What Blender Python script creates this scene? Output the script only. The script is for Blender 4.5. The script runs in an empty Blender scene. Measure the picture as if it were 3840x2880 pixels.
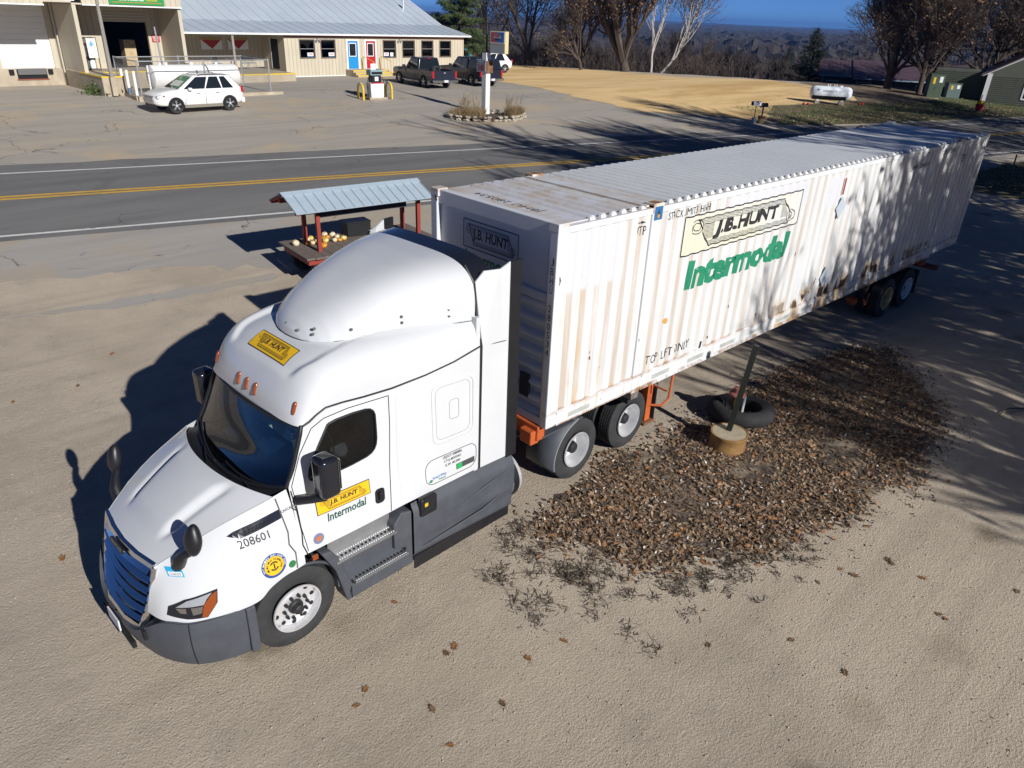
import bpy, bmesh, math, random
import numpy as np
from mathutils import Vector, Matrix, Euler
from mathutils.bvhtree import BVHTree
from mathutils.geometry import delaunay_2d_cdt
R=math.radians; PI=math.pi
random.seed(7); RNG=np.random.default_rng(7)
scene=bpy.context.scene; COL=scene.collection
# ---------------------------------------------------------------- camera, sky, sun, exposure
cam_d=bpy.data.cameras.new('camera'); cam=bpy.data.objects.new('camera',cam_d); COL.objects.link(cam)
cam.location=(-6.492,-6.033,6.478); cam.rotation_euler=(R(63.171),R(-2.139),R(-42.804))
cam_d.sensor_fit='HORIZONTAL'; cam_d.sensor_width=36.0; cam_d.lens=2734.16/3840*36.0
cam_d.clip_start=0.1; cam_d.clip_end=30000; scene.camera=cam
SUN_EL=R(27.0); SH_AZ=R(88.0)          # shadows fall towards this azimuth
wd=bpy.data.worlds.new('World'); scene.world=wd; wd.use_nodes=True
nt=wd.node_tree; bg=nt.nodes['Background']; sky=nt.nodes.new('ShaderNodeTexSky'); sky.sky_type='NISHITA'
sky.sun_disc=False; sky.sun_elevation=SUN_EL
_sd=Vector((-math.cos(SH_AZ),-math.sin(SH_AZ),0)); sky.sun_rotation=math.atan2(_sd.x,_sd.y)
sky.altitude=300; sky.air_density=0.3; sky.dust_density=0.0; sky.ozone_density=10.0
nt.links.new(sky.outputs[0],bg.inputs[0]); bg.inputs[1].default_value=0.072
sl=bpy.data.lights.new('sun','SUN'); sun=bpy.data.objects.new('sun',sl); COL.objects.link(sun)
sl.energy=4.6; sl.angle=R(0.53); sl.color=(1.0,0.98,0.945)
sun.rotation_euler=Vector((math.cos(SH_AZ)*math.cos(SUN_EL),math.sin(SH_AZ)*math.cos(SUN_EL),-math.sin(SUN_EL))).to_track_quat('-Z','Y').to_euler()
vs=scene.view_settings; vs.view_transform='Standard'; vs.look='None'; vs.gamma=1.0; vs.exposure=0.28; vs.use_curve_mapping=False
scene.cycles.use_denoising=True; scene.cycles.max_bounces=6; scene.cycles.transparent_max_bounces=16; scene.cycles.sample_clamp_indirect=6
# ---------------------------------------------------------------- terrain (rises gently across the road, falls beyond the crest)
UX,UY,VX,VY=0.97143,-0.23735,0.23735,0.97143
PV=[-1e5,13,17,24.2,27.6,31.7,36,42,49,58,1e5]; PZ=[0,0,.12,.45,.735,.79,1.05,1.42,1.75,1.8,1.8]
def UV(u,vv): v=vv-7.39; return (u*UX+v*VX,u*UY+v*VY)
def toUV(x,y): return (x*UX+y*UY, x*VX+y*VY+7.39)
def gz(x,y):
    vv=x*VX+y*VY+7.39; g=float(np.interp(vv,PV,PZ))
    w=(x-50.7)*.84+(y-55.3)*.542
    if w>0:
        g-=13*(1-math.exp(-w/50))*(w/(w+9))
        r=math.hypot(x,y)
        if r>700:
            k=min(1,(r-700)/3000); a=math.atan2(y,x)
            g+=k*(4+3*math.sin(r/520+3*a)+2*math.sin(a*17+1.3)*math.sin(r/900))
            if r>4200: g+=min(1,(r-4200)/1200)*(13+3*math.sin(a*23)+2*math.sin(a*61+r/400))
    return g
# ---------------------------------------------------------------- materials
MATS={}
def _n(t,typ,**kw):
    n=t.nodes.new(typ)
    for k,v in kw.items(): setattr(n,k,v)
    return n
def _set(n,**kw):
    for k,v in kw.items(): n.inputs[k].default_value=v
def mat(name,col,rough=.5,metal=0.,var=0.,vscale=3.,bump=0.,bscale=40.,coat=0.,spec=.5,col2=None,c2lo=.45,c2hi=.6,stretch=None,trans=0.,alpha=1.,emit=None):
    """procedural principled material: base colour varied by two noises, optional second colour patches, fine bump"""
    if name in MATS: return MATS[name]
    m=bpy.data.materials.new(name); m.use_nodes=True; t=m.node_tree; b=t.nodes['Principled BSDF']; L=t.links.new
    c=tuple(col)+(1,); b.inputs['Roughness'].default_value=rough; b.inputs['Metallic'].default_value=metal
    b.inputs['Coat Weight'].default_value=coat; b.inputs['Coat Roughness'].default_value=.06; b.inputs['Specular IOR Level'].default_value=spec
    b.inputs['Transmission Weight'].default_value=trans; b.inputs['Alpha'].default_value=alpha
    tc=_n(t,'ShaderNodeTexCoord'); mp=_n(t,'ShaderNodeMapping'); L(tc.outputs['Object'],mp.inputs[0])
    if stretch: mp.inputs['Scale'].default_value=stretch
    src=None
    if var>0 or col2 is not None:
        n1=_n(t,'ShaderNodeTexNoise'); _set(n1,Scale=vscale,Detail=8.,Roughness=.6); L(mp.outputs[0],n1.inputs['Vector'])
        mr=_n(t,'ShaderNodeMapRange'); _set(mr,**{'From Min':.3,'From Max':.7,'To Min':1-var,'To Max':1+var}); L(n1.outputs[0],mr.inputs[0])
        mx=_n(t,'ShaderNodeVectorMath',operation='SCALE'); mx.inputs[0].default_value=col; L(mr.outputs[0],mx.inputs['Scale']); src=mx.outputs[0]
        if col2 is not None:
            n2=_n(t,'ShaderNodeTexNoise'); _set(n2,Scale=vscale*.45,Detail=9.,Roughness=.68,Distortion=.4); L(mp.outputs[0],n2.inputs['Vector'])
            m2=_n(t,'ShaderNodeMapRange'); _set(m2,**{'From Min':c2lo,'From Max':c2hi}); L(n2.outputs[0],m2.inputs[0])
            mi=_n(t,'ShaderNodeMix',data_type='RGBA'); L(m2.outputs[0],mi.inputs['Factor']); L(src,mi.inputs[6]); mi.inputs[7].default_value=tuple(col2)+(1,); src=mi.outputs[2]
        L(src,b.inputs['Base Color'])
    else: b.inputs['Base Color'].default_value=c
    if bump>0:
        nb=_n(t,'ShaderNodeTexNoise'); _set(nb,Scale=bscale,Detail=6.,Roughness=.65); L(mp.outputs[0],nb.inputs['Vector'])
        bp=_n(t,'ShaderNodeBump'); _set(bp,Strength=bump,Distance=.02); L(nb.outputs[0],bp.inputs['Height']); L(bp.outputs[0],b.inputs['Normal'])
    if emit: b.inputs['Emission Color'].default_value=tuple(emit)+(1,); b.inputs['Emission Strength'].default_value=1
    MATS[name]=m; return m
def glassmat(name,tint,rough=.03,see=.5,ior=1.55):
    """tinted pane: part see-through, part mirror by fresnel"""
    if name in MATS: return MATS[name]
    m=bpy.data.materials.new(name); m.use_nodes=True; t=m.node_tree; L=t.links.new; t.nodes.remove(t.nodes['Principled BSDF'])
    o=t.nodes['Material Output']; tr=_n(t,'ShaderNodeBsdfTransparent'); tr.inputs[0].default_value=tuple(x*see for x in tint)+(1,)
    gl=_n(t,'ShaderNodeBsdfGlossy'); gl.inputs['Roughness'].default_value=rough; gl.inputs[0].default_value=(.95,.97,1,1)
    fr=_n(t,'ShaderNodeFresnel'); fr.inputs[0].default_value=ior; mx=_n(t,'ShaderNodeMixShader')
    nz=_n(t,'ShaderNodeTexNoise'); _set(nz,Scale=3.0); bp=_n(t,'ShaderNodeBump'); _set(bp,Strength=.04); L(nz.outputs[0],bp.inputs['Height']); L(bp.outputs[0],gl.inputs['Normal'])
    L(fr.outputs[0],mx.inputs[0]); L(tr.outputs[0],mx.inputs[1]); L(gl.outputs[0],mx.inputs[2]); L(mx.outputs[0],o.inputs[0]); MATS[name]=m; return m
# ---------------------------------------------------------------- mesh building
class MB:
    def __init__(s): s.v=[]; s.f=[]
    def add(s,vs,fs):
        o=len(s.v); s.v.extend([tuple(q) for q in vs]); s.f.extend([tuple(i+o for i in f) for f in fs]); return s
    def box(s,x0,x1,y0,y1,z0,z1,M=None):
        vs=[(x0,y0,z0),(x1,y0,z0),(x1,y1,z0),(x0,y1,z0),(x0,y0,z1),(x1,y0,z1),(x1,y1,z1),(x0,y1,z1)]
        if M is not None: vs=[tuple(M@Vector(q)) for q in vs]
        return s.add(vs,[(0,3,2,1),(4,5,6,7),(0,1,5,4),(1,2,6,5),(2,3,7,6),(3,0,4,7)])
    def tube(s,pts,r,n=8,cap=True):
        pts=[Vector(q) for q in pts]; rr=r if isinstance(r,(list,tuple)) else [r]*len(pts)
        rings=[]; up=None
        for i,q in enumerate(pts):
            d=(pts[min(i+1,len(pts)-1)]-pts[max(i-1,0)])
            if d.length<1e-9: d=Vector((0,0,1))
            d.normalize()
            if up is None:
                up=Vector((0,0,1)) if abs(d.z)<.9 else Vector((1,0,0))
            a=d.cross(up)
            if a.length<1e-6: a=d.cross(Vector((1,0.3,0)))
            a.normalize(); b=a.cross(d); up=b if b.length>0 else up
            rings.append([tuple(q+a*(rr[i]*math.cos(2*PI*k/n))+b*(rr[i]*math.sin(2*PI*k/n))) for k in range(n)])
        vs=[q for g in rings for q in g]; fs=[]
        for i in range(len(pts)-1):
            for k in range(n): fs.append((i*n+k,i*n+(k+1)%n,(i+1)*n+(k+1)%n,(i+1)*n+k))
        if cap: fs.append(tuple(range(n-1,-1,-1))); fs.append(tuple((len(pts)-1)*n+k for k in range(n)))
        return s.add(vs,fs)
    def lathe(s,prof,n=32,axis='y',c=(0,0,0),close=False):
        """prof: list of (r,a) radius and position along the axis"""
        vs=[];m=len(prof)
        for k in range(n):
            t=2*PI*k/n;cc,ss=math.cos(t),math.sin(t)
            for r,a in prof:
                q={'y':(r*cc,a,r*ss),'x':(a,r*cc,r*ss),'z':(r*cc,r*ss,a)}[axis]; vs.append((q[0]+c[0],q[1]+c[1],q[2]+c[2]))
        fs=[]
        for k in range(n):
            for i in range(m if close else m-1):
                fs.append((k*m+i,k*m+(i+1)%m,((k+1)%n)*m+(i+1)%m,((k+1)%n)*m+i))
        return s.add(vs,fs)
    def cyl(s,c,r,h,n=16,axis='z',r2=None):
        r2=r if r2 is None else r2
        return s.lathe([(0,0),(r,0),(r2,h),(0,h)],n,axis,c)
    def grid(s,fn,nu,nv,wrap=False):
        vs=[fn(i/(nu-1),j/(nv-1)) for i in range(nu) for j in range(nv)]
        fs=[(i*nv+j,(i+1)*nv+j,(i+1)*nv+j+1,i*nv+j+1) for i in range(nu-1) for j in range(nv-1)]
        return s.add(vs,fs)
    def prism(s,poly,a0,a1,axis='y'):
        """extrude a 2-d polygon; axis y: poly is (x,z)"""
        n=len(poly)
        mk={'y':lambda q,a:(q[0],a,q[1]),'x':lambda q,a:(a,q[0],q[1]),'z':lambda q,a:(q[0],q[1],a)}[axis]
        vs=[mk(q,a0) for q in poly]+[mk(q,a1) for q in poly]
        return s.add(vs,[tuple(range(n-1,-1,-1)),tuple(range(n,2*n))]+[(i,(i+1)%n,n+(i+1)%n,n+i) for i in range(n)])
    def sphere(s,c,rx,ry,rz,nu=12,nv=8,M=None):
        vs=[];
        for i in range(nv+1):
            ph=PI*i/nv
            for k in range(nu):
                t=2*PI*k/nu; q=Vector((rx*math.sin(ph)*math.cos(t),ry*math.sin(ph)*math.sin(t),rz*math.cos(ph)))
                if M is not None: q=M@q
                vs.append((q.x+c[0],q.y+c[1],q.z+c[2]))
        fs=[(i*nu+k,(i+1)*nu+k,(i+1)*nu+(k+1)%nu,i*nu+(k+1)%nu) for i in range(nv) for k in range(nu)]
        return s.add(vs,fs)
    def mesh(s,name):
        me=bpy.data.meshes.new(name); me.from_pydata(s.v,[],s.f); me.validate(); me.update(); return me
def obj(name,mb,m,parent=None,smooth=None,bevel=0,weld=False,fixn=True,segs=2,kind=None,solid=0):
    me=mb.mesh(name) if isinstance(mb,MB) else mb
    if fixn or weld:
        bm=bmesh.new(); bm.from_mesh(me)
        if weld: bmesh.ops.remove_doubles(bm,verts=bm.verts,dist=1e-5)
        if fixn: bmesh.ops.recalc_face_normals(bm,faces=bm.faces)
        bm.to_mesh(me); bm.free()
    if m is not None: me.materials.append(m)
    if smooth is not None:
        for pl in me.polygons: pl.use_smooth=True
        if smooth<180: me.set_sharp_from_angle(angle=R(smooth))
    o=bpy.data.objects.new(name,me); COL.objects.link(o)
    if parent is not None: o.parent=parent
    if bevel>0:
        b=o.modifiers.new('bevel','BEVEL'); b.width=bevel; b.segments=segs; b.limit_method='ANGLE'; b.angle_limit=R(40); b.harden_normals=False
    if solid: sm=o.modifiers.new('solid','SOLIDIFY'); sm.thickness=solid; sm.offset=-1
    if kind: o['kind']=kind
    return o
def tag(o,label,cat,group=None):
    o['label']=label; o['category']=cat
    if group: o['group']=group
    return o
def thing(name,label,cat,loc=(0,0,0),rz=0,group=None):
    o=bpy.data.objects.new(name,None); COL.objects.link(o); o.location=loc; o.rotation_euler=(0,0,rz); o.empty_display_size=.3
    return tag(o,label,cat,group)
def copy_tree(o,parent=None):
    c=o.copy(); COL.objects.link(c); c.parent=parent
    for ch in list(o.children): copy_tree(ch,c)
    return c
def share(name,me,parent,loc=(0,0,0),rot=(0,0,0),sc=(1,1,1)):
    o=bpy.data.objects.new(name,me); COL.objects.link(o); o.parent=parent; o.location=loc; o.rotation_euler=rot; o.scale=sc; return o
# ---------------------------------------------------------------- lettering (built-in font turned into mesh)
def text2d(txt,size=1.,bold=0.,shear=0.,space=1.,align='CENTER',ext=0.):
    c=bpy.data.curves.new('t','FONT'); c.body=txt; c.size=size; c.offset=bold; c.shear=shear; c.space_character=space; c.align_x=align; c.align_y='CENTER'; c.resolution_u=2
    o=bpy.data.objects.new('t',c); me=bpy.data.meshes.new_from_object(o); bpy.data.objects.remove(o); bpy.data.curves.remove(c)
    return me
def fit2d(me,w=None,h=None,cx=0,cy=0):
    """scale a flat xy mesh to width w and height h, centred"""
    co=np.empty(len(me.vertices)*3); me.vertices.foreach_get('co',co); co=co.reshape(-1,3)
    if len(co)==0: return me
    mn,mx=co.min(0),co.max(0); s=np.ones(3); d=np.maximum(mx-mn,1e-6)
    if w: s[0]=w/d[0]
    if h: s[1]=h/d[1]
    if w and not h: s[1]=s[0]
    if h and not w: s[0]=s[1]
    co=(co-(mn+mx)/2)*s+np.array([cx,cy,0]); me.vertices.foreach_set('co',co.ravel()); return me
def poly2d(polys):
    """flat mesh from a list of polygons (lists of (u,v))"""
    m=MB()
    for q in polys: m.add([(a,b,0) for a,b in q],[tuple(range(len(q)))])
    return m.mesh('p')
def ring2d(cx,cy,r0,r1,n=32,a0=0,a1=2*PI):
    out=[]
    for k in range(n):
        s0=a0+(a1-a0)*k/n; s1=a0+(a1-a0)*(k+1)/n
        out.append([(cx+r0*math.cos(s0),cy+r0*math.sin(s0)),(cx+r1*math.cos(s0),cy+r1*math.sin(s0)),(cx+r1*math.cos(s1),cy+r1*math.sin(s1)),(cx+r0*math.cos(s1),cy+r0*math.sin(s1))])
    return out
def disc2d(cx,cy,r,n=32): return [[(cx+r*math.cos(2*PI*k/n),cy+r*math.sin(2*PI*k/n)) for k in range(n)]]
def line2d(pts,w):
    out=[]
    for (x0,y0),(x1,y1) in zip(pts[:-1],pts[1:]):
        d=math.hypot(x1-x0,y1-y0) or 1; nx,ny=-(y1-y0)/d*w/2,(x1-x0)/d*w/2
        out.append([(x0+nx,y0+ny),(x1+nx,y1+ny),(x1-nx,y1-ny),(x0-nx,y0-ny)])
    return out
def cutgrid(me,us=(),vs=()):
    bm=bmesh.new(); bm.from_mesh(me)
    for ax,vals in ((0,us),(1,vs)):
        for a in vals:
            co=Vector((a,0,0)) if ax==0 else Vector((0,a,0)); no=Vector((1,0,0)) if ax==0 else Vector((0,1,0))
            bmesh.ops.bisect_plane(bm,geom=bm.verts[:]+bm.edges[:]+bm.faces[:],plane_co=co,plane_no=no,dist=1e-6)
    bmesh.ops.triangulate(bm,faces=[f for f in bm.faces if len(f.verts)>4])
    bm.to_mesh(me); bm.free(); return me
def mapped(name,me,fn,m,parent,fixn=False):
    """map flat mesh vertices through fn(u,v)->xyz and link"""
    for v in me.vertices: v.co=fn(v.co.x,v.co.y)
    me.materials.clear(); return obj(name,me,m,parent,fixn=fixn)
def frange(a,b,s):
    n=int(math.floor((b-a)/s))+1; return [a+i*s for i in range(n)]
# ================================================================= SETTING: ground, road, forecourt, sand, lawn
def ground_material():
    m=bpy.data.materials.new('lot_gravel'); m.use_nodes=True; t=m.node_tree; b=t.nodes['Principled BSDF']; L=t.links.new
    g=_n(t,'ShaderNodeNewGeometry'); P=g.outputs['Position']
    def noise(sc,det=8,ro=.6,vec=None,dist=0.):
        n=_n(t,'ShaderNodeTexNoise'); _set(n,Scale=sc,Detail=float(det),Roughness=ro,Distortion=dist); L(vec if vec else P,n.inputs['Vector']); return n.outputs[0]
    def rng(x,a,bb,c=0.,d=1.):
        n=_n(t,'ShaderNodeMapRange'); _set(n,**{'From Min':a,'From Max':bb,'To Min':c,'To Max':d}); L(x,n.inputs[0]); return n.outputs[0]
    def mix(f,a,bb):
        n=_n(t,'ShaderNodeMix',data_type='RGBA'); L(f,n.inputs['Factor'])
        for i,x in ((6,a),(7,bb)):
            if isinstance(x,tuple): n.inputs[i].default_value=x+(1,)
            else: L(x,n.inputs[i])
        return n.outputs[2]
    def math_(op,a,bb):
        n=_n(t,'ShaderNodeMath',operation=op)
        for i,x in enumerate((a,bb)):
            if isinstance(x,(int,float)): n.inputs[i].default_value=x
            else: L(x,n.inputs[i])
        return n.outputs[0]
    base=mix(rng(noise(.45,6,.6,dist=.6),.36,.64),(.49,.41,.315),(.61,.515,.40))
    base=mix(rng(noise(1.7,9,.66),.5,.72,0,.75),base,(.40,.34,.27))
    base=mix(rng(noise(.16,5,.5,dist=1.),.52,.66,0,.8),base,(.62,.52,.40))
    # tyre tracks: noise stretched along the lot
    mp=_n(t,'ShaderNodeMapping'); mp.inputs['Rotation'].default_value=(0,0,R(20)); mp.inputs['Scale'].default_value=(.12,2.6,1); L(P,mp.inputs[0])
    base=mix(rng(noise(1.1,4,.5,mp.outputs[0]),.50,.66,0,.3),base,(.36,.30,.225))
    mp2=_n(t,'ShaderNodeMapping'); mp2.inputs['Rotation'].default_value=(0,0,R(-12)); mp2.inputs['Scale'].default_value=(.12,4.,1); L(P,mp2.inputs[0])
    base=mix(rng(noise(1.,5,.6,mp2.outputs[0]),.54,.7,0,.2),base,(.58,.50,.40))
    # oil / damp spots
    v=_n(t,'ShaderNodeTexVoronoi'); _set(v,Scale=.42,Randomness=1.); L(P,v.inputs['Vector'])
    ds=math_('ADD',v.outputs['Distance'],math_('MULTIPLY',noise(2.2,6,.6),.34))
    base=mix(rng(ds,.22,.33,.75,0.),base,(.20,.16,.105))
    # damp and oil stains with their own outlines
    for sx,sy,sr in ((.07,-4.79,.24),(1.71,-5.12,.28),(-3.4,-.12,.2)):
        dn=_n(t,'ShaderNodeVectorMath',operation='DISTANCE'); L(P,dn.inputs[0]); dn.inputs[1].default_value=(sx,sy,0)
        base=mix(rng(math_('ADD',dn.outputs['Value'],math_('MULTIPLY',noise(3.5,5,.6),.30)),sr+.04,sr+.20,.32,0.),base,(.27,.215,.145))
    # stones: pale and dark specks
    vs=_n(t,'ShaderNodeTexVoronoi'); _set(vs,Scale=26.,Randomness=1.); L(P,vs.inputs['Vector'])
    sp=rng(vs.outputs['Distance'],.09,.16,1,0); sel=rng(noise(7.,3,.6),.52,.6)
    base=mix(math_('MULTIPLY',sp,sel),base,(.58,.52,.43))
    vk=_n(t,'ShaderNodeTexVoronoi'); _set(vk,Scale=17.,Randomness=1.); L(P,vk.inputs['Vector'])
    base=mix(math_('MULTIPLY',rng(vk.outputs['Distance'],.07,.12,1,0),rng(noise(3.3,3,.6),.53,.6)),base,(.10,.085,.07))
    base=mix(rng(noise(48.,5,.72),.42,.70,0,.55),base,(.29,.24,.18)); base=mix(rng(noise(30.,4,.7),.60,.74,0,.5),base,(.60,.52,.42))
    # beyond the crest: leaf-litter woodland floor, far fields
    sep=_n(t,'ShaderNodeSeparateXYZ'); L(P,sep.inputs[0])
    w=math_('ADD',math_('MULTIPLY',sep.outputs[0],.84),math_('MULTIPLY',sep.outputs[1],.542)); w=math_('SUBTRACT',w,72.6)
    wood=mix(rng(noise(.02,8,.65),.4,.6),(.035,.028,.024),(.055,.042,.032)); wood=mix(rng(noise(.0022,4,.55),.57,.62),wood,(.20,.165,.10))
    base=mix(rng(w,1.,4.),base,wood)
    L(base,b.inputs['Base Color']); b.inputs['Roughness'].default_value=.95; b.inputs['Specular IOR Level'].default_value=.2
    h=math_('ADD',math_('MULTIPLY',noise(11.,9,.74),.45),math_('MULTIPLY',noise(38.,5,.72),.55)); h=math_('ADD',h,math_('MULTIPLY',sp,.25))
    h=math_('ADD',h,math_('MULTIPLY',noise(1.,5,.6,mp2.outputs[0]),.10))
    bp=_n(t,'ShaderNodeBump'); _set(bp,Strength=.8,Distance=.055); L(h,bp.inputs['Height']); L(bp.outputs[0],b.inputs['Normal'])
    return m
def geo(a,b,first,ratio):
    out=[];x=a;s=first
    while x<b: out.append(x); s*=ratio; x+=s
    out.append(b); return out
us=[-q for q in geo(60,9000,4,1.25)][::-1]+frange(-58,88,2.)+geo(90,9000,4,1.16)
vl=[-q for q in geo(10,1500,4,1.3)][::-1]+frange(-8,12,2.)+[13,15,17,19,21.6,24.2,25.9,27.6,29.6,31.7,33.8,36,39,42,45.5,49,53.5,58]+frange(61,160,3.)+geo(164,9500,5,1.13)
gb=MB(); nu,nv=len(us),len(vl)
gb.v=[(lambda q:(q[0],q[1],gz(*q)))(UV(u,v)) for u in us for v in vl]
gb.f=[(i*nv+j,(i+1)*nv+j,(i+1)*nv+j+1,i*nv+j+1) for i in range(nu-1) for j in range(nv-1)]
ground=obj('ground',gb,ground_material(),smooth=180,kind='structure',fixn=False)
def clip(poly,lo,hi):
    def half(P,c,keep_ge):
        out=[]
        for i in range(len(P)):
            a,b=P[i],P[(i+1)%len(P)]; ia=(a[1]>=c) if keep_ge else (a[1]<=c); ib=(b[1]>=c) if keep_ge else (b[1]<=c)
            if ia: out.append(a)
            if ia!=ib:
                t=(c-a[1])/(b[1]-a[1]); out.append((a[0]+(b[0]-a[0])*t,c))
        return out
    return half(half(poly,lo,True),hi,False) if poly else []
def sheet(name,poly,off,m,rag=0.,step=1.0,parent=None,kind='structure'):
    """flat sheet draped on the terrain from a polygon in road coordinates (u along, vv across)"""
    if rag>0:
        P=[]
        for i in range(len(poly)):
            a,b=poly[i],poly[(i+1)%len(poly)]; n=max(1,int(math.hypot(b[0]-a[0],b[1]-a[1])/step))
            for k in range(n):
                t=k/n; j=(0 if k==0 else 1); P.append((a[0]+(b[0]-a[0])*t+j*random.gauss(0,rag*.5),a[1]+(b[1]-a[1])*t+j*random.gauss(0,rag*.5)))
        poly=P
    mb=MB(); br=[-1e4]+PV[1:-1]+[1e4]
    for lo,hi in zip(br[:-1],br[1:]):
        q=clip(poly,lo,hi)
        if len(q)>=3: mb.add([(lambda xy:(xy[0],xy[1],float(np.interp(v,PV,PZ))+off))(UV(u,v)) for u,v in q],[tuple(range(len(q)))])
    bm=bmesh.new(); me=mb.mesh(name); bm.from_mesh(me); bmesh.ops.triangulate(bm,faces=bm.faces); 
    for f in bm.faces:
        if f.normal.z<0: f.normal_flip()
    bm.to_mesh(me); bm.free()
    return obj(name,me,m,parent,fixn=False,kind=kind)
def asphalt(name,c1,c2,c3,crack=.5,patch=(.5,.62)):
    m=bpy.data.materials.new(name); m.use_nodes=True; t=m.node_tree; b=t.nodes['Principled BSDF']; L=t.links.new
    P=_n(t,'ShaderNodeNewGeometry').outputs['Position']
    def noise(sc,det,ro,vec=P,dist=0.):
        n=_n(t,'ShaderNodeTexNoise'); _set(n,Scale=sc,Detail=float(det),Roughness=ro,Distortion=dist); L(vec,n.inputs['Vector']); return n.outputs[0]
    def rng(x,a,bb,c=0.,d=1.):
        n=_n(t,'ShaderNodeMapRange'); _set(n,**{'From Min':a,'From Max':bb,'To Min':c,'To Max':d}); L(x,n.inputs[0]); return n.outputs[0]
    def mix(f,a,bb):
        n=_n(t,'ShaderNodeMix',data_type='RGBA'); L(f,n.inputs['Factor'])
        for i,x in ((6,a),(7,bb)):
            if isinstance(x,tuple): n.inputs[i].default_value=x+(1,)
            else: L(x,n.inputs[i])
        return n.outputs[2]
    mp=_n(t,'ShaderNodeMapping'); mp.inputs['Rotation'].default_value=(0,0,R(13.7)); mp.inputs['Scale'].default_value=(.1,1.1,1); L(P,mp.inputs[0])
    c=mix(rng(noise(1.2,6,.6,mp.outputs[0]),.38,.62),c1,c2)
    c=mix(rng(noise(.22,8,.62,P,.7),patch[0],patch[1]),c,c3)
    c=mix(rng(noise(90.,4,.7),.3,.75,0,.45),c,tuple(x*.55 for x in c1))
    if crack>0:
        # distorted voronoi edges = cracks, only here and there
        nd=_n(t,'ShaderNodeTexNoise'); _set(nd,Scale=1.3,Detail=4.); L(P,nd.inputs['Vector'])
        vm=_n(t,'ShaderNodeVectorMath',operation='MULTIPLY_ADD'); L(nd.outputs['Color'],vm.inputs[0]); vm.inputs[1].default_value=(1.1,1.1,0); L(P,vm.inputs[2])
        vo=_n(t,'ShaderNodeTexVoronoi',feature='DISTANCE_TO_EDGE'); _set(vo,Scale=.33); L(vm.outputs[0],vo.inputs['Vector'])
        f=_n(t,'ShaderNodeMath',operation='MULTIPLY'); L(rng(vo.outputs['Distance'],.003,.009,1,0),f.inputs[0]); L(rng(noise(.35,3,.5),.53,.60,0,crack),f.inputs[1])
        c=mix(f.outputs[0],c,(.03,.027,.024))
        c=mix(rng(noise(.8,6,.7,P,1.2),.66,.72,0,.7),c,(.05,.045,.04))
    L(c,b.inputs['Base Color']); b.inputs['Roughness'].default_value=.88; b.inputs['Specular IOR Level'].default_value=.25
    bp=_n(t,'ShaderNodeBump'); _set(bp,Strength=.4,Distance=.02); L(noise(70.,5,.7),bp.inputs['Height']); L(bp.outputs[0],b.inputs['Normal'])
    MATS[name]=m; return m
M_road=asphalt('road_asphalt',(.165,.16,.155),(.21,.203,.195),(.125,.122,.12),.5,(.58,.7))
M_old=asphalt('weathered_asphalt',(.37,.345,.31),(.44,.405,.36),(.46,.38,.28),.7,(.5,.64))
M_fore=asphalt('forecourt_asphalt',(.375,.338,.29),(.44,.395,.335),(.52,.41,.275),.6,(.52,.66))
UL,UR=-70,85
sheet('shoulder_pavement',[(UL,21.4),(-20,21.2),(-8,20.6),(-4,20.4),(-1,19.4),(2,19.4),(6,19.9),(12,20.6),(UR,21.2),(UR,24.0),(UL,24.0)],.004,M_old,.32,.45)
sheet('pavement_patch',[(-7.2,18.2),(-5.5,18.35),(-3,18.7),(-1.2,19.0),(-1.2,18.55),(-3,18.25),(-5,17.95)],.004,M_old,.1,.3)
sheet('road',[(UL,23.8),(UR,23.8),(UR,32.95),(UL,32.95)],.009,M_road,.10,1.5)
M_wl=mat('white_line_paint',(.62,.61,.58),.8,var=.12,vscale=6,col2=(.2,.19,.18),c2lo=.6,c2hi=.68,bump=.2)
M_yl=mat('yellow_line_paint',(.62,.36,.04),.8,var=.15,vscale=5,col2=(.22,.16,.08),c2lo=.6,c2hi=.68,bump=.2)
def stripe(name,a,b,m): sheet(name,[(UL,a),(UR,a),(UR,b),(UL,b)],.014,m,.012,.8)
stripe('edge_line',24.14,24.28,M_wl); stripe('edge_line',31.64,31.78,M_wl); stripe('centre_line',27.58,27.78,M_yl); stripe('centre_line',27.93,28.13,M_yl)
sheet('forecourt',[(UL,32.9),(24.5,32.9),(31,33.0),(34.5,33.1),(33.2,35.2),(31.5,37.0),(26.9,39.3),(25.6,44.6),(24.9,53),(24,58),(20,70),(UL,70)],.004,M_fore,.18,.6)
M_sand=mat('bare_sand_fill',(.72,.50,.23),.95,var=.14,vscale=.35,col2=(.58,.37,.14),c2lo=.5,c2hi=.6,bump=.7,bscale=3,stretch=(.35,1.6,1))
sand_poly=[(24.2,57),(24.9,53),(25.6,44.6),(26.9,39.3),(31.5,37.0),(33.4,35.4),(35.2,36.4),(37.6,38.6),(39.5,40.2),(46,40.6),(50,41.2),(52.5,43.5),(53.6,47.5),(54.6,54.8),(46,57.8),(43.6,64.0),(36.5,72.8),(30,73.2),(25.5,66)]
sheet('sand_field',sand_poly,.012,M_sand,.25,.8)
M_dirt=mat('bare_dirt',(.145,.10,.062),.97,var=.25,vscale=.8,col2=(.20,.15,.09),bump=.6,bscale=8)
sheet('dirt_bank',[(33.6,35.2),(35,35.0),(38,37.2),(46,38.6),(56,39.4),(60,41),(66,45),(62,50),(55.5,52),(53.6,47.5),(52.5,43.5),(50,41.1),(46,40.5),(39.5,40.1),(37.6,38.5),(35.2,36.3)],.016,M_dirt,.3,.7)
M_lawn=mat('leafy_lawn',(.07,.085,.028),.95,var=.35,vscale=.9,col2=(.13,.10,.05),c2lo=.44,c2hi=.6,bump=.8,bscale=12)
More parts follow.
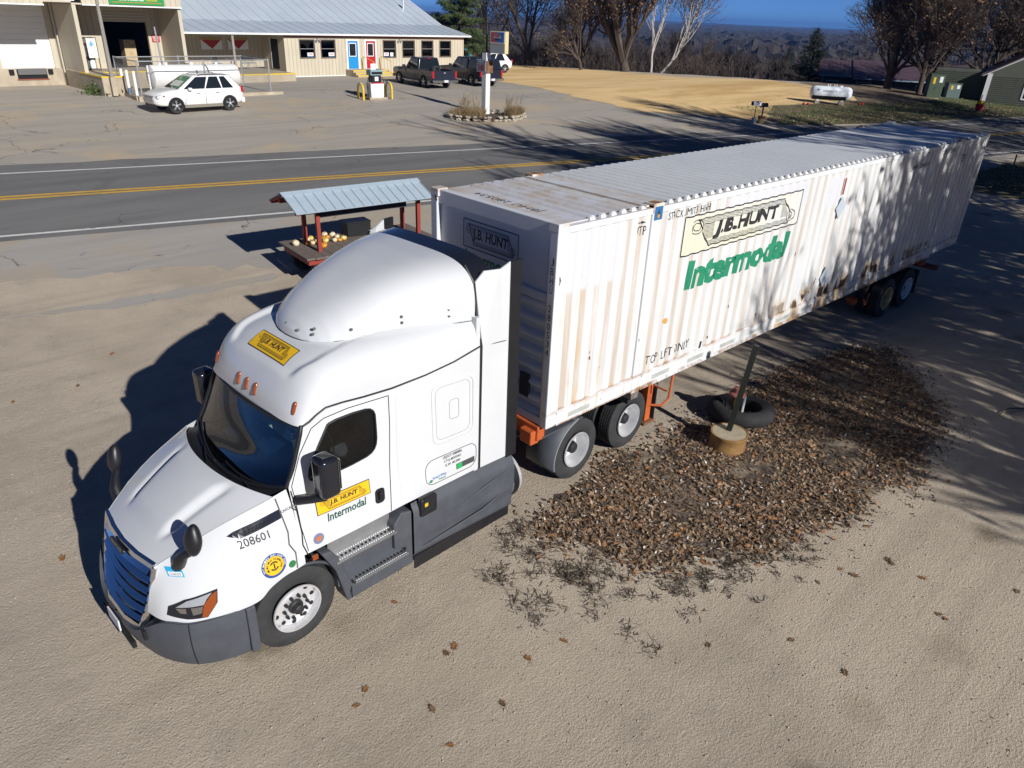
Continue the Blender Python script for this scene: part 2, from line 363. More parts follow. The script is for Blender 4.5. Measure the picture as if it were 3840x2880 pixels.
sheet('lawn',[(33.4,34.2),(37,33.3),(54,33.3),(95,33.4),(95,44),(72,45),(60,41),(56,39.5),(46,38.7),(38,37.3),(35,35.2)],.02,M_lawn,.25,.7)
sheet('verge',[(29.6,18.6),(30.6,17),(33,15),(40,13.5),(90,13),(90,21.4),(50,21.9),(38,22.3),(34,21.2),(31,19.8)],.012,M_lawn,.3,.6)
# ================================================================= CONTAINER (53 ft) on its chassis
CL,CW,CZ,CH=16.15,2.59,1.303,2.90
def container_paint():
    m=bpy.data.materials.new('container_white_paint'); m.use_nodes=True; t=m.node_tree; b=t.nodes['Principled BSDF']; L=t.links.new
    P=_n(t,'ShaderNodeTexCoord').outputs['Object']; sep=_n(t,'ShaderNodeSeparateXYZ'); L(P,sep.inputs[0]); X,Y,Z=sep.outputs
    def mth(op,a,bb=0.,cl=False):
        n=_n(t,'ShaderNodeMath',operation=op,use_clamp=cl)
        for i,x in enumerate((a,bb)):
            if isinstance(x,(int,float)): n.inputs[i].default_value=x
            else: L(x,n.inputs[i])
        return n.outputs[0]
    def rng(x,a,bb,c=0.,d=1.):
        n=_n(t,'ShaderNodeMapRange'); _set(n,**{'From Min':a,'From Max':bb,'To Min':c,'To Max':d}); L(x,n.inputs[0]); return n.outputs[0]
    def noise(sc,det,ro,scale=(1,1,1),dist=0.):
        mp=_n(t,'ShaderNodeMapping'); mp.inputs['Scale'].default_value=scale; L(P,mp.inputs[0])
        n=_n(t,'ShaderNodeTexNoise'); _set(n,Scale=sc,Detail=float(det),Roughness=ro,Distortion=dist); L(mp.outputs[0],n.inputs['Vector']); return n.outputs[0]
    def mix(f,a,bb):
        n=_n(t,'ShaderNodeMix',data_type='RGBA'); L(f,n.inputs['Factor'])
        for i,x in ((6,a),(7,bb)):
            if isinstance(x,tuple): n.inputs[i].default_value=x+(1,)
            else: L(x,n.inputs[i])
        return n.outputs[2]
    def box(x0,x1,z0,z1,s=.03):
        f=mth('MULTIPLY',rng(X,x0-s,x0+s),rng(X,x1-s,x1+s,1,0)); f=mth('MULTIPLY',f,rng(Z,z0-s,z0+s)); return mth('MULTIPLY',f,rng(Z,z1-s,z1+s,1,0))
    c=mix(rng(noise(.8,6,.6),.35,.65),(.63,.65,.66),(.68,.695,.705))
    side=rng(Z,4.16,4.19,1,0)
    # run-down dirt in the corrugation recesses; the tan also stands in for their shade
    rec=rng(Y,.020,.033)
    far=rng(Y,2.4,2.5,1,0); rec=mth('MULTIPLY',rec,mth('MULTIPLY',far,side))
    strk=rng(noise(1.0,6,.62,(6,6,.35),.3),.30,.62)
    c=mix(mth('MULTIPLY',mth('MULTIPLY',rec,strk),.85),c,(.47,.385,.30))
    strk2=rng(noise(1.,7,.65,(11,11,.5),.2),.55,.72); c=mix(mth('MULTIPLY',mth('MULTIPLY',strk2,side),.55),c,(.56,.42,.27))
    front=rng(X,.6,3.2,1,.25); rz=mth('MULTIPLY',rng(noise(1.,6,.6,(8,8,.9)),.56,.70),mth('MULTIPLY',front,rng(Z,3.6,1.5,.25,1))); c=mix(mth('MULTIPLY',rz,side),c,(.58,.37,.15))
    # clean repainted patches near the front top and behind the logo
    for bx in ((-.2,1.38,3.25,4.3),(3.9,6.6,3.6,4.05),(7.4,8.0,3.45,4.0)): c=mix(mth('MULTIPLY',box(*bx),.8),c,(.62,.625,.665))
    # rails: thin rust along the seams
    rail=mth('MULTIPLY',rng(Z,1.50,1.53),rng(Z,1.57,1.53)); c=mix(mth('MULTIPLY',rail,rng(noise(1.5,6,.7,(2,2,8)),.42,.62)),c,(.34,.17,.07))
    low=mth('MULTIPLY',rng(Z,1.33,1.31),rng(noise(2.,5,.7),.45,.6)); c=mix(low,c,(.30,.16,.08))
    # rusted-through bottoms of the corrugation, middle to rear
    reg=mth('MULTIPLY',rng(X,5.4,7.2),rng(X,13.6,12.2)); rn=rng(noise(1.,3,.55,(3.2,0,.9)),.515,.545)
    zr=mth('ADD',Z,mth('MULTIPLY',noise(4.,4,.6,(1,1,.4)),-.55)); hole=mth('MULTIPLY',mth('MULTIPLY',rn,reg),rng(zr,1.46,1.42)); hole=mth('MULTIPLY',hole,rng(Z,1.51,1.52))
    halo=mth('MULTIPLY',mth('MULTIPLY',rng(noise(1.,3,.55,(3.2,0,.9)),.49,.53),reg),rng(zr,1.62,1.44)); c=mix(mth('MULTIPLY',halo,.8),c,(.52,.34,.15)); c=mix(hole,c,(.045,.022,.014))
    sp=mth('MULTIPLY',rng(noise(5.,3,.6,(1,1,.5)),.70,.715),side); c=mix(sp,c,(.13,.05,.025))
    # roof grime
    rf=mth('MULTIPLY',rng(Z,4.15,4.18),rng(noise(1.1,8,.68,(1.2,.5,1)),.5,.66)); c=mix(mth('MULTIPLY',rf,rng(X,4,0.5,.0,.5)),c,(.52,.42,.31))
    edge=mth('MULTIPLY',rng(Z,4.15,4.18),mth('MULTIPLY',rng(X,2.5,1.7),rng(noise(2.2,7,.7),.42,.62))); c=mix(mth('MULTIPLY',edge,.7),c,(.50,.38,.25))
    L(c,b.inputs['Base Color']); b.inputs['Roughness'].default_value=.42; b.inputs['Specular IOR Level'].default_value=.4
    bp=_n(t,'ShaderNodeBump'); _set(bp,Strength=.12,Distance=.03); L(noise(2.2,4,.5),bp.inputs['Height']); L(bp.outputs[0],b.inputs['Normal'])
    MATS['container_white_paint']=m; return m
M_cont=container_paint()
M_blk=mat('black_stencil_paint',(.02,.02,.022),.6,var=.2,vscale=4)
M_green=mat('green_vinyl',(.018,.22,.115),.5,var=.15,vscale=3)
M_rust=mat('rusted_steel',(.16,.07,.03),.9,var=.4,vscale=6,col2=(.30,.15,.06),bump=.5,bscale=30)
M_orange=mat('orange_chassis_paint',(.46,.10,.025),.5,var=.15,vscale=4,col2=(.25,.10,.05),c2lo=.62,c2hi=.72)
M_dkor=mat('dull_red_oxide',(.22,.055,.03),.75,var=.2,vscale=4)
M_black=mat('black_steel',(.025,.025,.027),.6,var=.2,vscale=5)
cont=thing('shipping_container','long white corrugated container with black scroll logo and green lettering, loaded behind the cab','container')
PIT=.2735; DEP=.024
def corr(x,ph=.0):
    """depth of the corrugation at x (0 outer face, DEP in the recess)"""
    f=((x-.12+ph)%PIT)/PIT
    if f<.40: return 0.
    if f<.53: return DEP*(f-.40)/.13
    if f<.87: return DEP
    return DEP*(1-(f-.87)/.13)
def corr_breaks(x0,x1):
    out=[]; k=math.floor((x0-.12)/PIT)
    while True:
        b=.12+k*PIT
        if b>x1: break
        for f in (0,.40,.53,.87):
            q=b+f*PIT
            if x0<q<x1: out.append(q)
        k+=1
    return out
POSTS=[(0,.20),(1.90,2.12),(14.03,14.25),(15.97,16.15)]
ZR0,ZR1=CZ+.235,CZ+CH-.13
def side_panel(x0,x1,ysgn):
    mb=MB(); xs=[x0]+corr_breaks(x0,x1)+[x1]
    vs=[];
    for x in xs:
        d=.012+corr(x); y=d if ysgn<0 else CW-d
        vs+=[(x,y,ZR0),(x,y,ZR1)]
    mb.add(vs,[(2*i,2*i+2,2*i+3,2*i+1) for i in range(len(xs)-1)]); return mb
for ys in (-1,1):
    for (a,b_),(c_,d_) in zip(POSTS[:-1],POSTS[1:]):
        obj('side_wall',side_panel(b_,c_,ys),M_cont,cont)
for x0,x1 in POSTS:
    for y0,y1 in ((0,.14),(CW-.14,CW)):
        zz=CZ-.06 if 1<x0<15 else CZ
        obj('corner_post',MB().box(x0,x1,y0,y1,zz,CZ+CH),M_cont,cont,bevel=.012)
for ys in (0,1):
    for x0,x1,bz in ((.20,1.90,CZ),(2.12,14.03,CZ-.045),(14.25,15.97,CZ+.02)):
        y0=.003 if ys==0 else CW-.103
        mb=MB().box(x0,x1,y0,y0+.10,bz,ZR0)
        br=obj('bottom_rail',mb,M_cont,cont,bevel=.006)
        if ys==0:
            lip=MB().box(x0,x1,y0-.014,y0,ZR0-.055,ZR0-.03); lip.box(x0,x1,y0-.014,y0,bz,bz+.022); obj('rail_lip',lip,M_cont,br)
    y0=.003 if ys==0 else CW-.083
    obj('top_rail',MB().box(.2,15.97,y0,y0+.08,ZR1,CZ+CH-.041),M_cont,cont,bevel=.008)
# reflective tape dashes on the near bottom rail
M_tape=mat('grey_reflective_tape',(.42,.43,.40),.35,var=.15,vscale=6)
x=.45
while x<15.6:
    if not any(a-.05<x<b_+.05 or a-.05<x+.46<b_+.05 for a,b_ in POSTS): obj('reflective_tape',MB().box(x,x+.46,-.0005,.0026,CZ+.05,CZ+.125),M_tape,cont)
    x+=.98
M_frontp=mat('container_front_paint',(.64,.65,.66),.42,var=.05,vscale=2,col2=(.52,.50,.47),c2lo=.62,c2hi=.74)
# front wall: flat upper panel, rail, horizontally ribbed lower panel
obj('front_header',MB().box(.03,.14,.14,CW-.14,CZ+CH-.20,CZ+CH),M_frontp,cont,bevel=.01)
obj('front_upper_panel',MB().box(.075,.12,.14,CW-.14,CZ+1.95,CZ+CH-.20),M_frontp,cont)
obj('front_rail',MB().box(.035,.13,.14,CW-.14,CZ+1.83,CZ+1.96),M_frontp,cont,bevel=.02)
def front_ribs():
    mb=MB(); 
    def fn(a,b_):
        y=.14+(CW-.28)*a; z=CZ+.12+1.72*b_
        f=(z-CZ-.05)/.235; f=f-math.floor(f); rib=max(0,math.sin(PI*min(1,f/.62)))**.6 if f<.62 else 0
        e=min(1,min(y-.14,CW-.14-y)/.14); e=max(0,min(1,(e-.15)/.5))
        return (.125-.08*rib*e,y,z)
    mb.grid(fn,44,110); return mb
obj('front_ribbed_panel',front_ribs(),M_frontp,cont,smooth=60)
obj('front_sill',MB().box(.02,.14,.14,CW-.14,CZ,CZ+.12),M_frontp,cont,bevel=.01)
hb=MB().box(.045,.08,.42,.62,CZ+.32,CZ+.68); obj('placard_frame',hb,mat('dark_grey_metal',(.06,.06,.065),.5,.3),cont,bevel=.01)
# roof with cross ribs
def roofsec(x0,x1,name):
    mb=MB(); xs=[x0]; p=.212
    n=int((x1-x0-.1)/p)
    for k in range(n):
        a=x0+.05+k*p; xs+=[a,a+.03,a+.105,a+.135]
    xs.append(x1); zs=[0]
    for k in range(n): zs+=[0,.036,.036,0]
    zs.append(0); vs=[]; zt=CZ+CH-.040
    for x,z in zip(xs,zs): vs+=[(x,.083,zt+(z if z>0 else 0)),(x,CW-.083,zt+z)]
    # rib ends taper
    vs=[];
    ys=[.083,.12,.19,CW-.19,CW-.12,CW-.083]
    for x,z in zip(xs,zs):
        for j,y in enumerate(ys): vs.append((x,y,zt+z*(0 if j in(0,5) else 1)))
    m=len(ys); mb.add(vs,[(i*m+j,(i+1)*m+j,(i+1)*m+j+1,i*m+j+1) for i in range(len(xs)-1) for j in range(m-1)])
    return obj(name,mb,M_cont,cont)
roofsec(.62,1.83,'roof_panel'); roofsec(2.32,14.0,'roof_panel'); roofsec(14.3,15.95,'roof_panel')
obj('roof_header_plate',MB().box(.14,.62,.083,CW-.083,CZ+CH-.04,CZ+CH-.022),M_cont,cont)
obj('roof_cross_beam',MB().box(1.83,2.06,.083,CW-.083,CZ+CH-.04,CZ+CH-.012),M_cont,cont,bevel=.006)
obj('roof_cross_plate',MB().box(2.06,2.32,.083,CW-.083,CZ+CH-.05,CZ+CH-.034),M_cont,cont)
obj('roof_cross_beam',MB().box(14.0,14.3,.083,CW-.083,CZ+CH-.04,CZ+CH-.014),M_cont,cont,bevel=.006)
# roof rib ends along the near rail, their sunlit brightness painted as paler white
M_tab=mat('sunlit_rib_white',(.70,.70,.69),.4)
tabme=MB().add([(-.055,0,0),(.055,0,0),(.055,.06,0),(-.055,.06,0),(-.03,.025,.034),(.03,.025,.034),(.03,.06,.036),(-.03,.06,.036)],[(0,1,5,4),(1,2,6,5),(3,0,4,7),(4,5,6,7)]).mesh('tab'); tabme.materials.append(M_tab); k=.68
while k<15.9:
    if not 1.78<k<2.36 and not 13.95<k<14.35: share('roof_rib_end',tabme,cont,(k+.012,.055,CZ+CH-.042))
    k+=.212
# corner castings (worn, rusty) at the 40 ft posts and ends
M_cast=mat('worn_casting_paint',(.60,.55,.47),.6,var=.15,vscale=5,col2=(.28,.15,.07),c2lo=.5,c2hi=.6)
for xc in (.09,16.06):
    for y0 in (0,CW-.17): obj('corner_casting',MB().box(xc-.092,xc+.092,y0-.003,y0+.173,CZ+CH-.10,CZ+CH+.012),M_cont,cont,bevel=.008)
for xc in (2.01,14.14):
    for y0 in (0,CW-.17):
        cst=obj('lift_casting',MB().box(xc-.11,xc+.13,y0-.004,y0+.174,CZ+CH-.115,CZ+CH+.014),M_cast,cont,bevel=.006)
        obj('rust_patch',MB().box(xc-.06,xc+.10,y0+.02,y0+.15,CZ+CH+.0145,CZ+CH+.0165),M_rust,cst)
M_blue=mat('blue_label',(.03,.14,.33),.5)
bl=obj('lift_marker',MB().box(1.93,2.11,-.0075,.0,3.985,4.175),M_blue,cont); 
tri=poly2d([[(-.055,-.08),(.055,-.08),(0,.09)]]); mapped('lift_eye',tri,lambda u,v:(2.02+u*.8,-.0085,4.08+v*.7),M_black,bl)
tri=poly2d(disc2d(0,-.05,.04,14)); mapped('lift_pin',tri,lambda u,v:(2.02+u*.7,-.0095,4.075+v*.7),mat('orange_ball',(.62,.28,.06),.5),bl)
# bottom corner castings showing under the rail at the 40 ft posts
for xc in (2.01,14.14): obj('bottom_casting',MB().box(xc-.09,xc+.09,.0,.16,CZ-.17,CZ-.06),mat('bare_grey_steel',(.20,.18,.16),.6,.3,var=.3,vscale=8),cont,bevel=.006)
# rear doors, seen only from behind
obj('rear_wall',MB().box(16.08,16.12,.14,CW-.14,CZ+.1,CZ+CH-.1),M_cont,cont); 
for y0 in (.5,1.0,1.6,2.1): obj('lock_rod',MB().tube([(16.15,y0,CZ+.1),(16.15,y0,CZ+CH-.1)],.018,8),M_tape,cont)
# ---- lettering on the corrugated near side
def on_side(u,v):
    return Vector((u,.012+corr(u)-.003,v)) if any(b_<=u<=c_ for (a,b_),(c_,d_) in zip(POSTS[:-1],POSTS[1:])) else Vector((u,-.003,v))
def side_text(txt,x,z,w,h,m,name='lettering',bold=0.,shear=0.,space=1.):
    me=fit2d(text2d(txt,1.,bold,shear,space),w,h,x,z); cutgrid(me,corr_breaks(x-w/2-.2,x+w/2+.2)); return mapped(name,me,on_side,m,cont)
def side_polys(polys,m,name):
    me=poly2d(polys); x0=min(q[0] for p_ in polys for q in p_); x1=max(q[0] for p_ in polys for q in p_); cutgrid(me,corr_breaks(x0,x1)); return mapped(name,me,on_side,m,cont)
# logo panel: x 3.1..6.35, z 2.72..3.86
LX0,LX1,LZ0,LZ1=2.77,6.36,3.30,3.90
M_fade=mat('faded_yellow_vinyl',(.66,.64,.50),.5,var=.06,vscale=1.2,col2=(.65,.65,.63),c2lo=.42,c2hi=.6)
lp=side_polys([[(LX0,LZ0),(LX1,LZ0),(LX1,LZ1),(LX0,LZ1)]],M_fade,'logo_panel')
def off_side(d): return lambda u,v:(lambda q:Vector((q.x,q.y-d,q.z)))(on_side(u,v))
def side_lines(polys,m,name,parent,d=.002):
    me=poly2d(polys); xs=[q[0] for p_ in polys for q in p_]; cutgrid(me,corr_breaks(min(xs),max(xs))); return mapped(name,me,off_side(d),m,parent)
B=.022
side_lines(line2d([(LX0,LZ0),(LX1,LZ0)],B)+line2d([(LX1,LZ0),(LX1,LZ1)],B)+line2d([(LX1,LZ1),(LX0,LZ1)],B)+line2d([(LX0,LZ1),(LX0,LZ0)],B),M_blk,'logo_border',lp)
def scroll(x0,x1,z0,z1,lw=.02):
    """ribbon with a rolled end at upper left and lower right, shaded with fine lines; unit box mapped to x0..x1,z0..z1"""
    fx=lambda a:x0+(x1-x0)*a; fz=lambda a:z0+(z1-z0)*a; out=[]
    L_=lambda pts,w=lw:out.extend(line2d([(fx(a),fz(b_)) for a,b_ in pts],w))
    L_([(.05,.97),(.86,.97),(.97,.22)]); L_([(.16,.03),(.95,.03)]); L_([(.05,.97),(.16,.03)],lw*1.5)
    L_([(.86,.97),(.965,.25),(.95,.03)],lw*1.5)
    for cx,cz in ((.045,.74),(.955,.28)):
        for s0,rr in ((0,1.),(0,.55)):
            L_([(cx+.045*rr*math.cos(k*PI/8),cz+.22*rr*math.sin(k*PI/8)) for k in range(17)],lw*.9)
    for k in range(4): q=.06+k*.045; L_([(.165-q*.1,q),(.93,q)],lw*.55); L_([(.07+k*.012,.93-k*.05),(.87,.93-k*.05)],lw*.55)
    for k in range(12):
        zz=.30+k*.042; L_([(.09+(.8-zz)*.08,zz),(.20,zz)],lw*.5); L_([(.84,zz),(.90+(.6-zz)*.06,zz)],lw*.5)
    return out
side_lines(scroll(LX0+.18,LX1-.20,LZ0+.05,LZ1-.06,.016),M_blk,'scroll_drawing',lp,.0025)
me=fit2d(text2d('J.B.HUNT',1.,.055,.12,1.08),1.98,.30,4.575,3.595); cutgrid(me,corr_breaks(2.5,6.6)); mapped('logo_lettering',me,off_side(.004),M_blk,lp)
side_text('Intermodal',4.57,2.945,3.18,.48,M_green,'green_lettering',.05,.1)
side_text('STACK LIMIT 3 HIGH',2.84,3.99,1.08,.11,M_blk,'stencil',.0,.0,1.05)
side_text('VTP',1.69,3.87,.20,.13,M_blk,'stencil'); side_polys(line2d([(1.61,3.985),(1.72,3.985)],.015)+[[(1.70,4.01),(1.77,3.985),(1.70,3.96)]],M_blk,'arrow_mark')
side_text('TOP LIFT ONLY',2.80,1.72,1.16,.15,M_blk,'stencil',.0,.0,1.1); side_text('TOP LIFT ONLY',13.40,1.69,1.15,.13,M_blk,'stencil')
side_text('STACK LIMIT 3 HIGH',13.44,3.98,.95,.10,M_blk,'stencil'); side_text('JBHU 280534',11.84,3.78,1.08,.12,M_blk,'stencil'); side_text('VTP',14.6,3.72,.3,.18,M_blk,'stencil')
side_polys(line2d([(3.67,1.35),(3.73,1.66)],.06),M_black,'black_strap')
side_polys(disc2d(2.59,2.31,.05,12),mat('orange_dot',(.62,.32,.08),.5),'orange_dot')
M_plac=mat('grey_white_placard',(.44,.50,.56),.45,var=.1)
for x,z in ((8.0,3.36),(8.02,1.95)):
    dm=obj('hazard_diamond',MB().add([(x-.20,-.004,z),(x,-.004,z-.22),(x+.20,-.004,z),(x,-.004,z+.22),(x-.20,-.016,z),(x,-.016,z-.22),(x+.20,-.016,z),(x,-.016,z+.22)],[(0,1,2,3),(4,5,6,7),(0,1,5,4),(1,2,6,5),(2,3,7,6),(3,0,4,7)]),M_plac,cont)
obj('red_strip',MB().box(7.97,8.005,-.006,.010,3.62,3.93),mat('red_tape',(.42,.06,.03),.5),cont)
# lettering on the front
M_navy=mat('faded_black_vinyl',(.03,.032,.04),.5)
def on_front(u,v): return Vector((.0735,u,v))
FX0,FX1,FZ0,FZ1=.78,1.92,CZ+2.19,CZ+2.59
fl=mapped('front_logo',poly2d([[(FX0,FZ0),(FX1,FZ0),(FX1,FZ1),(FX0,FZ1)]]),lambda u,v:Vector((.0735,u,v)),mat('front_logo_grey',(.50,.53,.58),.5),cont)
flip=lambda pol:[[(FX0+FX1-a,b_) for a,b_ in q] for q in pol]
mapped('front_scroll',poly2d(flip(scroll(FX0+.06,FX1-.06,FZ0+.05,FZ1-.05,.010)+line2d([(FX0,FZ0),(FX1,FZ0),(FX1,FZ1),(FX0,FZ1),(FX0,FZ0)],.016))),lambda u,v:Vector((.0725,u,v)),M_navy,fl)
me=fit2d(text2d('J.B. HUNT',1.,.03,.1),.74,.19,0,0); mapped('front_lettering',me,lambda u,v:Vector((.0715,(FX0+FX1)/2-u,(FZ0+FZ1)/2+v)),M_navy,fl)
me=fit2d(text2d('Intermodal',1.,.03),1.05,.20,0,0); mapped('front_green_lettering',me,lambda u,v:Vector((.0715,(FX0+FX1)/2-u,CZ+2.06+v)),M_green,cont)
for i,ch in enumerate('JBHU 280534'):
    if ch!=' ': mapped('post_letter',fit2d(text2d(ch,1.),.055 if ch not in 'JU' else .05,.10),lambda u,v,i=i:Vector((-.002,.07-u,CZ+CH-.48-i*.125+v)),M_blk,cont)
me=fit2d(text2d('JBHU 280534',1.,.0),1.35,.16); mapped('roof_number',me,lambda u,v:Vector((.40-v,1.35+u,CZ+CH-.020)),M_blk,cont)
# ---- chassis
ch=thing('container_chassis','orange steel trailer chassis carrying the white container','trailer chassis')
fr=MB()
for y in (.85,1.74): fr.box(.3,14.6,y-.06,y+.06,.86,1.10)
for x in (3.5,5,6.5,8,9.5,11,12.9,14.4): fr.box(x-.05,x+.05,.85,1.74,.90,1.06)
obj('frame',fr,M_dkor,ch,bevel=.008)
fr=MB().box(-.03,.12,.12,CW-.12,CZ-.24,CZ-.005); fr.box(.12,2.6,.75,1.84,CZ-.17,CZ-.01); obj('gooseneck',fr,M_orange,ch,bevel=.02)
obj('front_lamp_box',MB().box(-.12,.05,.16,.40,CZ-.30,CZ-.08),M_orange,ch,bevel=.02)
obj('front_bolster',MB().box(1.92,2.10,.05,CW-.05,CZ-.27,CZ-.175),M_black,ch,bevel=.008); obj('rear_bolster',MB().box(14.05,14.23,.05,CW-.05,CZ-.27,CZ-.175),M_orange,ch,bevel=.008)
for y in (.42,2.17):
    lg=MB().box(2.88,3.02,y-.07,y+.07,.25,1.2); lgo=obj('landing_leg',lg,M_orange,ch,bevel=.01)
    obj('landing_foot',MB().box(2.80,3.10,y-.12,y+.12,.20,.25),M_rust,lgo)
    obj('landing_brace',MB().tube([(2.95,y-.05,.55),(3.10,y-.22,.55),(3.30,y-.22,.62),(3.40,y-.18,1.12)],.022,8),M_orange,ch)
obj('crank_handle',MB().tube([(2.95,.3,.95),(2.95,.02,.95)],.016,8),M_orange,ch)
obj('rear_bumper_bar',MB().box(14.75,14.87,-.12,CW-.1,.80,.92),M_dkor,ch,bevel=.01)
for y in (.5,2.0): obj('bumper_upright',MB().box(14.75,14.85,y-.05,y+.05,.92,1.12),M_dkor,ch)
obj('tail_light_box',MB().box(15.4,15.5,.35,.95,CZ-.12,CZ+.0),mat('red_lamp',(.45,.03,.02),.3),ch)
for i,x in enumerate((12.277,13.539)):
    obj('axle',MB().tube([(x,.15,.5),(x,CW-.15,.5)],.065,12),M_black,ch); 
    obj('hanger_bracket',MB().box(x-.75,x-.62,.78,.92,.55,.90),M_dkor,ch)
    obj('spring_leaf',MB().box(x-.62,x+.62,.80,.90,.62,.70),M_black,ch)
obj('tire_valve_hose',MB().tube([(11.35,.30,.62),(11.45,.28,.45),(11.6,.30,.72)],.02,6),M_orange,ch); obj('brake_chamber',MB().cyl((11.55,.55,.45),.10,.2,12,'y'),M_orange,ch)
obj('mud_flap',MB().box(14.22,14.24,.12,.72,.22,.86),M_black,ch); obj('mud_flap',MB().box(14.22,14.24,1.86,2.47,.22,.86),M_black,ch)
# ================================================================= truck wheels
M_tire=mat('tire_rubber',(.028,.028,.029),.82,var=.25,vscale=5,bump=.25,bscale=25,col2=(.05,.047,.043),c2lo=.5,c2hi=.75)
M_alu=mat('polished_aluminium',(.80,.80,.81),.28,.6,var=.06,vscale=8,bump=.05,bscale=20)
M_steelw=mat('silver_wheel_paint',(.46,.46,.47),.35,.75,var=.1,vscale=6)
M_chrome=mat('chrome',(.62,.63,.65),.10,1.)
M_hub=mat('dark_hub',(.03,.03,.032),.5,.3,var=.2)
M_dark=mat('matt_black',(.008,.008,.009),.9)
def tire_mesh(r=.51,w=.28,grooves=4,n=56,rim=.292):
    h=w/2; pr=[(rim,-h*.72),(rim+.02,-h*.86),(rim+.09,-h*1.0),(r-.075,-h*.98),(r-.022,-h*.88),(r-.004,-h*.80)]
    e=h*.78
    if grooves:
        seg=2*e/(grooves+1); y=-e
        for g in range(grooves):
            y+=seg; pr+=[(r,y-.012),(r-.016,y-.008),(r-.016,y+.008),(r,y+.012)]
    pr+=[(r-.004,h*.80),(r-.022,h*.88),(r-.075,h*.98),(rim+.09,h*1.0),(rim+.02,h*.86),(rim,h*.72)]
    return MB().lathe(pr,n,'y')
def lug_blocks(r,w,n=46):
    """cross sipes of a drive tyre: thin dark bars sunk in the tread"""
    mb=MB()
    for k in range(n):
        t=2*PI*k/n
        for j,y in enumerate((-.30,-.1,.1,.30)):
            tt=t+(.5*2*PI/n if j%2 else 0); Mx=Matrix.Rotation(-tt,4,'Y')@Matrix.Translation((r,0,0))
            mb.box(-.01,.0015,w*(y-.075),w*(y+.075),-.004,.004,Mx)
    return mb
ME={}
def _me(key,fn,m,smooth=40):
    if key not in ME:
        o=obj(key,fn(),m,None,smooth=smooth); ME[key]=o.data; bpy.data.objects.remove(o)
    return ME[key]
def truck_wheel(name,parent,x,y,z,side,kind):
    """side -1: outer face towards -y"""
    w=bpy.data.objects.new(name,None); COL.objects.link(w); w.parent=parent; w.location=(x,y,z); w.rotation_euler=(0,0,0 if side<0 else PI)
    if kind=='steer':
        share('tire',_me('steer_tire',lambda:tire_mesh(.505,.29,4,64,.288),M_tire),w,(0,.145,0))
        rim=lambda:MB().lathe([(.297,-.004),(.292,-.018),(.276,-.020),(.268,.0),(.262,.045),(.25,.062),(.20,.070),(.165,.052),(.135,.046),(.115,.050),(.10,.055),(.0,.055)],64,'y')
        rm=share('rim',_me('steer_rim',rim,M_alu,30),w)
        hole=_me('hand_hole',lambda:MB().lathe([(0,-.0025),(.024,-.0025),(.028,.0),(.022,.02),(0,.02)],16,'y'),M_dark)
        for k in range(10):
            t=2*PI*(k+.3)/10; share('hand_hole',hole,rm,(.228*math.cos(t),.064,.228*math.sin(t)))
        lug=_me('lug_nut',lambda:MB().lathe([(0,-.055),(.012,-.052),(.019,-.03),(.021,.0),(0,.0)],10,'y'),M_hub)
        for k in range(10):
            t=2*PI*(k)/10; share('lug_nut',lug,rm,(.142*math.cos(t),.048,.142*math.sin(t)))
        hc=_me('hub_cap',lambda:MB().lathe([(0,-.07),(.035,-.068),(.058,-.055),(.064,.0),(.085,.01),(.088,.045),(0,.045)],24,'y'),M_hub,30)
        share('hub_cap',hc,w,(0,.01,0)); 
    else:
        share('tire',_me('drive_tire',lambda:tire_mesh(.51,.275,4,64,.288),M_tire),w,(0,.137,0))
        if kind=='drive': share('tread_sipes',_me('sipes',lambda:lug_blocks(.51,.275),M_dark,30),w,(0,.137,0))['kind']='stuff'
        col={'drive':M_alu,'gold':mat('yellow_wheel_paint',(.62,.42,.13),.5,var=.25,vscale=7,col2=(.7,.62,.45)),'white':mat('white_wheel_paint',(.72,.73,.74),.4,var=.1,vscale=6)}[kind]
        rim=lambda:MB().lathe([(.297,-.004),(.292,-.016),(.278,-.016),(.27,.004),(.263,.03),(.262,.12),(.25,.15),(.245,.185),(.235,.205),(.20,.21),(.14,.205),(.10,.2),(0,.2)],56,'y')
        rm=share('rim',_me('deep_rim_'+kind,rim,col,30),w)
        hubm=_me('drive_hub',lambda:MB().lathe([(0,-.02),(.05,-.018),(.085,.0),(.095,.03),(.10,.20),(0,.2)],20,'y'),M_hub,30)
        share('hub',hubm,w,(0,.05 if kind=='drive' else .09,0))
        lug=_me('lug_nut',lambda:MB().lathe([(0,-.055),(.012,-.052),(.019,-.03),(.021,.0),(0,.0)],10,'y'),M_hub)
        for k in range(10):
            t=2*PI*k/10; share('lug_nut',lug,rm,(.142*math.cos(t),.21,.142*math.sin(t)))
        hole=_me('hand_hole',lambda:MB().lathe([(0,-.0025),(.024,-.0025),(.028,.0),(.022,.02),(0,.02)],16,'y'),M_dark)
        for k in range(5):
            t=2*PI*(k+.3)/5; share('hand_hole',hole,rm,(.20*math.cos(t),.205,.20*math.sin(t)))
        if kind=='gold':
            rb=_me('rim_rib',lambda:MB().box(-.009,.009,.03,.13,.236,.262),col)
            for k in range(40): share('rim_rib',rb,rm,(0,0,0),(0,2*PI*k/40,0))
        share('inner_tire',_me('drive_tire',None,None),w,(0,.137+.33,0))
    return w
for i,(x,k) in enumerate(((12.277,'gold'),(13.539,'white'))):
    truck_wheel('wheel',ch,x,.10,.505,-1,k); truck_wheel('wheel',ch,x,CW-.10,.505,1,k)
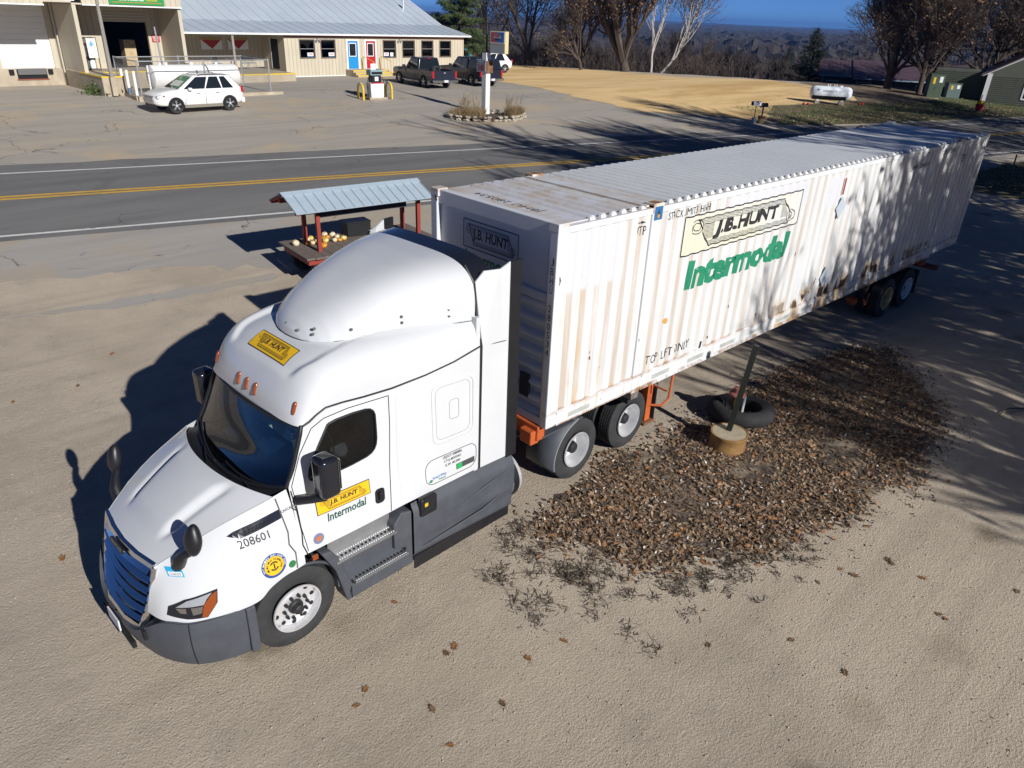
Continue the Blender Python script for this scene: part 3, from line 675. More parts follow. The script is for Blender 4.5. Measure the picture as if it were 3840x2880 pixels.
# ================================================================= SEMI TRACTOR
tr=thing('semi_tractor','white sleeper-cab semi tractor with grey skirts and yellow logo stickers on roof and door','truck',(-3.98,1.06,0),R(3.0))
M_white=mat('white_truck_paint',(.60,.61,.62),.22,coat=.6,spec=.5,var=.02,vscale=2,bump=.012,bscale=3)
M_grey=mat('grey_moulded_plastic',(.062,.068,.080),.55,var=.12,vscale=5,bump=.15,bscale=60,col2=(.085,.09,.10),c2lo=.5,c2hi=.75)
M_trim=mat('black_trim',(.012,.012,.014),.42,var=.15,vscale=6)
M_gloss=mat('gloss_black',(.012,.013,.018),.15,coat=.3)
M_amber=mat('amber_lens',(.26,.055,.010),.18,coat=.5)
M_step=mat('tread_aluminium',(.40,.40,.40),.38,.85,var=.1,vscale=10,bump=.2,bscale=60)
M_yel=mat('yellow_vinyl',(.78,.46,.012),.4)
M_ws=glassmat('windscreen_glass',(.60,.84,.86),.02,.95,1.85)
M_sg=glassmat('side_glass',(.6,.65,.65),.03,.75,1.6)
M_int=mat('cab_interior',(.075,.08,.088),.8,var=.2,vscale=6); M_seat=mat('seat_fabric',(.16,.18,.19),.9,var=.2,vscale=20)
def lerp(a,b,t): return a+(b-a)*t
def sm(a,b,x): t=max(0,min(1,(x-a)/(b-a))); return t*t*(3-2*t)
def table(rows,t):
    """smooth interpolation of rows (tuples) by t 0..1 (catmull-rom)"""
    n=len(rows)-1; f=t*n; i=min(int(f),n-1); u=f-i; g=lambda k:rows[max(0,min(n,k))]
    a,b,c,d=g(i-1),g(i),g(i+1),g(i+2)
    return tuple(.5*((2*q1)+(-q0+q2)*u+(2*q0-5*q1+4*q2-q3)*u*u+(-q0+3*q1-3*q2+q3)*u**3) for q0,q1,q2,q3 in zip(a,b,c,d))
def sup(t,n): return max(0.,1-abs(t)**n)**(1/n)
# ---- roof cap
RC=[(.385,.95,2.61,.265,2.62),(.46,.955,2.635,.30,2.77),(.55,.965,2.69,.37,2.92),(.66,.975,2.74,.47,3.06),(.85,1.0,2.745,.62,3.19),(1.1,1.03,2.735,.85,3.27),(1.45,1.07,2.735,1.2,3.32),(1.9,1.12,2.77,1.8,3.34),(2.3,1.16,2.83,2.25,3.35),(2.68,1.2,2.93,2.68,3.35)]
def roofcap(a,b):
    xe,ye,ze,xc,zc=table(RC,a); tt=-1+2*b; th=abs(tt); t=math.copysign(1-(1-th)**1.6,tt) if th>.0 else 0
    n=lerp(2.6,4.,sm(0,.5,a)); h=sup(t,n); x=xe+(xc-xe)*h; y=t*ye; z=ze+(zc-ze)*h
    # recessed shelf around the fairing
    hw=.66+.09*sm(.46,.75,x)-.02*sm(.8,1.3,x); d=sm(hw+.03,hw-.09,abs(y))*sm(.43,.56,x); z-=.055*d
    return (x,y,z)
obj('roof_cap',MB().grid(roofcap,80,81),M_white,tr,smooth=60)
# ---- roof fairing
YB=[(.825,.0),(.832,.13),(.86,.26),(.905,.37),(.97,.47),(1.06,.56),(1.21,.645),(1.55,.765),(1.95,.875),(2.28,.99),(2.66,1.12)]
def ybx(x): return float(np.interp(x,[q[0] for q in YB],[q[1] for q in YB]))
ZT=[(.825,3.21),(.85,3.30),(.92,3.385),(1.05,3.48),(1.25,3.59),(1.6,3.74),(2.0,3.85),(2.35,3.91),(2.66,3.93)]
def fairing(a,b):
    x=.825+1.835*(a**1.9); yb=ybx(x)+.001; zt=float(np.interp(x,[q[0] for q in ZT],[q[1] for q in ZT])); zb=3.18+.03*sm(.8,1.4,x)
    tt=-1+2*b; t=math.copysign(1-(1-abs(tt))**1.7,tt); n=lerp(2.1,4.2,sm(.1,1.,a)); h=sup(t,n)
    return (x,t*yb,zb+(zt-zb)*h)
fa=obj('roof_fairing',MB().grid(fairing,60,61),M_white,tr,smooth=180)
fa.modifiers.new('s','SUBSURF').render_levels=1
obj('fairing_seam',MB().tube([(x,-ybx(x)-.002,3.245-.03*sm(1.2,.82,x)) for x in [2.66,2.4,2.1,1.8,1.5,1.3,1.1,.97,.9,.86,.835,.826]]+[(x,ybx(x)+.002,3.245-.03*sm(1.2,.82,x)) for x in [.835,.86,.9,.97,1.1,1.3,1.5]],.006,6),M_trim,fa)
bolt=_me('fairing_bolt',lambda:MB().cyl((0,0,0),.017,.012,10),M_hub)
for q in ((2.35,-1.0,3.42),(2.35,-1.005,3.34),(1.8,-.83,3.42),(1.8,-.835,3.35),(1.25,-.655,3.36),(.95,-.40,3.37),(.93,-.395,3.31),(.87,-.19,3.31),(.88,.05,3.32)): share('bolt',bolt,fa,q,(R(60),0,R(-12)))
# black cover behind the fairing
def cover(a,b):
    x=2.665+.30*a; yb=1.12+.05*a; tt=-1+2*b; h=sup(tt,4.2); return (x,tt*yb,3.245+(.675+.02*a)*h)
obj('fairing_rear_cover',MB().grid(cover,6,41),M_gloss,tr,smooth=180)
# ---- cab side (door and sleeper) as one curved sheet with a window opening
XS=[.15,.45,.66,1.35,2.13,2.68]
def y_side(x,z):
    zb,zm,zt=1.17,2.0,2.75
    yb=float(np.interp(x,XS,[1.145,1.15,1.155,1.17,1.19,1.205])); ym=float(np.interp(x,XS,[1.02,1.06,1.075,1.11,1.165,1.20])); yt=float(np.interp(x,XS,[.90,.945,.975,1.06,1.14,1.20]))
    if z<zm: return lerp(yb,ym,sm(0,1,(z-zb)/(zm-zb))*.5+.5*(z-zb)/(zm-zb))
    return lerp(ym,yt,(z-zm)/(zt-zm))
def z_seam(x): return float(np.interp(x,[.385,.46,.55,.66,.85,1.1,1.45,1.9,2.3,2.68],[2.61,2.635,2.69,2.74,2.745,2.735,2.735,2.77,2.83,2.93]))
outline=[(.14,1.17),(.13,1.6),(.12,2.0),(.25,2.30),(.385,2.605)]+[(x,z_seam(x)-.002) for x in (.46,.55,.66,.85,1.1,1.45,1.9,2.3,2.68)]+[(2.68,1.2),(2.0,1.19),(1.5,1.19),(1.28,1.18),(.8,1.17),(.4,1.17)]
WIN=[(.655,2.555),(.75,2.575),(.95,2.587),(1.10,2.583),(1.16,2.568),(1.195,2.535),(1.21,2.49),(1.207,2.35),(1.20,2.20),(1.185,2.13),(1.16,2.085),(1.12,2.05),(1.05,2.025),(.85,2.0),(.60,1.985),(.42,1.985),(.365,2.0),(.355,2.04),(.375,2.12),(.50,2.33)]
def cdt_panel(poly,hole=None,step=.09,cut=None):
    pts=[Vector(q) for q in poly]; E=[(i,(i+1)%len(poly)) for i in range(len(poly))]; n=len(pts); 
    if hole: pts+=[Vector(q) for q in hole]; E+=[(n+i,n+(i+1)%len(hole)) for i in range(len(hole))]
    def ins(q,P):
        c=False
        for i in range(len(P)):
            (x1,y1),(x2,y2)=P[i],P[i-1]
            if (y1>q[1])!=(y2>q[1]) and q[0]<(x2-x1)*(q[1]-y1)/(y2-y1)+x1: c=not c
        return c
    xs=[q[0] for q in poly]; zs=[q[1] for q in poly]; x=min(xs)+step/2
    while x<max(xs):
        z=min(zs)+step/2
        while z<max(zs):
            if ins((x,z),poly) and not(hole and ins((x,z),hole)): pts.append(Vector((x,z)))
            z+=step
        x+=step
    r=delaunay_2d_cdt(pts,E,[],0,1e-6); vs=r[0]; fs=[]
    for f in r[2]:
        c=(sum(vs[i][0] for i in f)/len(f),sum(vs[i][1] for i in f)/len(f))
        if ins(c,poly) and not(hole and ins(c,hole)): fs.append(tuple(f))
    return [tuple(v) for v in vs],fs
for sg in (-1,1):
    vs,fs=cdt_panel(outline,WIN); mb=MB(); mb.add([(x,sg*y_side(x,z),z) for x,z in vs],fs)
    sd=obj('cab_side',mb,M_white,tr,smooth=60)
    if sg<0:
        b_=bmesh.new(); b_.from_mesh(sd.data)
        if sum(f.normal.y for f in b_.faces)>0: bmesh.ops.reverse_faces(b_,faces=b_.faces)
        b_.to_mesh(sd.data); b_.free()
    vs,fs=cdt_panel(WIN,None,.15); mb=MB(); mb.add([(x,sg*(y_side(x,z)-.006),z) for x,z in vs],fs); obj('side_window',mb,M_sg,tr,smooth=180,fixn=False)
    loop=[(x,sg*(y_side(x,z)+.001),z) for x,z in WIN]; obj('window_seal',MB().tube(loop+loop[:1],.013,6),M_trim,tr,smooth=60)
def sideline(pts,w,name,m=M_trim,parent=None,d=.003):
    """strip lying on the near cab side along (x,z) points"""
    P=[]
    for (a,b),(c,e) in zip(pts[:-1],pts[1:]):
        n=max(1,int(math.hypot(c-a,e-b)/.06)); P+=[(a+(c-a)*k/n,b+(e-b)*k/n) for k in range(n)]
    P.append(pts[-1]); return obj(name,MB().tube([(x,-(y_side(x,z)+d-.004),z) for x,z in P],w,5),m,parent or tr,smooth=60)
# roof seam, door seams
for sg in (-1,1): obj('roof_seam',MB().tube([(x,sg*(y_side(x,z_seam(x))+.002),z_seam(x)) for x in (.39,.46,.55,.66,.75,.85,1.1,1.45,1.9,2.3,2.68)],.012,6),M_trim,tr,smooth=60)
sideline([(1.40,2.66),(1.385,2.3),(1.34,1.8),(1.30,1.19)],.006,'door_seam'); sideline([(.20,1.2),(.17,1.5),(.17,1.85),(.155,2.0),(.30,2.32),(.47,2.56),(.62,2.63),(.9,2.66),(1.40,2.66)],.006,'door_seam')
M_crease=mat('white_panel_gap',(.30,.31,.33),.5)
def rrect(x0,x1,z0,z1,r,n=5):
    out=[]
    for cx,cz,a in ((x1-r,z1-r,0),(x0+r,z1-r,90),(x0+r,z0+r,180),(x1-r,z0+r,270)):
        for k in range(n+1): t=R(a+90*k/n); out.append((cx+r*math.cos(t),cz+r*math.sin(t)))
    return out+out[:1]
sideline(rrect(1.97,2.58,1.80,2.60,.11),.012,'hatch_rim',M_white); sideline(rrect(2.02,2.53,1.85,2.55,.09),.004,'hatch_gap',M_crease); sideline(rrect(2.22,2.36,2.08,2.34,.04),.005,'hatch_handle',M_crease)
sideline(rrect(1.83,2.64,1.275,1.62,.12),.005,'storage_door_gap',M_trim); sideline([(1.47,1.2),(1.46,1.9),(1.5,2.6)],.02,'sleeper_joint',M_white,d=-.010)
# inside of the cab
it=MB().box(.55,.62,-.9,.9,1.2,1.95); it.box(.12,2.6,-1.0,1.0,1.15,1.2); it.box(2.0,2.05,-1.05,1.05,1.2,2.9)
obj('cab_interior',it,M_int,tr)
dash=MB().add([(.16,-.93,1.90),(.16,.93,1.90),(.62,.93,2.0),(.62,-.93,2.0),(.16,-.93,1.5),(.16,.93,1.5),(.62,.93,1.5),(.62,-.93,1.5)],[(0,1,2,3),(0,3,7,4),(1,2,6,5),(2,3,7,6),(0,1,5,4)]); obj('dashboard',dash,M_int,tr)
for y in (-.55,.55):
    s_=MB().box(1.05,1.55,y-.26,y+.26,1.62,1.78); s_.box(1.48,1.64,y-.26,y+.26,1.7,2.4); s_.box(1.49,1.62,y-.14,y+.14,2.42,2.62); obj('seat',s_,M_seat,tr,bevel=.04)
obj('steering_wheel',MB().lathe([(.22,-.012),(.235,0),(.22,.012),(.208,0)],24,'x',(0,0,0),True),M_trim,tr).location=(.84,-.55,2.06)
pap=MB().add([(.30,-.30,1.985),(.30,.02,1.985),(.44,.06,2.005),(.47,-.22,2.02)],[(0,1,2,3)]); pap.add([(.36,-.32,1.995),(.33,-.05,1.995),(.50,-.02,2.03),(.52,-.3,2.06)],[(0,1,2,3)]); obj('paper_sheet',pap,mat('white_paper',(.75,.8,.78),.8),tr,solid=.003)
obj('white_box',MB().box(.20,.30,.35,.60,1.94,1.99),mat('pale_plastic',(.6,.66,.64),.6),tr,bevel=.01)
obj('windscreen_sticker',MB().add([(.345,-.80,2.50),(.345,-.68,2.50),(.30,-.68,2.40),(.30,-.80,2.40)],[(0,1,2,3)]),mat('pale_sticker',(.62,.75,.72),.6),tr)
# ---- windscreen (two-way curved) with black surround
WS=[(.115,.99,2.0,-.12,1.87),(.20,.985,2.15,.0,2.07),(.29,.965,2.36,.12,2.33),(.385,.945,2.605,.255,2.60)]
def wscreen(a,b,g=0.):
    xe,ye,ze,xc,zc=table(WS,a); t=-1+2*b; h=1-abs(t)**2.3; return (xe+(xc-xe)*h-g,t*ye,ze+(zc-ze)*h)
obj('windscreen',MB().grid(wscreen,14,33),M_ws,tr,smooth=180,fixn=False)
rim=[wscreen(0,k/24,.006) for k in range(25)]+[wscreen(k/8,1,.006) for k in range(1,9)]+[wscreen(1,1-k/24,.006) for k in range(1,25)]+[wscreen(1-k/8,0,.006) for k in range(1,9)]
obj('windscreen_seal',MB().tube(rim,.026,8),M_trim,tr,smooth=60)
# cowl with wipers
def cowl(a,b):
    t=-1+2*b; h=1-abs(t)**2.3; x0,z0,x1,z1=lerp(-.03,-.30,h),lerp(1.955,2.005,h)-.035,lerp(.12,-.11,h),lerp(1.985,1.86,h); return (lerp(x0,x1,a),t*1.0,lerp(z0,z1,a)-.05*math.sin(PI*a))
obj('cowl',MB().grid(cowl,6,33),M_trim,tr,smooth=50)
for y0,y1 in ((-.75,-.05),(.15,.85)):
    P=[wscreen(.07+.10*k/6,.5+(lerp(y0,y1,k/6))/2,.022) for k in range(7)]; wp=obj('wiper',MB().tube(P,.012,5),M_trim,tr)
    q=wscreen(.1,.5+(y0+y1)/4,.03); obj('wiper_arm',MB().tube([cowl(.4,.5+y0/2.2),q],[.012,.008],5),M_trim,wp)
# ---- hood
HB=[((-1.335,.60,.965),(-1.29,.625,1.22),(-1.19,.61,1.465)),((-1.27,.80,.95),(-1.20,.83,1.24),(-1.06,.67,1.545)),((-1.10,1.0,.94),(-1.04,1.0,1.30),(-.88,.745,1.65)),((-.85,1.115,.93),(-.80,1.13,1.36),(-.70,.81,1.735)),((-.62,1.165,.93),(-.60,1.175,1.45),(-.54,.86,1.80)),((-.43,1.18,.94),(-.42,1.19,1.48),(-.42,.895,1.84)),((-.30,1.185,1.03),(-.30,1.19,1.50),(-.29,.93,1.88)),((-.13,1.185,1.085),(-.13,1.18,1.53),(-.16,.965,1.92)),((.015,1.185,1.095),(.01,1.17,1.55),(-.05,.99,1.955)),((.125,1.175,1.10),(.125,1.15,1.56),(.10,1.0,1.985))]
def hoodside(sg):
    def fn(a,b):
        B0=table([h[0] for h in HB],a); M0=table([h[1] for h in HB],a); T0=table([h[2] for h in HB],a)
        q=[(1-b)**2*u+2*b*(1-b)*v+b*b*w for u,v,w in zip(B0,M0,T0)]
        # fender flare above the wheel
        q[1]+=.018*sm(.55,.0,b)*sm(.28,.5,a); return (q[0],sg*q[1],q[2])
    return fn
hood=None
for sg in (-1,1):
    o=obj('hood_side',MB().grid(hoodside(sg),50,24),M_white,tr,smooth=180); hood=hood or o
def hoodtop(a,b):
    xe,ye,ze=table([h[2] for h in HB[:9]],a); xc=lerp(-1.235,-.30,a); zc=lerp(1.475,2.005,1-(1-a)**1.25)
    tt=-1+2*b; h=1-abs(tt)**2.2; y=tt*ye; x=xe+(xc-xe)*h; z=ze+(zc-ze)*h
    ay=abs(y); m=sm(.16,.34,a)*sm(1.02,.80,a)
    z+=.035*m*(sm(.52*lerp(.75,1.1,a),.40*lerp(.75,1.1,a),ay)) -.03*m*math.exp(-((ay-.50*lerp(.75,1.1,a))/.05)**2)
    return (x,y,z)
ht=obj('hood_top',MB().grid(hoodtop,56,61),M_white,tr,smooth=180)
for sg in (-1,1): obj('hood_seam',MB().tube([(h[2][0],sg*(h[2][1]+.002),h[2][2]+.001) for h in HB[:9]],.0035,5),M_crease,tr)
sc=MB().prism([(-1.06,0),(-1.0,.0),(-.86,.0),(-.99,.06),(-1.05,.075)],-.075,.075,'y'); so=obj('hood_scoop',sc,M_white,tr,bevel=.012,smooth=40); so.location=(.0,-.02,1.575); so.rotation_euler=(0,R(-22),0)
# hood rear gap (between hood and door)
bvh_me=bpy.data.meshes.new('bv'); bm=bmesh.new()
for o in tr.children:
    if o.name.split('.')[0] in('hood_side','hood_top','cab_side','roof_cap'): bm.from_mesh(o.data)
bv=BVHTree.FromBMesh(bm); bm.free()
def cast_side(x,z,d=.003):
    h=bv.ray_cast(Vector((x,-3,z)),Vector((0,1,0)))
    return h[0]+h[1]*(d if h[1].y<0 else -d) if h[0] is not None else Vector((x,-1.15,z))
def cast_dir(o,dr,d=.003):
    h=bv.ray_cast(Vector(o),Vector(dr).normalized()); 
    if h[0] is None: return Vector(o)
    n=h[1] if h[1].dot(Vector(dr))<0 else -h[1]; return h[0]+n*d
obj('hood_rear_gap',MB().tube([cast_side(x,z,.0) for x,z in ((-.035,1.93),(-.02,1.75),(.0,1.55),(-.02,1.42),(.03,1.30),(.02,1.11))],.009,6),mat('shadow_gap',(.10,.10,.11),.7),tr)
obj('door_front_gap',MB().tube([cast_side(x,z,.0) for x,z in ((.135,1.96),(.16,1.7),(.165,1.45),(.15,1.30),(.19,1.15))],.008,6),M_trim,tr)
def side_decal(name,me,m,cx,cz,ang=0.,parent=None,d=.004,step=.05,mir=1):
    co=np.empty(len(me.vertices)*3); me.vertices.foreach_get('co',co); co=co.reshape(-1,3); mn,mx=co.min(0),co.max(0)
    cutgrid(me,frange(mn[0]+step,mx[0],step),frange(mn[1]+step,mx[1],step)); c,s=math.cos(ang),math.sin(ang)
    return mapped(name,me,lambda u,v:cast_side(cx+u*c-v*s,cz+u*s+v*c,d),m,parent or tr)
# ---- vent on the hood side
vent=poly2d([[(-.565,1.695),(-.50,1.722),(-.06,1.815),(-.02,1.82),(-.03,1.725),(-.46,1.648)]]); vo=side_decal('side_vent',vent,M_gloss,0,0,0,d=.005)
side_decal('vent_mesh',poly2d([[(-.42+.038*k+.01*j,1.672+.0075*k+.022*j),(-.392+.038*k+.01*j,1.678+.0075*k+.022*j),(-.388+.038*k+.01*j,1.691+.0075*k+.022*j),(-.416+.038*k+.01*j,1.685+.0075*k+.022*j)] for k in range(8) for j in range(2)]),mat('vent_black',(.004,.004,.004),.9),0,0,0,vo,.007)
# ---- lettering and stickers on the near side
side_decal('fleet_number',fit2d(text2d('208601',1.,.01),.31,.085),M_blk,-.345,1.607,R(3))
side_decal('model_lettering',fit2d(text2d('CASCADIA',1.,.02),.18,.028),M_blk,.07,1.79,R(4))
bd=side_decal('award_sticker',poly2d(disc2d(0,0,.135)),mat('sticker_blue',(.03,.07,.25),.4),-.225,1.27)
side_decal('award_yellow',poly2d(disc2d(0,0,.105)),M_yel,-.225,1.27,0,bd,.006); side_decal('award_ring',poly2d(ring2d(0,0,.036,.052,20,.5,2.6)+ring2d(0,0,.036,.052,20,3.7,5.8)),M_blk,-.225,1.27,0,bd,.008)
side_decal('award_numeral',fit2d(text2d('1',1.,.05),None,.06),M_blk,-.225,1.27,0,bd,.009)
def arc_text(txt,r,a0,a1,size,m,cx,cz,par,d):
    for i,c in enumerate(txt):
        if c==' ': continue
        t=a0+(a1-a0)*(i+.5)/len(txt); me=fit2d(text2d(c,1.,.02),size*.6,size)
        for v in me.vertices: u,w=v.co.x,v.co.y; aa=t-PI/2; v.co.x=u*math.cos(aa)-w*math.sin(aa)+r*math.cos(t); v.co.y=u*math.sin(aa)+w*math.cos(aa)+r*math.sin(t)
        side_decal('award_letter',me,m,cx,cz,0,par,d,.2)
arc_text('MILLION MILES COLLISION FREE',.078,R(215),R(-35),.02,M_blk,-.225,1.27,bd,.008); arc_text('NAVY MARINES ARMY COAST GUARD',.119,R(200),R(-20),.02,mat('sticker_white',(.75,.75,.75),.5),-.225,1.27,bd,.008)
side_decal('small_round_sticker',poly2d(disc2d(0,0,.042,18)),mat('sticker_green',(.03,.17,.05),.4),-.03,1.19); side_decal('door_round_sticker',poly2d(disc2d(0,0,.065,22)),mat('sticker_greyblue',(.16,.19,.30),.4),.34,1.29); side_decal('door_sticker_mark',poly2d([[(-.03,-.03),(.035,-.02),(.03,.035),(-.035,.02)]]),mat('sticker_orange',(.5,.15,.06),.4),.34,1.29,0,None,.007)
ps=side_decal('permit_sticker',poly2d([[(-.055,-.035),(.055,-.035),(.055,.045),(-.055,.045)]]),mat('sticker_cyan',(.03,.34,.55),.4),-1.06,1.43); side_decal('permit_strip',poly2d([[(-.045,-.028),(.045,-.028),(.045,.005),(-.045,.005)]]),mat('sticker_white',(.75,.75,.75),.5),-1.06,1.43,0,ps,.006); side_decal('permit_number',fit2d(text2d('G36029',1.),.075,.022),M_blk,-1.06,1.418,0,ps,.008)
def logo(tx,w,h,fn,par,tname):
    """yellow logo plate with scroll and name, mapped by fn(u,v,d)"""
    st=.06
    def put(name,me,m,d,pr):
        co=np.empty(len(me.vertices)*3); me.vertices.foreach_get('co',co); co=co.reshape(-1,3); mn,mx=co.min(0),co.max(0)
        cutgrid(me,frange(mn[0]+st,mx[0],st),frange(mn[1]+st,mx[1],st)); return mapped(name,me,lambda u,v:fn(u,v,d),m,pr)
    pl=put(tname,poly2d([[(-w/2,-h/2),(w/2,-h/2),(w/2,h/2),(-w/2,h/2)]]),M_blk,.003,par)
    b=h*.05; put('logo_yellow',poly2d([[(-w/2+b,-h/2+b),(w/2-b,-h/2+b),(w/2-b,h/2-b),(-w/2+b,h/2-b)]]),M_yel,.005,pl)
    put('logo_scroll',poly2d(scroll(-w*.42,w*.42,-h*.36,h*.36,h*.018)),M_blk,.007,pl)
    put('logo_name',fit2d(text2d('J.B. HUNT',1.,.03,.12),w*.52,h*.36),M_blk,.009,pl); return pl
logo('d',.68,.185,lambda u,v,d:cast_side(.71+u,1.645+v,d),tr,'door_logo'); side_decal('door_lettering',fit2d(text2d('Intermodal',1.,.02,.1),.50,.10),mat('dark_green_vinyl',(.012,.07,.05),.4),.73,1.485)
logo('r',.74,.20,lambda u,v,d:cast_dir((.635+v*1.08,-.05-u*1.04,4.2),(0,0,-1),d),tr,'roof_logo')
for i,tx in enumerate(('USDOT 0080806','CTQ-M305061','G.W. 80,000')): side_decal('carrier_number',fit2d(text2d(tx,1.,.005),(.30,.27,.24)[i],.042),M_blk,2.25,1.585-.062*i)
side_decal('grey_label',poly2d([[(-.15,-.04),(.15,-.04),(.15,.04),(-.15,.04)]]),mat('label_grey',(.07,.07,.07),.4),2.46,1.375); side_decal('green_label',poly2d([[(-.04,-.04),(.04,-.04),(.04,.04),(-.04,.04)]]),mat('label_green',(.02,.38,.10),.4),2.36,1.372,0,None,.007)
side_decal('smartway_lettering',fit2d(text2d('SmartWay',1.,.01,.1),.22,.045),mat('ink_blue',(.04,.16,.42),.4),2.04,1.355); side_decal('smartway_second_line',fit2d(text2d('Tractor',1.,.01,.1),.12,.03),M_green,2.08,1.315); side_decal('smartway_leaf',poly2d([[(-.03,-.02),(.02,-.025),(.035,.005),(.0,.02)]]),M_green,1.90,1.335)
# ---- door handle, mirrors, marker lamps
dh=side_decal('door_handle',poly2d([[(q[0]-1.17,q[1]-1.46) for q in rrect(1.10,1.23,1.37,1.56,.045)[:-1]]]),M_gloss,1.17,1.46,R(-3),d=.006); obj('handle_grip',MB().box(1.145,1.185,-1.185,-1.145,1.41,1.52),M_trim,dh,bevel=.012)
for sg in (-1,1):
    ma=obj('mirror_arm',MB().tube([(.17,sg*1.09,1.86),(.26,sg*1.22,1.90),(.36,sg*1.33,1.95)],[.055,.05,.06],8),M_trim,tr,smooth=50)
    mh=MB().box(.27,.50,sg*1.34-.115,sg*1.34+.115,1.96,2.44); mo=obj('door_mirror',mh,M_gloss,tr,bevel=.06,segs=4,smooth=50)
    obj('mirror_glass',MB().box(.502,.508,sg*1.34-.085,sg*1.34+.085,2.02,2.38),M_chrome,mo)
    # hood mirror: forward-leaning arm and pear-shaped head
    b0=cast_dir((-1.0,sg*3,1.52),(0,-sg,0),0) if sg>0 else cast_side(-1.0,1.52,0)
    base=Vector(b0); pts=[base+Vector((0,-sg*.02,-.06)),base+Vector((.0,sg*.06,.06)),base+Vector((.03,sg*.12,.14)),base+Vector((.09,sg*.20,.20))]
    am=obj('hood_mirror_arm',MB().tube(pts,[.075,.065,.045,.04],10),M_trim,tr,smooth=60)
    hd=MB().sphere((0,0,0),.075,.105,.175,16,12); 
    hd.v=[(x,y*(1-.35*max(0,z)/.175),z) for x,y,z in hd.v]
    ho=obj('hood_mirror',hd,M_trim,tr,smooth=180); ho.location=base+Vector((.10,sg*.22,.34)); ho.rotation_euler=(0,R(10),R(-12*sg))
mk=lambda:MB().lathe([(0,-.075),(.016,-.068),(.022,-.04),(.022,.045),(.015,.07),(0,.078)],10,'z')
mkm=_me('marker_lamp',mk,M_amber,60)
for y in (-.84,-.18,0,.18,.84):
    q=cast_dir((-2,y,2.775),(1,0,0),.0); share('marker_lamp',mkm,tr,q,(0,R(20),0),(1,1,1))
# ---- grille
def gr(y,f):
    """point on the grille plane: y across, f 0 bottom..1 top"""
    hw=lerp(.50,.61,min(1,f*1.5)); return Vector((lerp(-1.445,-1.25,f)+.075*(y/.6)**2,y*hw/.6,lerp(.70,1.455,f)))
M_gchr=mat('satin_chrome',(.80,.80,.80),.14,1.)
gfo=[gr(y,f) for y,f in ((-.6,1),(-.3,1),(0,1),(.3,1),(.6,1),(.6,.6),(.6,.3),(.55,0),(.25,0),(-.25,0),(-.55,0),(-.6,.3),(-.6,.6),(-.6,1))]
gf=obj('grille_frame',MB().tube(gfo,.042,6),M_gchr,tr,smooth=40)
def gback(a,b): q=gr(lerp(-.58,.58,b),lerp(.02,.98,a)); return (q.x+.12,q.y,q.z-.02)
obj('grille_backing',MB().grid(gback,4,13),M_dark,tr,smooth=180)
for i in range(5):
    f=.09+i*.165; P0=[gr(-.57+1.14*k/16,f) for k in range(17)]; mb=MB(); vs=[]
    for k,q in enumerate(P0):
        dz=.03*(1-((k-8)/8)**2)*-1+.02
        a=Vector((q.x-.03,q.y,q.z+dz)); vs+=[a+Vector((.0,0,-.020)),a+Vector((-.006,0,.0)),a+Vector((.040,0,.034)),a+Vector((.045,0,.018))]
    fs=[]
    for k in range(16): fs+=[tuple(k*4+j+e for j,e in ((0,0),(0,4),(1,4),(1,0))) ,(k*4+1,k*4+5,k*4+6,k*4+2),(k*4+2,k*4+6,k*4+7,k*4+3),(k*4+3,k*4+7,k*4+4,k*4)]
    mb.add(vs,fs); obj('grille_slat',mb,M_gchr,gf,smooth=40)
tb=MB()
def gtop(a,b): y=lerp(-.55,.55,b); q=gr(y,.93); return (q.x-.055+.07*a,q.y,q.z-.03+.075*a)
tb.grid(gtop,4,15); obj('grille_top_bar',tb,M_gchr,gf,smooth=60)
nb=MB(); nb.prism([(a,b) for a,b in rrect(-.17,.17,-.028,.028,.027)[:-1]],0,.02,'z'); no=obj('name_badge',nb,M_trim,gf); no.matrix_local=Matrix.Translation((-1.305,0,1.445))@Matrix(((0,.42,-.9,0),(-1,0,0,0),(0,.9,.42,0),(0,0,0,1)))
me=fit2d(text2d('FREIGHTLINER',1.,.01),.28,.03); mapped('badge_lettering',me,lambda u,v:Vector((u,v,.022)),M_steelw,no)
# ---- headlamps
for sg in (-1,1):
    hp=[(-.50,-.06),(-.47,.035),(-.30,.11),(.04,.17),(.02,.03),(-.10,-.115),(-.30,-.10)]
    def onl(u,v,d,sg=sg):
        x=-.80+u; z=1.085+v
        h=bv.ray_cast(Vector((x-.9,sg*3.2,z)),Vector((.9,-sg*2.2,0)).normalized()); q=h[0] if h[0] is not None else Vector((x,sg*1.05,z)); return q+Vector((-.5,sg*.85,.1)).normalized()*d
    def lamp(name,pol,m,d,par):
        me=poly2d([pol]); cutgrid(me,frange(-.6,.3,.05),frange(-.2,.3,.05)); return mapped(name,me,lambda u,v:onl(u,v,d),m,par)
    hl=lamp('headlamp',hp,M_gloss,.006,tr); lamp('lamp_chrome_strip',[(-.40,.03),(-.28,.095),(-.02,.145),(-.08,.09),(-.12,.035)],mat('lamp_silver',(.55,.58,.62),.25,.6),.009,hl)
    lamp('lamp_lens',[(-.40,.02),(-.30,.02),(-.30,-.035),(-.36,-.03)],M_chrome,.010,hl); lamp('lamp_lens',[(-.25,.02),(-.13,.02),(-.15,-.05),(-.24,-.06)],M_chrome,.010,hl); lamp('turn_lens',[(.03,.155),(.01,.03),(-.10,-.105),(-.155,-.1),(-.12,.03),(-.03,.125)],M_amber,.011,hl)
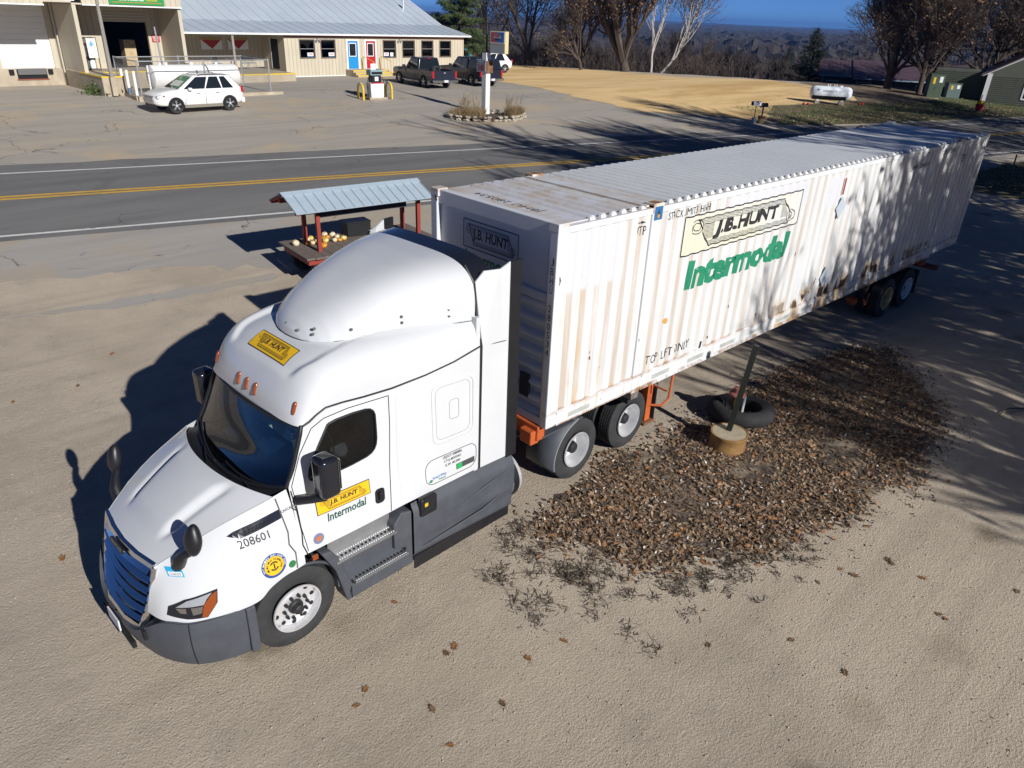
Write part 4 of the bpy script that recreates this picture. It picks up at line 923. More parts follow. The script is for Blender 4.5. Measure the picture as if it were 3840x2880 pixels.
# ---- bumper
BT=[(-1.49,.0,.68),(-1.46,.45,.70),(-1.30,.80,.93),(-1.10,1.03,.94),(-.82,1.14,.935),(-.52,1.19,.935)]; BM=[(-1.52,.0,.55),(-1.48,.45,.56),(-1.34,.82,.68),(-1.13,1.06,.66),(-.84,1.16,.62),(-.53,1.205,.60)]; BB=[(-1.38,.0,.34),(-1.36,.45,.34),(-1.25,.76,.34),(-1.07,.98,.33),(-.82,1.10,.31),(-.56,1.16,.30)]
def bump(a,b):
    t=abs(-1+2*b); sg=-1 if b<.5 else 1; r=[table(q,t) for q in (BT,BM,BB)]
    q=[(1-a)**2*u+2*a*(1-a)*v+a*a*w for u,v,w in zip(*r)]; return (q[0],sg*q[1],q[2])
bu=obj('bumper',MB().grid(bump,16,81),M_grey,tr,smooth=60); 
def bushelf(a,b):
    t=abs(-1+2*b); sg=-1 if b<.5 else 1; q=table(BT,t); return (q[0]+.16*a,sg*(q[1]-.08*a),q[2]+.004)
obj('bumper_top',MB().grid(bushelf,3,81),M_grey,tr,smooth=60)
obj('bumper_joint',MB().tube([(lambda q:(q[0]-.003,q[1]-.003,q[2]))(bump(k/8,.205)) for k in range(9)],.005,5),M_trim,bu); obj('tow_hook_slot',MB().box(-1.43,-1.40,-.64,-.58,.66,.78),M_dark,bu); obj('license_plate',MB().box(-1.525,-1.51,-.15,.15,.50,.64),mat('plate_white',(.6,.62,.65),.5),bu)
obj('lower_intake',MB().box(-1.50,-1.46,-.40,.40,.42,.50),M_dark,bu)
# wheel-arch liner and inner structure
for sg in (-1,1):
    ar=MB().lathe([(.585,0),(.585,.32)],40,'y'); ar.v=[(x,y,z) for x,y,z in ar.v]; ar.f=[f for f in ar.f if sum(ar.v[i][2] for i in f)/4>-.08]
    o=obj('wheel_arch_liner',ar,M_dark,tr,smooth=60); o.location=(0,-1.16 if sg<0 else .84,.5)
    obj('arch_lip',MB().tube([(.585*math.cos(t),sg*1.165,.5+.585*math.sin(t)) for t in [R(20+k*6) for k in range(12)]],.02,6),M_grey,tr,smooth=60)
    obj('bumper_splash',MB().box(-.60,-.50,sg*1.20-.02,sg*1.20+.02,.32,.93),M_grey,tr,bevel=.015)
# ---- side skirts and steps (near side detailed, far side mirrored)
for sg in (-1,1):
    Y=lambda a:sg*a
    def bx(x0,x1,ya,yb,z0,z1): return MB().box(x0,x1,min(Y(ya),Y(yb)),max(Y(ya),Y(yb)),z0,z1)
    fs_=MB().prism([(.62,.30),(1.55,.30),(1.55,1.10),(1.40,1.14),(1.28,1.02),(1.28,.66),(1.45,.60),(1.45,.50),(.62,.50),(.60,.42)],Y(1.235),Y(1.0),'y'); fs2=obj('step_skirt',fs_,M_grey,tr,bevel=.015)
    obj('step_skirt_front',MB().prism([(.58,.30),(.66,.30),(.66,.52),(.50,1.0),(.42,1.12),(.30,1.14),(.46,.82)],Y(1.235),Y(1.0),'y'),M_grey,tr,bevel=.012)
    obj('step_riser',MB().add([(.45,Y(1.12),1.18),(1.30,Y(1.13),1.18),(1.30,Y(1.09),.93),(.45,Y(1.09),.93)],[(0,1,2,3)]),mat('brushed_aluminium',(.42,.42,.42),.45,.7,var=.1,vscale=8),tr)
    obj('step_recess',bx(.50,1.42,1.18,1.0,.52,.90),M_grey,tr)
    for (x0,x1,ya,yb,z) in ((.47,1.31,1.255,1.085,.935),(.68,1.46,1.275,1.12,.54)):
        sp=obj('step',bx(x0,x1,ya,yb,z-.03,z),M_step,tr,bevel=.006)
        if sg<0:
            hm=_me('step_hole',lambda:MB().cyl((0,0,0),.016,.004,10),M_dark)
            for k in range(14): share('step_hole',hm,sp,(x0+.06+(x1-x0-.12)*k/13,-(ya+yb)/2,z+.0005))
            nb_=_me('step_nub',lambda:MB().lathe([(.011,0),(.008,.006),(0,.007)],8,'z'),M_alu)
            for k in range(26):
                for dy in (-.05,.05): share('step_nub',nb_,sp,(x0+.03+(x1-x0-.06)*k/25,-(ya+yb)/2+dy,z))
    # long rear skirt
    def skirt(a,b):
        x=lerp(1.575,3.31,b); zt=1.165+.02*math.sin(b*PI); zb=lerp(.34,.24,b)+.10*sm(.55,1,b)*0
        z=lerp(zb,zt,a); y=1.235+.035*sm(.25,.45,a)*sm(1.0,.75,a)*sm(0,.15,b)-.06*sm(.12,.0,a)-.05*sm(.85,1.,a); return (x,Y(y),z)
    sk=obj('side_skirt',MB().grid(skirt,28,40),M_grey,tr,smooth=40)
    obj('skirt_back',bx(1.58,3.30,1.18,1.0,.28,1.14),M_trim,tr)
    if sg<0:
        obj('skirt_ridge',MB().tube([(2.2,-1.272,.80),(2.75,-1.28,.92),(3.15,-1.272,.98)],[.004,.013,.004],6),M_grey,sk,smooth=60); obj('skirt_ridge',MB().tube([(1.7,-1.268,.50),(2.7,-1.276,.56),(3.2,-1.268,.68)],[.004,.013,.004],6),M_grey,sk,smooth=60)
        pk=obj('filler_pocket',MB().box(1.66,1.92,-1.285,-1.20,.95,1.215),M_trim,tr,bevel=.03); obj('filler_hollow',MB().box(1.71,1.87,-1.289,-1.27,1.02,1.216),M_dark,pk); obj('filler_cap',MB().box(1.71,1.76,-1.294,-1.285,1.10,1.15),mat('cap_yellow',(.62,.42,.03),.4),pk)
    obj('rubber_strip',bx(1.6,3.29,1.20,1.185,.15,.34),M_trim,tr)
    # side extender
    ex=MB().add([(2.70,Y(1.205),1.205),(3.12,Y(1.245),1.22),(3.12,Y(1.215),3.90),(2.98,Y(1.19),3.83),(2.80,Y(1.10),3.82),(2.69,Y(1.07),3.70),(2.69,Y(1.14),3.2),(2.70,Y(1.205),2.93)],[(0,1,2,3,4,5,6,7)])
    obj('side_extender',ex,M_white,tr,solid=.02); obj('extender_gap',MB().tube([(2.69,Y(1.212),1.2),(2.69,Y(1.208),2.93),(2.68,Y(1.145),3.22),(2.675,Y(1.06),3.72),(2.67,Y(.93),3.87)],.016,6),M_trim,tr,smooth=60)
    obj('extender_rubber',MB().add([(3.12,Y(1.25),1.20),(3.30,Y(1.255),1.20),(3.29,Y(1.225),3.91),(3.12,Y(1.22),3.90)],[(0,1,2,3)]),M_trim,tr,solid=.03)
    obj('extender_joint',MB().tube([(2.70,Y(1.214),2.93),(3.12,Y(1.238),2.90)],.006,5),M_trim,tr)
    # fuel tank end and quarter fender
    obj('fuel_tank',MB().lathe([(0,0),(.30,0),(.325,.02),(.33,.06),(.33,1.9),(0,1.9)],32,'x',(1.62,Y(.90),.62)),M_alu,tr,smooth=40); obj('tank_band',MB().lathe([(.333,0),(.345,0),(.345,.10),(.333,.10)],32,'x',(3.36,Y(.90),.62)),M_trim,tr,smooth=40)
    qf=MB()
    def quarter(a,b): t=R(lerp(192,100,b)); return (4.885+.60*math.cos(t),lerp(Y(1.17),Y(.62),a),.51+.60*math.sin(t)+(.02 if b>.95 else 0))
    qf.grid(quarter,3,16); obj('quarter_fender',qf,M_grey,tr,smooth=50,solid=.02); obj('fender_edge',MB().tube([quarter(0,k/15) for k in range(16)],.012,6),mat('grey_rubber',(.20,.22,.23),.6),tr)
    obj('fender_top',bx(4.0,4.9,1.16,.62,1.08,1.11),M_grey,tr)
obj('turn_signal',MB().box(.20,.27,-1.225,-1.19,1.10,1.16),M_amber,tr,bevel=.01)
# ---- frame, fifth wheel, axles, cab floor, back wall
frm=MB()
for y in (-.43,.43): frm.box(-1.2,6.9,y-.04,y+.04,.72,1.0)
obj('frame_rails',frm,M_black,tr); obj('cab_underside',MB().box(-.9,3.2,-1.0,1.0,.55,1.14),M_dark,tr); obj('sleeper_back',MB().box(2.62,2.68,-1.19,1.19,1.1,3.3),M_white,tr)
obj('fifth_wheel',MB().box(5.0,5.9,-.5,.5,1.03,1.12),M_black,tr,bevel=.02)
obj('air_hose',MB().tube([(3.1,-.35,1.6),(3.5,-.45,1.05),(3.85,-.40,.98),(3.93,-.2,1.15)],.02,8),mat('red_hose',(.45,.03,.03),.4),tr,smooth=60); obj('air_hose',MB().tube([(3.1,-.25,1.6),(3.45,-.60,1.15),(3.8,-.62,1.0),(3.93,-.3,1.12)],.018,8),M_trim,tr,smooth=60); obj('hose_coupling',MB().cyl((3.90,-.42,1.12),.035,.10,10),M_alu,tr)
for x in (0,4.885,6.245): obj('axle',MB().tube([(x,-1.0,.5),(x,1.0,.5)],.075,12),M_black,tr)
obj('mud_flap',MB().box(7.0,7.02,-1.12,-.55,.22,.95),M_black,tr); obj('mud_flap',MB().box(7.0,7.02,.55,1.12,.22,.95),M_black,tr); obj('flap_bracket',MB().tube([(6.75,-.9,1.12),(7.01,-1.1,.90)],.03,6),M_grey,tr)
for sg in (-1,1):
    w=truck_wheel('front_wheel',tr,0,sg*1.13,.50,sg,'steer')
    for x in (4.885,6.245): truck_wheel('drive_wheel',tr,x,sg*1.11,.505,sg,'drive')
# ================================================================= STORE AND FEED WAREHOUSE
SA=R(3.1); SO=Vector((20.87,47.54,0)); SE=Vector((math.cos(SA),math.sin(SA),0)); SN=Vector((-math.sin(SA),math.cos(SA),0))
def SP(s,d,z): q=SO+SE*s+SN*d; return (q.x,q.y,z)
M_cream=mat('cream_siding',(.52,.46,.35),.6,var=.08,vscale=1.5,col2=(.46,.41,.31),c2lo=.5,c2hi=.7,stretch=(1,1,.3))
M_creamd=mat('cream_batten',(.44,.39,.30),.6)
M_conc=mat('concrete',(.42,.36,.27),.9,var=.15,vscale=1.2,col2=(.34,.28,.2),bump=.3,bscale=20)
M_wtrim=mat('white_trim',(.78,.79,.78),.4)
M_roof=mat('galvanised_roof_paint',(.52,.58,.64),.38,.15,var=.06,vscale=.5,col2=(.46,.52,.58),c2lo=.5,c2hi=.7)
M_wind=glassmat('store_glass',(.35,.38,.4),.02,.5); M_inner=mat('dark_room',(.012,.012,.014),.9)
M_brz=mat('bronze_window_frame',(.13,.10,.085),.5); M_ylw=mat('safety_yellow',(.70,.46,.015),.5,var=.1,vscale=6)
M_redp=mat('red_door_paint',(.42,.015,.03),.35); M_blup=mat('blue_door_paint',(.02,.24,.55),.35); M_wood=mat('grey_wood',(.26,.24,.21),.85,var=.2,vscale=8,stretch=(6,6,.6))
G0=1.80
def sthing(name,label,cat,group=None): return thing(name,label,cat,(SO.x,SO.y,0),SA,group)
st=sthing('store_building','long cream store with pale metal roof and two bright doors behind the fuel pump','building')
WALLT=4.60
# front wall with openings (s0,s1,z0,z1)
W_OP=[(1.25,2.45,3.12,4.28),(3.05,4.25,3.12,4.28),(8.80,10.0,3.10,4.27),(10.75,11.95,3.10,4.27),(12.75,13.95,3.10,4.27),(14.75,15.95,3.10,4.27)]
D_OP=[(5.35,6.35,2.27,4.28),(7.05,8.0,2.27,4.28)]
def wall_open(name,s0,s1,z0,z1,ops,d,th,m,par):
    """solid wall pieces around rectangular openings"""
    cuts=sorted(set([s0,s1]+[o[0] for o in ops]+[o[1] for o in ops])); mb=MB()
    for a,b in zip(cuts[:-1],cuts[1:]):
        o=[q for q in ops if q[0]<=a+1e-6 and q[1]>=b-1e-6]
        if not o: mb.box(a,b,d,d+th,z0,z1)
        else:
            mb.box(a,b,d,d+th,z0,o[0][2]) if o[0][2]>z0 else None
            mb.box(a,b,d,d+th,o[0][3],z1)
    return obj(name,mb,m,par,weld=True)
wl=wall_open('front_wall',0,17.5,G0-.3,WALLT,W_OP+D_OP,0,.18,M_cream,st)
bt=MB().box(-.022,.022,-.024,0,0,1).mesh('batten'); bt.materials.append(M_creamd)
s=.3
while s<17.4:
    o=[q for q in W_OP+D_OP if q[0]-.08<s<q[1]+.08]
    segs=[(G0,WALLT)] if not o else [(G0,o[0][2]-.07),(o[0][3]+.07,WALLT)]
    for a,b in segs:
        if b-a>.05: share('batten',bt,wl,(s,0,a),(0,0,0),(1,1,b-a))
    s+=.305
obj('frieze',MB().box(0,17.5,-.035,0,WALLT-.13,WALLT),mat('dull_red_trim',(.20,.055,.045),.6),st)
obj('foundation_line',MB().box(0,17.52,-.03,.0,G0-.25,G0+.05),M_wtrim,st)
obj('right_wall',MB().prism([(.18,G0-.6),(12,G0-.6),(12,8.9),(3.44,5.3),(.18,4.72)],17.32,17.5,'x'),M_cream,st); obj('left_wall',MB().box(0,.18,.18,3.2,G0-.3,WALLT),M_cream,st); obj('room',MB().box(.2,17.3,2.6,2.7,G0-.2,WALLT),M_inner,st); obj('room_floor',MB().box(.2,17.3,.18,2.6,2.15,2.2),M_inner,st); obj('room_ceiling',MB().box(.2,17.3,.18,2.6,4.5,4.55),M_inner,st)
for i,(a,b,z0,z1) in enumerate(W_OP):
    w=obj('window',MB().box(a,b,.06,.075,z0,z1),M_wind,st); fr=MB().box(a-.06,b+.06,-.045,-.004,z1,z1+.07); fr.box(a-.06,b+.06,-.045,-.004,z0-.07,z0); fr.box(a-.06,a,-.045,-.004,z0,z1); fr.box(b,b+.06,-.045,-.004,z0,z1); fr.box(a,b,.02,.055,(z0+z1)/2-.02,(z0+z1)/2+.02)
    obj('window_frame',fr,M_brz,w); obj('sash_rail',MB().box(a+.02,b-.02,.0,.018,(z0+z1)/2-.012,(z0+z1)/2+.012),mat('sash_silver',(.5,.5,.52),.4,.5),w)
def open_sign(s,z):
    o=obj('open_sign',MB().box(s-.25,s+.25,.035,.045,z-.14,z+.14),M_wtrim,st); me=fit2d(text2d('OPEN',1.,.03),.38,.12); mapped('open_lettering',me,lambda u,v:Vector((s+u,.033,z+.03+v)),M_redp,o); obj('open_blue_band',MB().box(s-.25,s+.25,.032,.0345,z-.14,z-.09),mat('sign_blue',(.05,.16,.42),.5),o)
open_sign(2.12,3.30); open_sign(3.95,3.30); open_sign(9.10,3.28); obj('window_notice',MB().box(9.5,9.8,.035,.045,3.14,3.42),M_wtrim,st)
# goods seen through the windows
M_bag=mat('feed_bag',(.50,.38,.22),.8,var=.2); M_bagr=mat('feed_bag_red',(.5,.06,.10),.7); M_bagt=mat('feed_bag_teal',(.25,.5,.5),.7); M_bagw=mat('feed_bag_white',(.6,.6,.62),.7)
def goods(x0,x1,rows,z0,m,g):
    for r in range(rows): ordn=('bottom','second from bottom','third from bottom','fourth from bottom','fifth from bottom','top')[r if r<rows-1 else 5]; tag(obj('feed_bag',MB().box(x0+random.uniform(-.03,.03),x1+random.uniform(-.03,.03),.35,.8,z0+r*.15,z0+r*.15+.13),m,None,bevel=.04),g+', '+ordn,'feed bag','feed bags in the store windows'); bpy.context.scene.collection.objects[-1].matrix_world=Matrix.Translation((SO.x,SO.y,0))@Matrix.Rotation(SA,4,'Z')
goods(11.25,11.75,6,2.75,M_bag,'tan feed bag stacked behind the window right of the lamp'); goods(13.0,13.4,2,3.72,M_bag,'tan feed bag on the shelf behind the window left of the last'); goods(13.35,13.75,4,2.9,M_bagr,'red striped feed bag stacked low behind a store window'); goods(12.85,13.3,3,2.9,M_bagt,'pale teal feed bag stacked low behind a store window'); goods(10.85,11.1,5,2.9,M_bagw,'white feed bag stacked behind the window right of the lamp')
obj('window_shelf',MB().box(12.8,13.9,.35,.8,3.66,3.70),M_bag,st); obj('window_post',MB().box(9.55,9.65,.3,.35,3.1,4.0),M_wtrim,st)
wr=obj('wreath',MB().lathe([(.24,-.05),(.30,0),(.24,.05),(.18,0)],16,'y',(15.35,.14,3.98),True),mat('silver_wreath',(.35,.38,.42),.5,var=.5,vscale=30),st)
for i,((a,b,z0,z1),m) in enumerate(zip(D_OP,(M_blup,M_redp))):
    d=obj('door',MB().box(a+.03,b-.03,.01,.06,z0,z1-.03),m,st,bevel=.006); fr=MB().box(a-.09,a+.03,-.05,-.002,z0,z1+.06); fr.box(b-.03,b+.09,-.05,-.002,z0,z1+.06); fr.box(a+.03,b-.03,-.05,-.002,z1-.03,z1+.06)
    obj('door_frame',fr,M_wtrim,d); x0,x1=a+.22,b-.22; pf=MB().box(x0-.05,x1+.05,-.008,.009,3.15,3.20); pf.box(x0-.05,x1+.05,-.008,.009,4.06,4.11); pf.box(x0-.05,x0,-.008,.009,3.2,4.06); pf.box(x1,x1+.05,-.008,.009,3.2,4.06); obj('pane_trim',pf,M_wtrim,d); obj('door_pane',MB().box(x0,x1,-.002,.0085,3.2,4.06),mat('dark_pane',(.015,.018,.022),.05),d); obj('door_knob',MB().sphere((b-.10,-.02,3.2),.035,.04,.035),M_chrome,d)
# steps with yellow edges and rails
for k,(d0,z1,x0,x1) in enumerate(((-1.05,2.24,5.1,8.5),(-1.45,2.09,5.05,8.6),(-1.85,1.94,4.95,8.7))):
    sp=obj('entrance_step',MB().box(x0,x1,d0,-.04 if k==0 else d0+.4,G0-.1,z1),M_conc,st); obj('step_edge',MB().box(x0-.01,x1+.01,d0-.012,d0+.05,z1-.06,z1+.008),M_ylw,sp)
for x in (6.62,8.35):
    hr=obj('handrail',MB().tube([(x,-.25,2.24),(x,-.25,3.15),(x,-.6,3.12),(x,-1.62,2.85),(x,-1.62,2.09)],.028,8),M_ylw,st,smooth=50)
# roof
EV,KD,KZ,RD,RZ=-.32,3.44,5.42,14.,9.85
rf=MB(); s0,s1=-8.9,17.95
def rz(d): return 4.72+(KZ-4.72)*(d-EV)/(KD-EV) if d<KD else KZ+(RZ-KZ)*(d-KD)/(RD-KD)
vs=[(s0,EV,4.72),(s1,EV,4.72),(s0,KD,KZ),(s1,KD,KZ),(s0,RD,RZ),(s1,RD,RZ)]; rf.add(vs,[(0,1,3,2),(2,3,5,4)]); ro=obj('roof',rf,M_roof,st,solid=.05)
for a,b,n in ((EV,KD,'l'),(KD,RD,'u')):
    L_=math.hypot(b-a,rz(b)-rz(a)); me=MB().box(-.022,.022,0,L_,0,.035).mesh('rib'); me.materials.append(M_roof); an=math.atan2(rz(b)-rz(a),b-a); x=s0+.2
    while x<s1:
        if n=='l' or x>s0: share('roof_rib',me,ro,(x,a,rz(a)+.003),(an,0,0))
        x+=.915
obj('gutter',MB().box(s0,s1+.05,EV-.13,EV,4.62,4.735),M_wtrim,st,bevel=.015); obj('soffit',MB().box(s0,s1,EV,.0,4.60,4.625),M_wtrim,st)
obj('gable_trim',MB().tube([(s1+.02,EV,4.70),(s1+.02,KD,KZ-.02),(s1+.02,RD,RZ-.02)],.06,4),M_wtrim,st)
obj('vent_pipe',MB().tube([(15.9,6.3,6.5),(15.9,6.3,7.3)],.09,10),M_roof,st)
# twin floodlights under the eave
for s in (2.75,10.38):
    f=obj('flood_light',MB().box(s-.05,s+.05,-.10,-.0,4.30,4.40),M_steelw,st)
    for dx in (-.13,.13): obj('flood_head',MB().lathe([(0,0),(.055,.0),(.075,-.13),(0,-.13)],12,'y',(s+dx,-.12,4.30)),M_steelw,f,smooth=40)
# ---- open porch left of the store
po=sthing('loading_porch','concrete loading porch with yellow edge left of the store windows','porch')
obj('porch_slab',MB().box(-8.9,-.9,-2.75,3.2,G0-.3,2.30),M_conc,po,bevel=.02); obj('porch_edge',MB().box(-8.9,-.9,-2.765,-2.60,2.24,2.308),M_ylw,po); pw=obj('porch_back_wall',MB().box(-8.9,.0,3.2,3.35,2.3,5.3),M_cream,po)
for k in range(28): share('batten',bt,pw,(-8.7+k*.31,3.2,2.3),(0,0,0),(1,1,2.9))
obj('porch_door',MB().box(-.01,.17,.9,1.9,2.3,4.3),M_dark,po); obj('porch_door_frame',MB().box(-.02,.0,1.9,2.0,2.3,4.35),M_wtrim,po)
pp=obj('porch_post',MB().box(-4.10,-3.95,-.30,-.15,2.3,4.62),M_wood,po); obj('post_foot',MB().box(-4.12,-3.93,-.32,-.13,2.3,2.62),M_ylw,po)
for s in (-4.7,-2.7):
    bn=tag(obj('banner',MB().box(s,s+1.55,3.12,3.17,3.5,4.2),M_wtrim),'white banner with red triangle on the porch wall, '+('left' if s<-4 else 'right')+' of the two','banner','porch banners'); bn.matrix_world=Matrix.Translation((SO.x,SO.y,0))@Matrix.Rotation(SA,4,'Z')
    me=poly2d([[(s+.05,4.12),(s+1.5,4.12),(s+.78,3.54)]]); mapped('banner_triangle',me,lambda u,v:Vector((u,3.115,v)),mat('banner_red',(.40,.03,.03),.6),bn); obj('banner_band',MB().box(s,s+1.55,3.10,3.118,4.13,4.22),mat('banner_ochre',(.5,.3,.05),.6),bn)
def put(o): o.matrix_world=Matrix.Translation((SO.x,SO.y,0))@Matrix.Rotation(SA,4,'Z'); return o
def chair(s,d,rz_,lab):
    t=thing('stacking_chair',lab,'chair',SP(s,d,2.3),SA+rz_,'chairs on the porch')
    obj('seat',MB().box(-.24,.24,-.22,.22,.42,.47),mat('teal_vinyl',(.16,.24,.25),.5),t,bevel=.02); obj('backrest',MB().box(-.23,.23,.20,.25,.55,.92),M_trim,t,bevel=.04)
    for x in (-.22,.22):
        for y0,y1 in ((-.2,-.26),(.2,.26)): obj('leg',MB().tube([(x,y0,.44),(x*1.1,y1,0)],.015,6),M_steelw,t)
        obj('back_tube',MB().tube([(x,.22,.44),(x,.25,.9)],.013,6),M_steelw,t)
chair(-4.75,.9,R(15),'black-backed teal chair left of the porch table'); chair(-2.75,.9,R(-10),'black-backed teal chair right of the porch table and post'); chair(-2.15,.9,R(-5),'rightmost black-backed teal chair on the porch')
tb=thing('folding_table','brown table between the chairs on the porch','table',SP(-3.75,.9,2.3),SA); obj('table_top',MB().box(-.6,.6,-.38,.38,.72,.76),M_brz,tb); obj('table_column',MB().tube([(0,0,.03),(0,0,.72)],.04,8),M_trim,tb); obj('table_foot',MB().box(-.35,.35,-.05,.05,0,.04).box(-.05,.05,-.3,.3,0,.04),M_trim,tb)
# ---- feed warehouse
wh=sthing('feed_warehouse','tall cream feed warehouse with recessed bays and a loading dock','building')
M_shade=M_cream
FD,GD=-4.0,-1.0; DK=2.70
# garage wall with opening
gw=wall_open('garage_wall',-14.7,-9.0,DK-.02,7.5,[(-12.65,-9.9,DK,5.85)],GD,.2,M_cream,wh)
for k in range(18):
    s=-14.55+k*.31
    for a,b in ([(DK,7.2)] if not -12.7<s<-9.85 else [(5.9,7.2)]): share('batten',bt,gw,(s,GD,a),(0,0,0),(1,1,b-a))
ru=obj('rollup_door',MB().box(-12.65,-9.9,GD+.05,GD+.12,5.25,5.85),M_wtrim,wh)
for k in range(4): obj('door_slat',MB().box(-12.65,-9.9,GD+.03,GD+.05,5.27+k*.15,5.40+k*.15),M_creamd,ru)
obj('garage_room',MB().add([(-14.5,GD+.2,DK),(-9.2,GD+.2,DK),(-9.2,GD+9,DK),(-14.5,GD+9,DK),(-14.5,GD+9,7),(-9.2,GD+9,7),(-14.5,GD+.2,7),(-9.2,GD+.2,7)],[(0,1,2,3),(3,2,5,4),(0,3,4,6),(1,2,5,7),(6,7,5,4)]),M_inner,wh,fixn=False)
it_=tag(obj('wooden_crate',MB().box(-10.9,-10.2,GD+1.5,GD+2.2,DK,DK+1.5),M_bag),'brown wooden cabinet just inside the dark garage opening','cabinet'); put(it_)
obj('left_bay_wall',MB().box(-14.9,-14.7,FD+.02,GD+.2,DK-1,6.2),M_cream,wh); obj('right_bay_wall',MB().box(-9.15,-8.95,FD,14,1.6,6.2),M_cream,wh); obj('upper_side',MB().box(-9.15,-8.95,FD,14,6.2,9.5),M_cream,wh)
fc=obj('canopy_fascia',MB().box(-14.4,-8.95,FD-.12,FD,6.15,8.2),M_cream,wh); obj('canopy_soffit',MB().box(-14.9,-8.95,FD,GD,6.12,6.2),M_cream,wh); obj('fascia_trim',MB().box(-14.4,-8.93,FD-.15,FD-.02,6.09,6.15),M_wtrim,wh)
for k in range(17): share('batten',bt,fc,(-14.2+k*.31,FD-.12,6.15),(0,0,0),(1,1,1.9))
fl_=obj('left_fascia',MB().box(-26,-16.3,FD-.12,FD,6.08,8.2),M_cream,wh); obj('left_fascia_trim',MB().box(-26,-16.28,FD-.15,FD-.02,6.02,6.08),M_wtrim,wh)
for k in range(20): share('batten',bt,fl_,(-16.6-k*.31,FD-.12,6.08),(0,0,0),(1,1,1.9))
obj('middle_fascia',MB().box(-16.3,-14.4,FD+1.0,FD+1.1,6.35,8.2),M_cream,wh); obj('middle_trim',MB().box(-16.3,-14.4,FD+.97,FD+1.1,6.29,6.35),M_wtrim,wh); obj('left_soffit',MB().box(-26,-14.9,FD,0,6.2,6.28),M_cream,wh)
sg=tag(obj('fascia_sign',MB().box(-13.0,-9.95,FD-.20,FD-.15,6.20,7.2),mat('sign_green',(.015,.26,.06),.5)),'green feed sign with white and yellow words on the warehouse fascia','sign'); put(sg)
me=fit2d(text2d('LAND O LAKES FEED',1.,.02),1.35,.14,-11.75,6.47); mapped('sign_words',me,lambda u,v:Vector((u,FD-.205,v)),M_wtrim,sg); me=fit2d(text2d('AND MORE',1.,.02),.62,.13,-10.65,6.47); mapped('sign_words_yellow',me,lambda u,v:Vector((u,FD-.205,v)),M_ylw,sg); obj('sign_stripe',MB().box(-12.85,-10.1,FD-.206,FD-.20,6.30,6.335),mat('sign_orange',(.5,.18,.03),.5),sg)
# dock-door bay
dw=wall_open('dock_wall',-26,-14.9,DK,6.2,[(-17.95,-15.25,DK,6.0)],-.2,.2,M_cream,wh)
for k in range(34):
    s=-14.98-k*.31
    if not -18.0<s<-15.2: share('batten',bt,dw,(s,-.2,DK),(0,0,0),(1,1,3.5))
dd=obj('dock_door',MB().box(-17.95,-15.25,-.08,0,DK,6.0),M_wtrim,wh)
for k in range(11): obj('dock_door_panel',MB().box(-17.93,-15.27,-.10,-.08,DK+.01+k*.3,DK+.285+k*.3),M_wtrim,dd,bevel=.006)
obj('dock_foundation',MB().box(-26,-14.9,-.32,.1,1.2,DK),M_conc,wh); pt=obj('leveller_pit',MB().box(-17.35,-15.8,-.335,-.32,2.15,DK-.03),M_dark,wh); obj('leveller_lip',MB().box(-17.3,-15.85,-.42,-.33,2.38,DK-.01),mat('steel_grey',(.14,.14,.14),.5,.5),pt); obj('pit_edge',MB().box(-17.4,-15.75,-.37,-.33,2.09,2.15),mat('red_oxide',(.25,.07,.04),.7),pt)
for s in (-17.62,-15.62): obj('dock_bumper',MB().box(s-.12,s+.12,-.45,-.33,2.40,2.66),M_dark,wh)
obj('bay_corner_post',MB().box(-14.95,-14.75,-.6,-.35,1.7,6.2),M_cream,wh)
# loading platform
lp_=sthing('loading_platform','raised concrete loading platform with yellow edge at the corner of the warehouse','platform')
obj('platform_pier',MB().box(-15.0,-13.85,-6.7,GD,1.2,DK),M_conc,lp_,bevel=.03); obj('platform_main',MB().box(-13.85,-8.95,-3.6,GD,1.4,DK-.01),M_conc,lp_,bevel=.02); obj('platform_edge',MB().box(-15.02,-13.83,-6.72,-6.6,DK-.06,DK+.01),M_ylw,lp_); obj('platform_edge',MB().box(-15.02,-14.9,-6.6,-3.4,DK-.06,DK+.01),M_ylw,lp_); obj('platform_edge',MB().box(-13.83,-8.95,-3.62,-3.5,DK-.07,DK+.0),M_ylw,lp_)
bl_=tag(obj('bollard',MB().tube([SP(-14.75,-1.1,1.7),SP(-14.75,-1.1,2.9)],.07,10),mat('cream_pipe',(.55,.48,.36),.6)),'cream pipe bollard at the foot of the dock wall','bollard')
lb=thing('lamp_post','weathered wooden lamp post with glass yard light in front of the warehouse','lamp post',SP(-14.55,-6.9,1.75)); obj('post',MB().tube([(0,0,.9),(-.02,0,4.75)],[.11,.085],8),M_wood,lb); obj('lamp_bracket',MB().tube([(-.02,0,4.7),(-.02,0,5.15)],.05,8),M_trim,lb); obj('lamp_globe',MB().lathe([(0,0),(.10,.02),(.17,.12),(.17,.24),(.06,.34),(.05,.55),(0,.58)],14,'z',(0,0,5.12)),mat('frosted_glass',(.55,.58,.62),.15),lb,smooth=50); obj('post_base',MB().box(-.12,.12,-.12,.12,0,.95),M_conc,lb)
cg=thing('propane_cage','brown cylinder cage with posters standing on the loading platform','cage',SP(-14.2,-2.3,DK),SA)
fr=MB();
for x in (-.62,.62):
    for y in (-.35,.35): fr.tube([(x,y,0),(x,y,1.75)],.03,6)
for z in (.05,.9,1.72): fr.tube([(-.62,-.35,z),(.62,-.35,z),(.62,.35,z),(-.62,.35,z),(-.62,-.35,z)],.025,6)
obj('cage_frame',fr,M_brz,cg); obj('cage_back',MB().box(-.6,.6,.3,.33,.05,1.7),M_brz,cg)
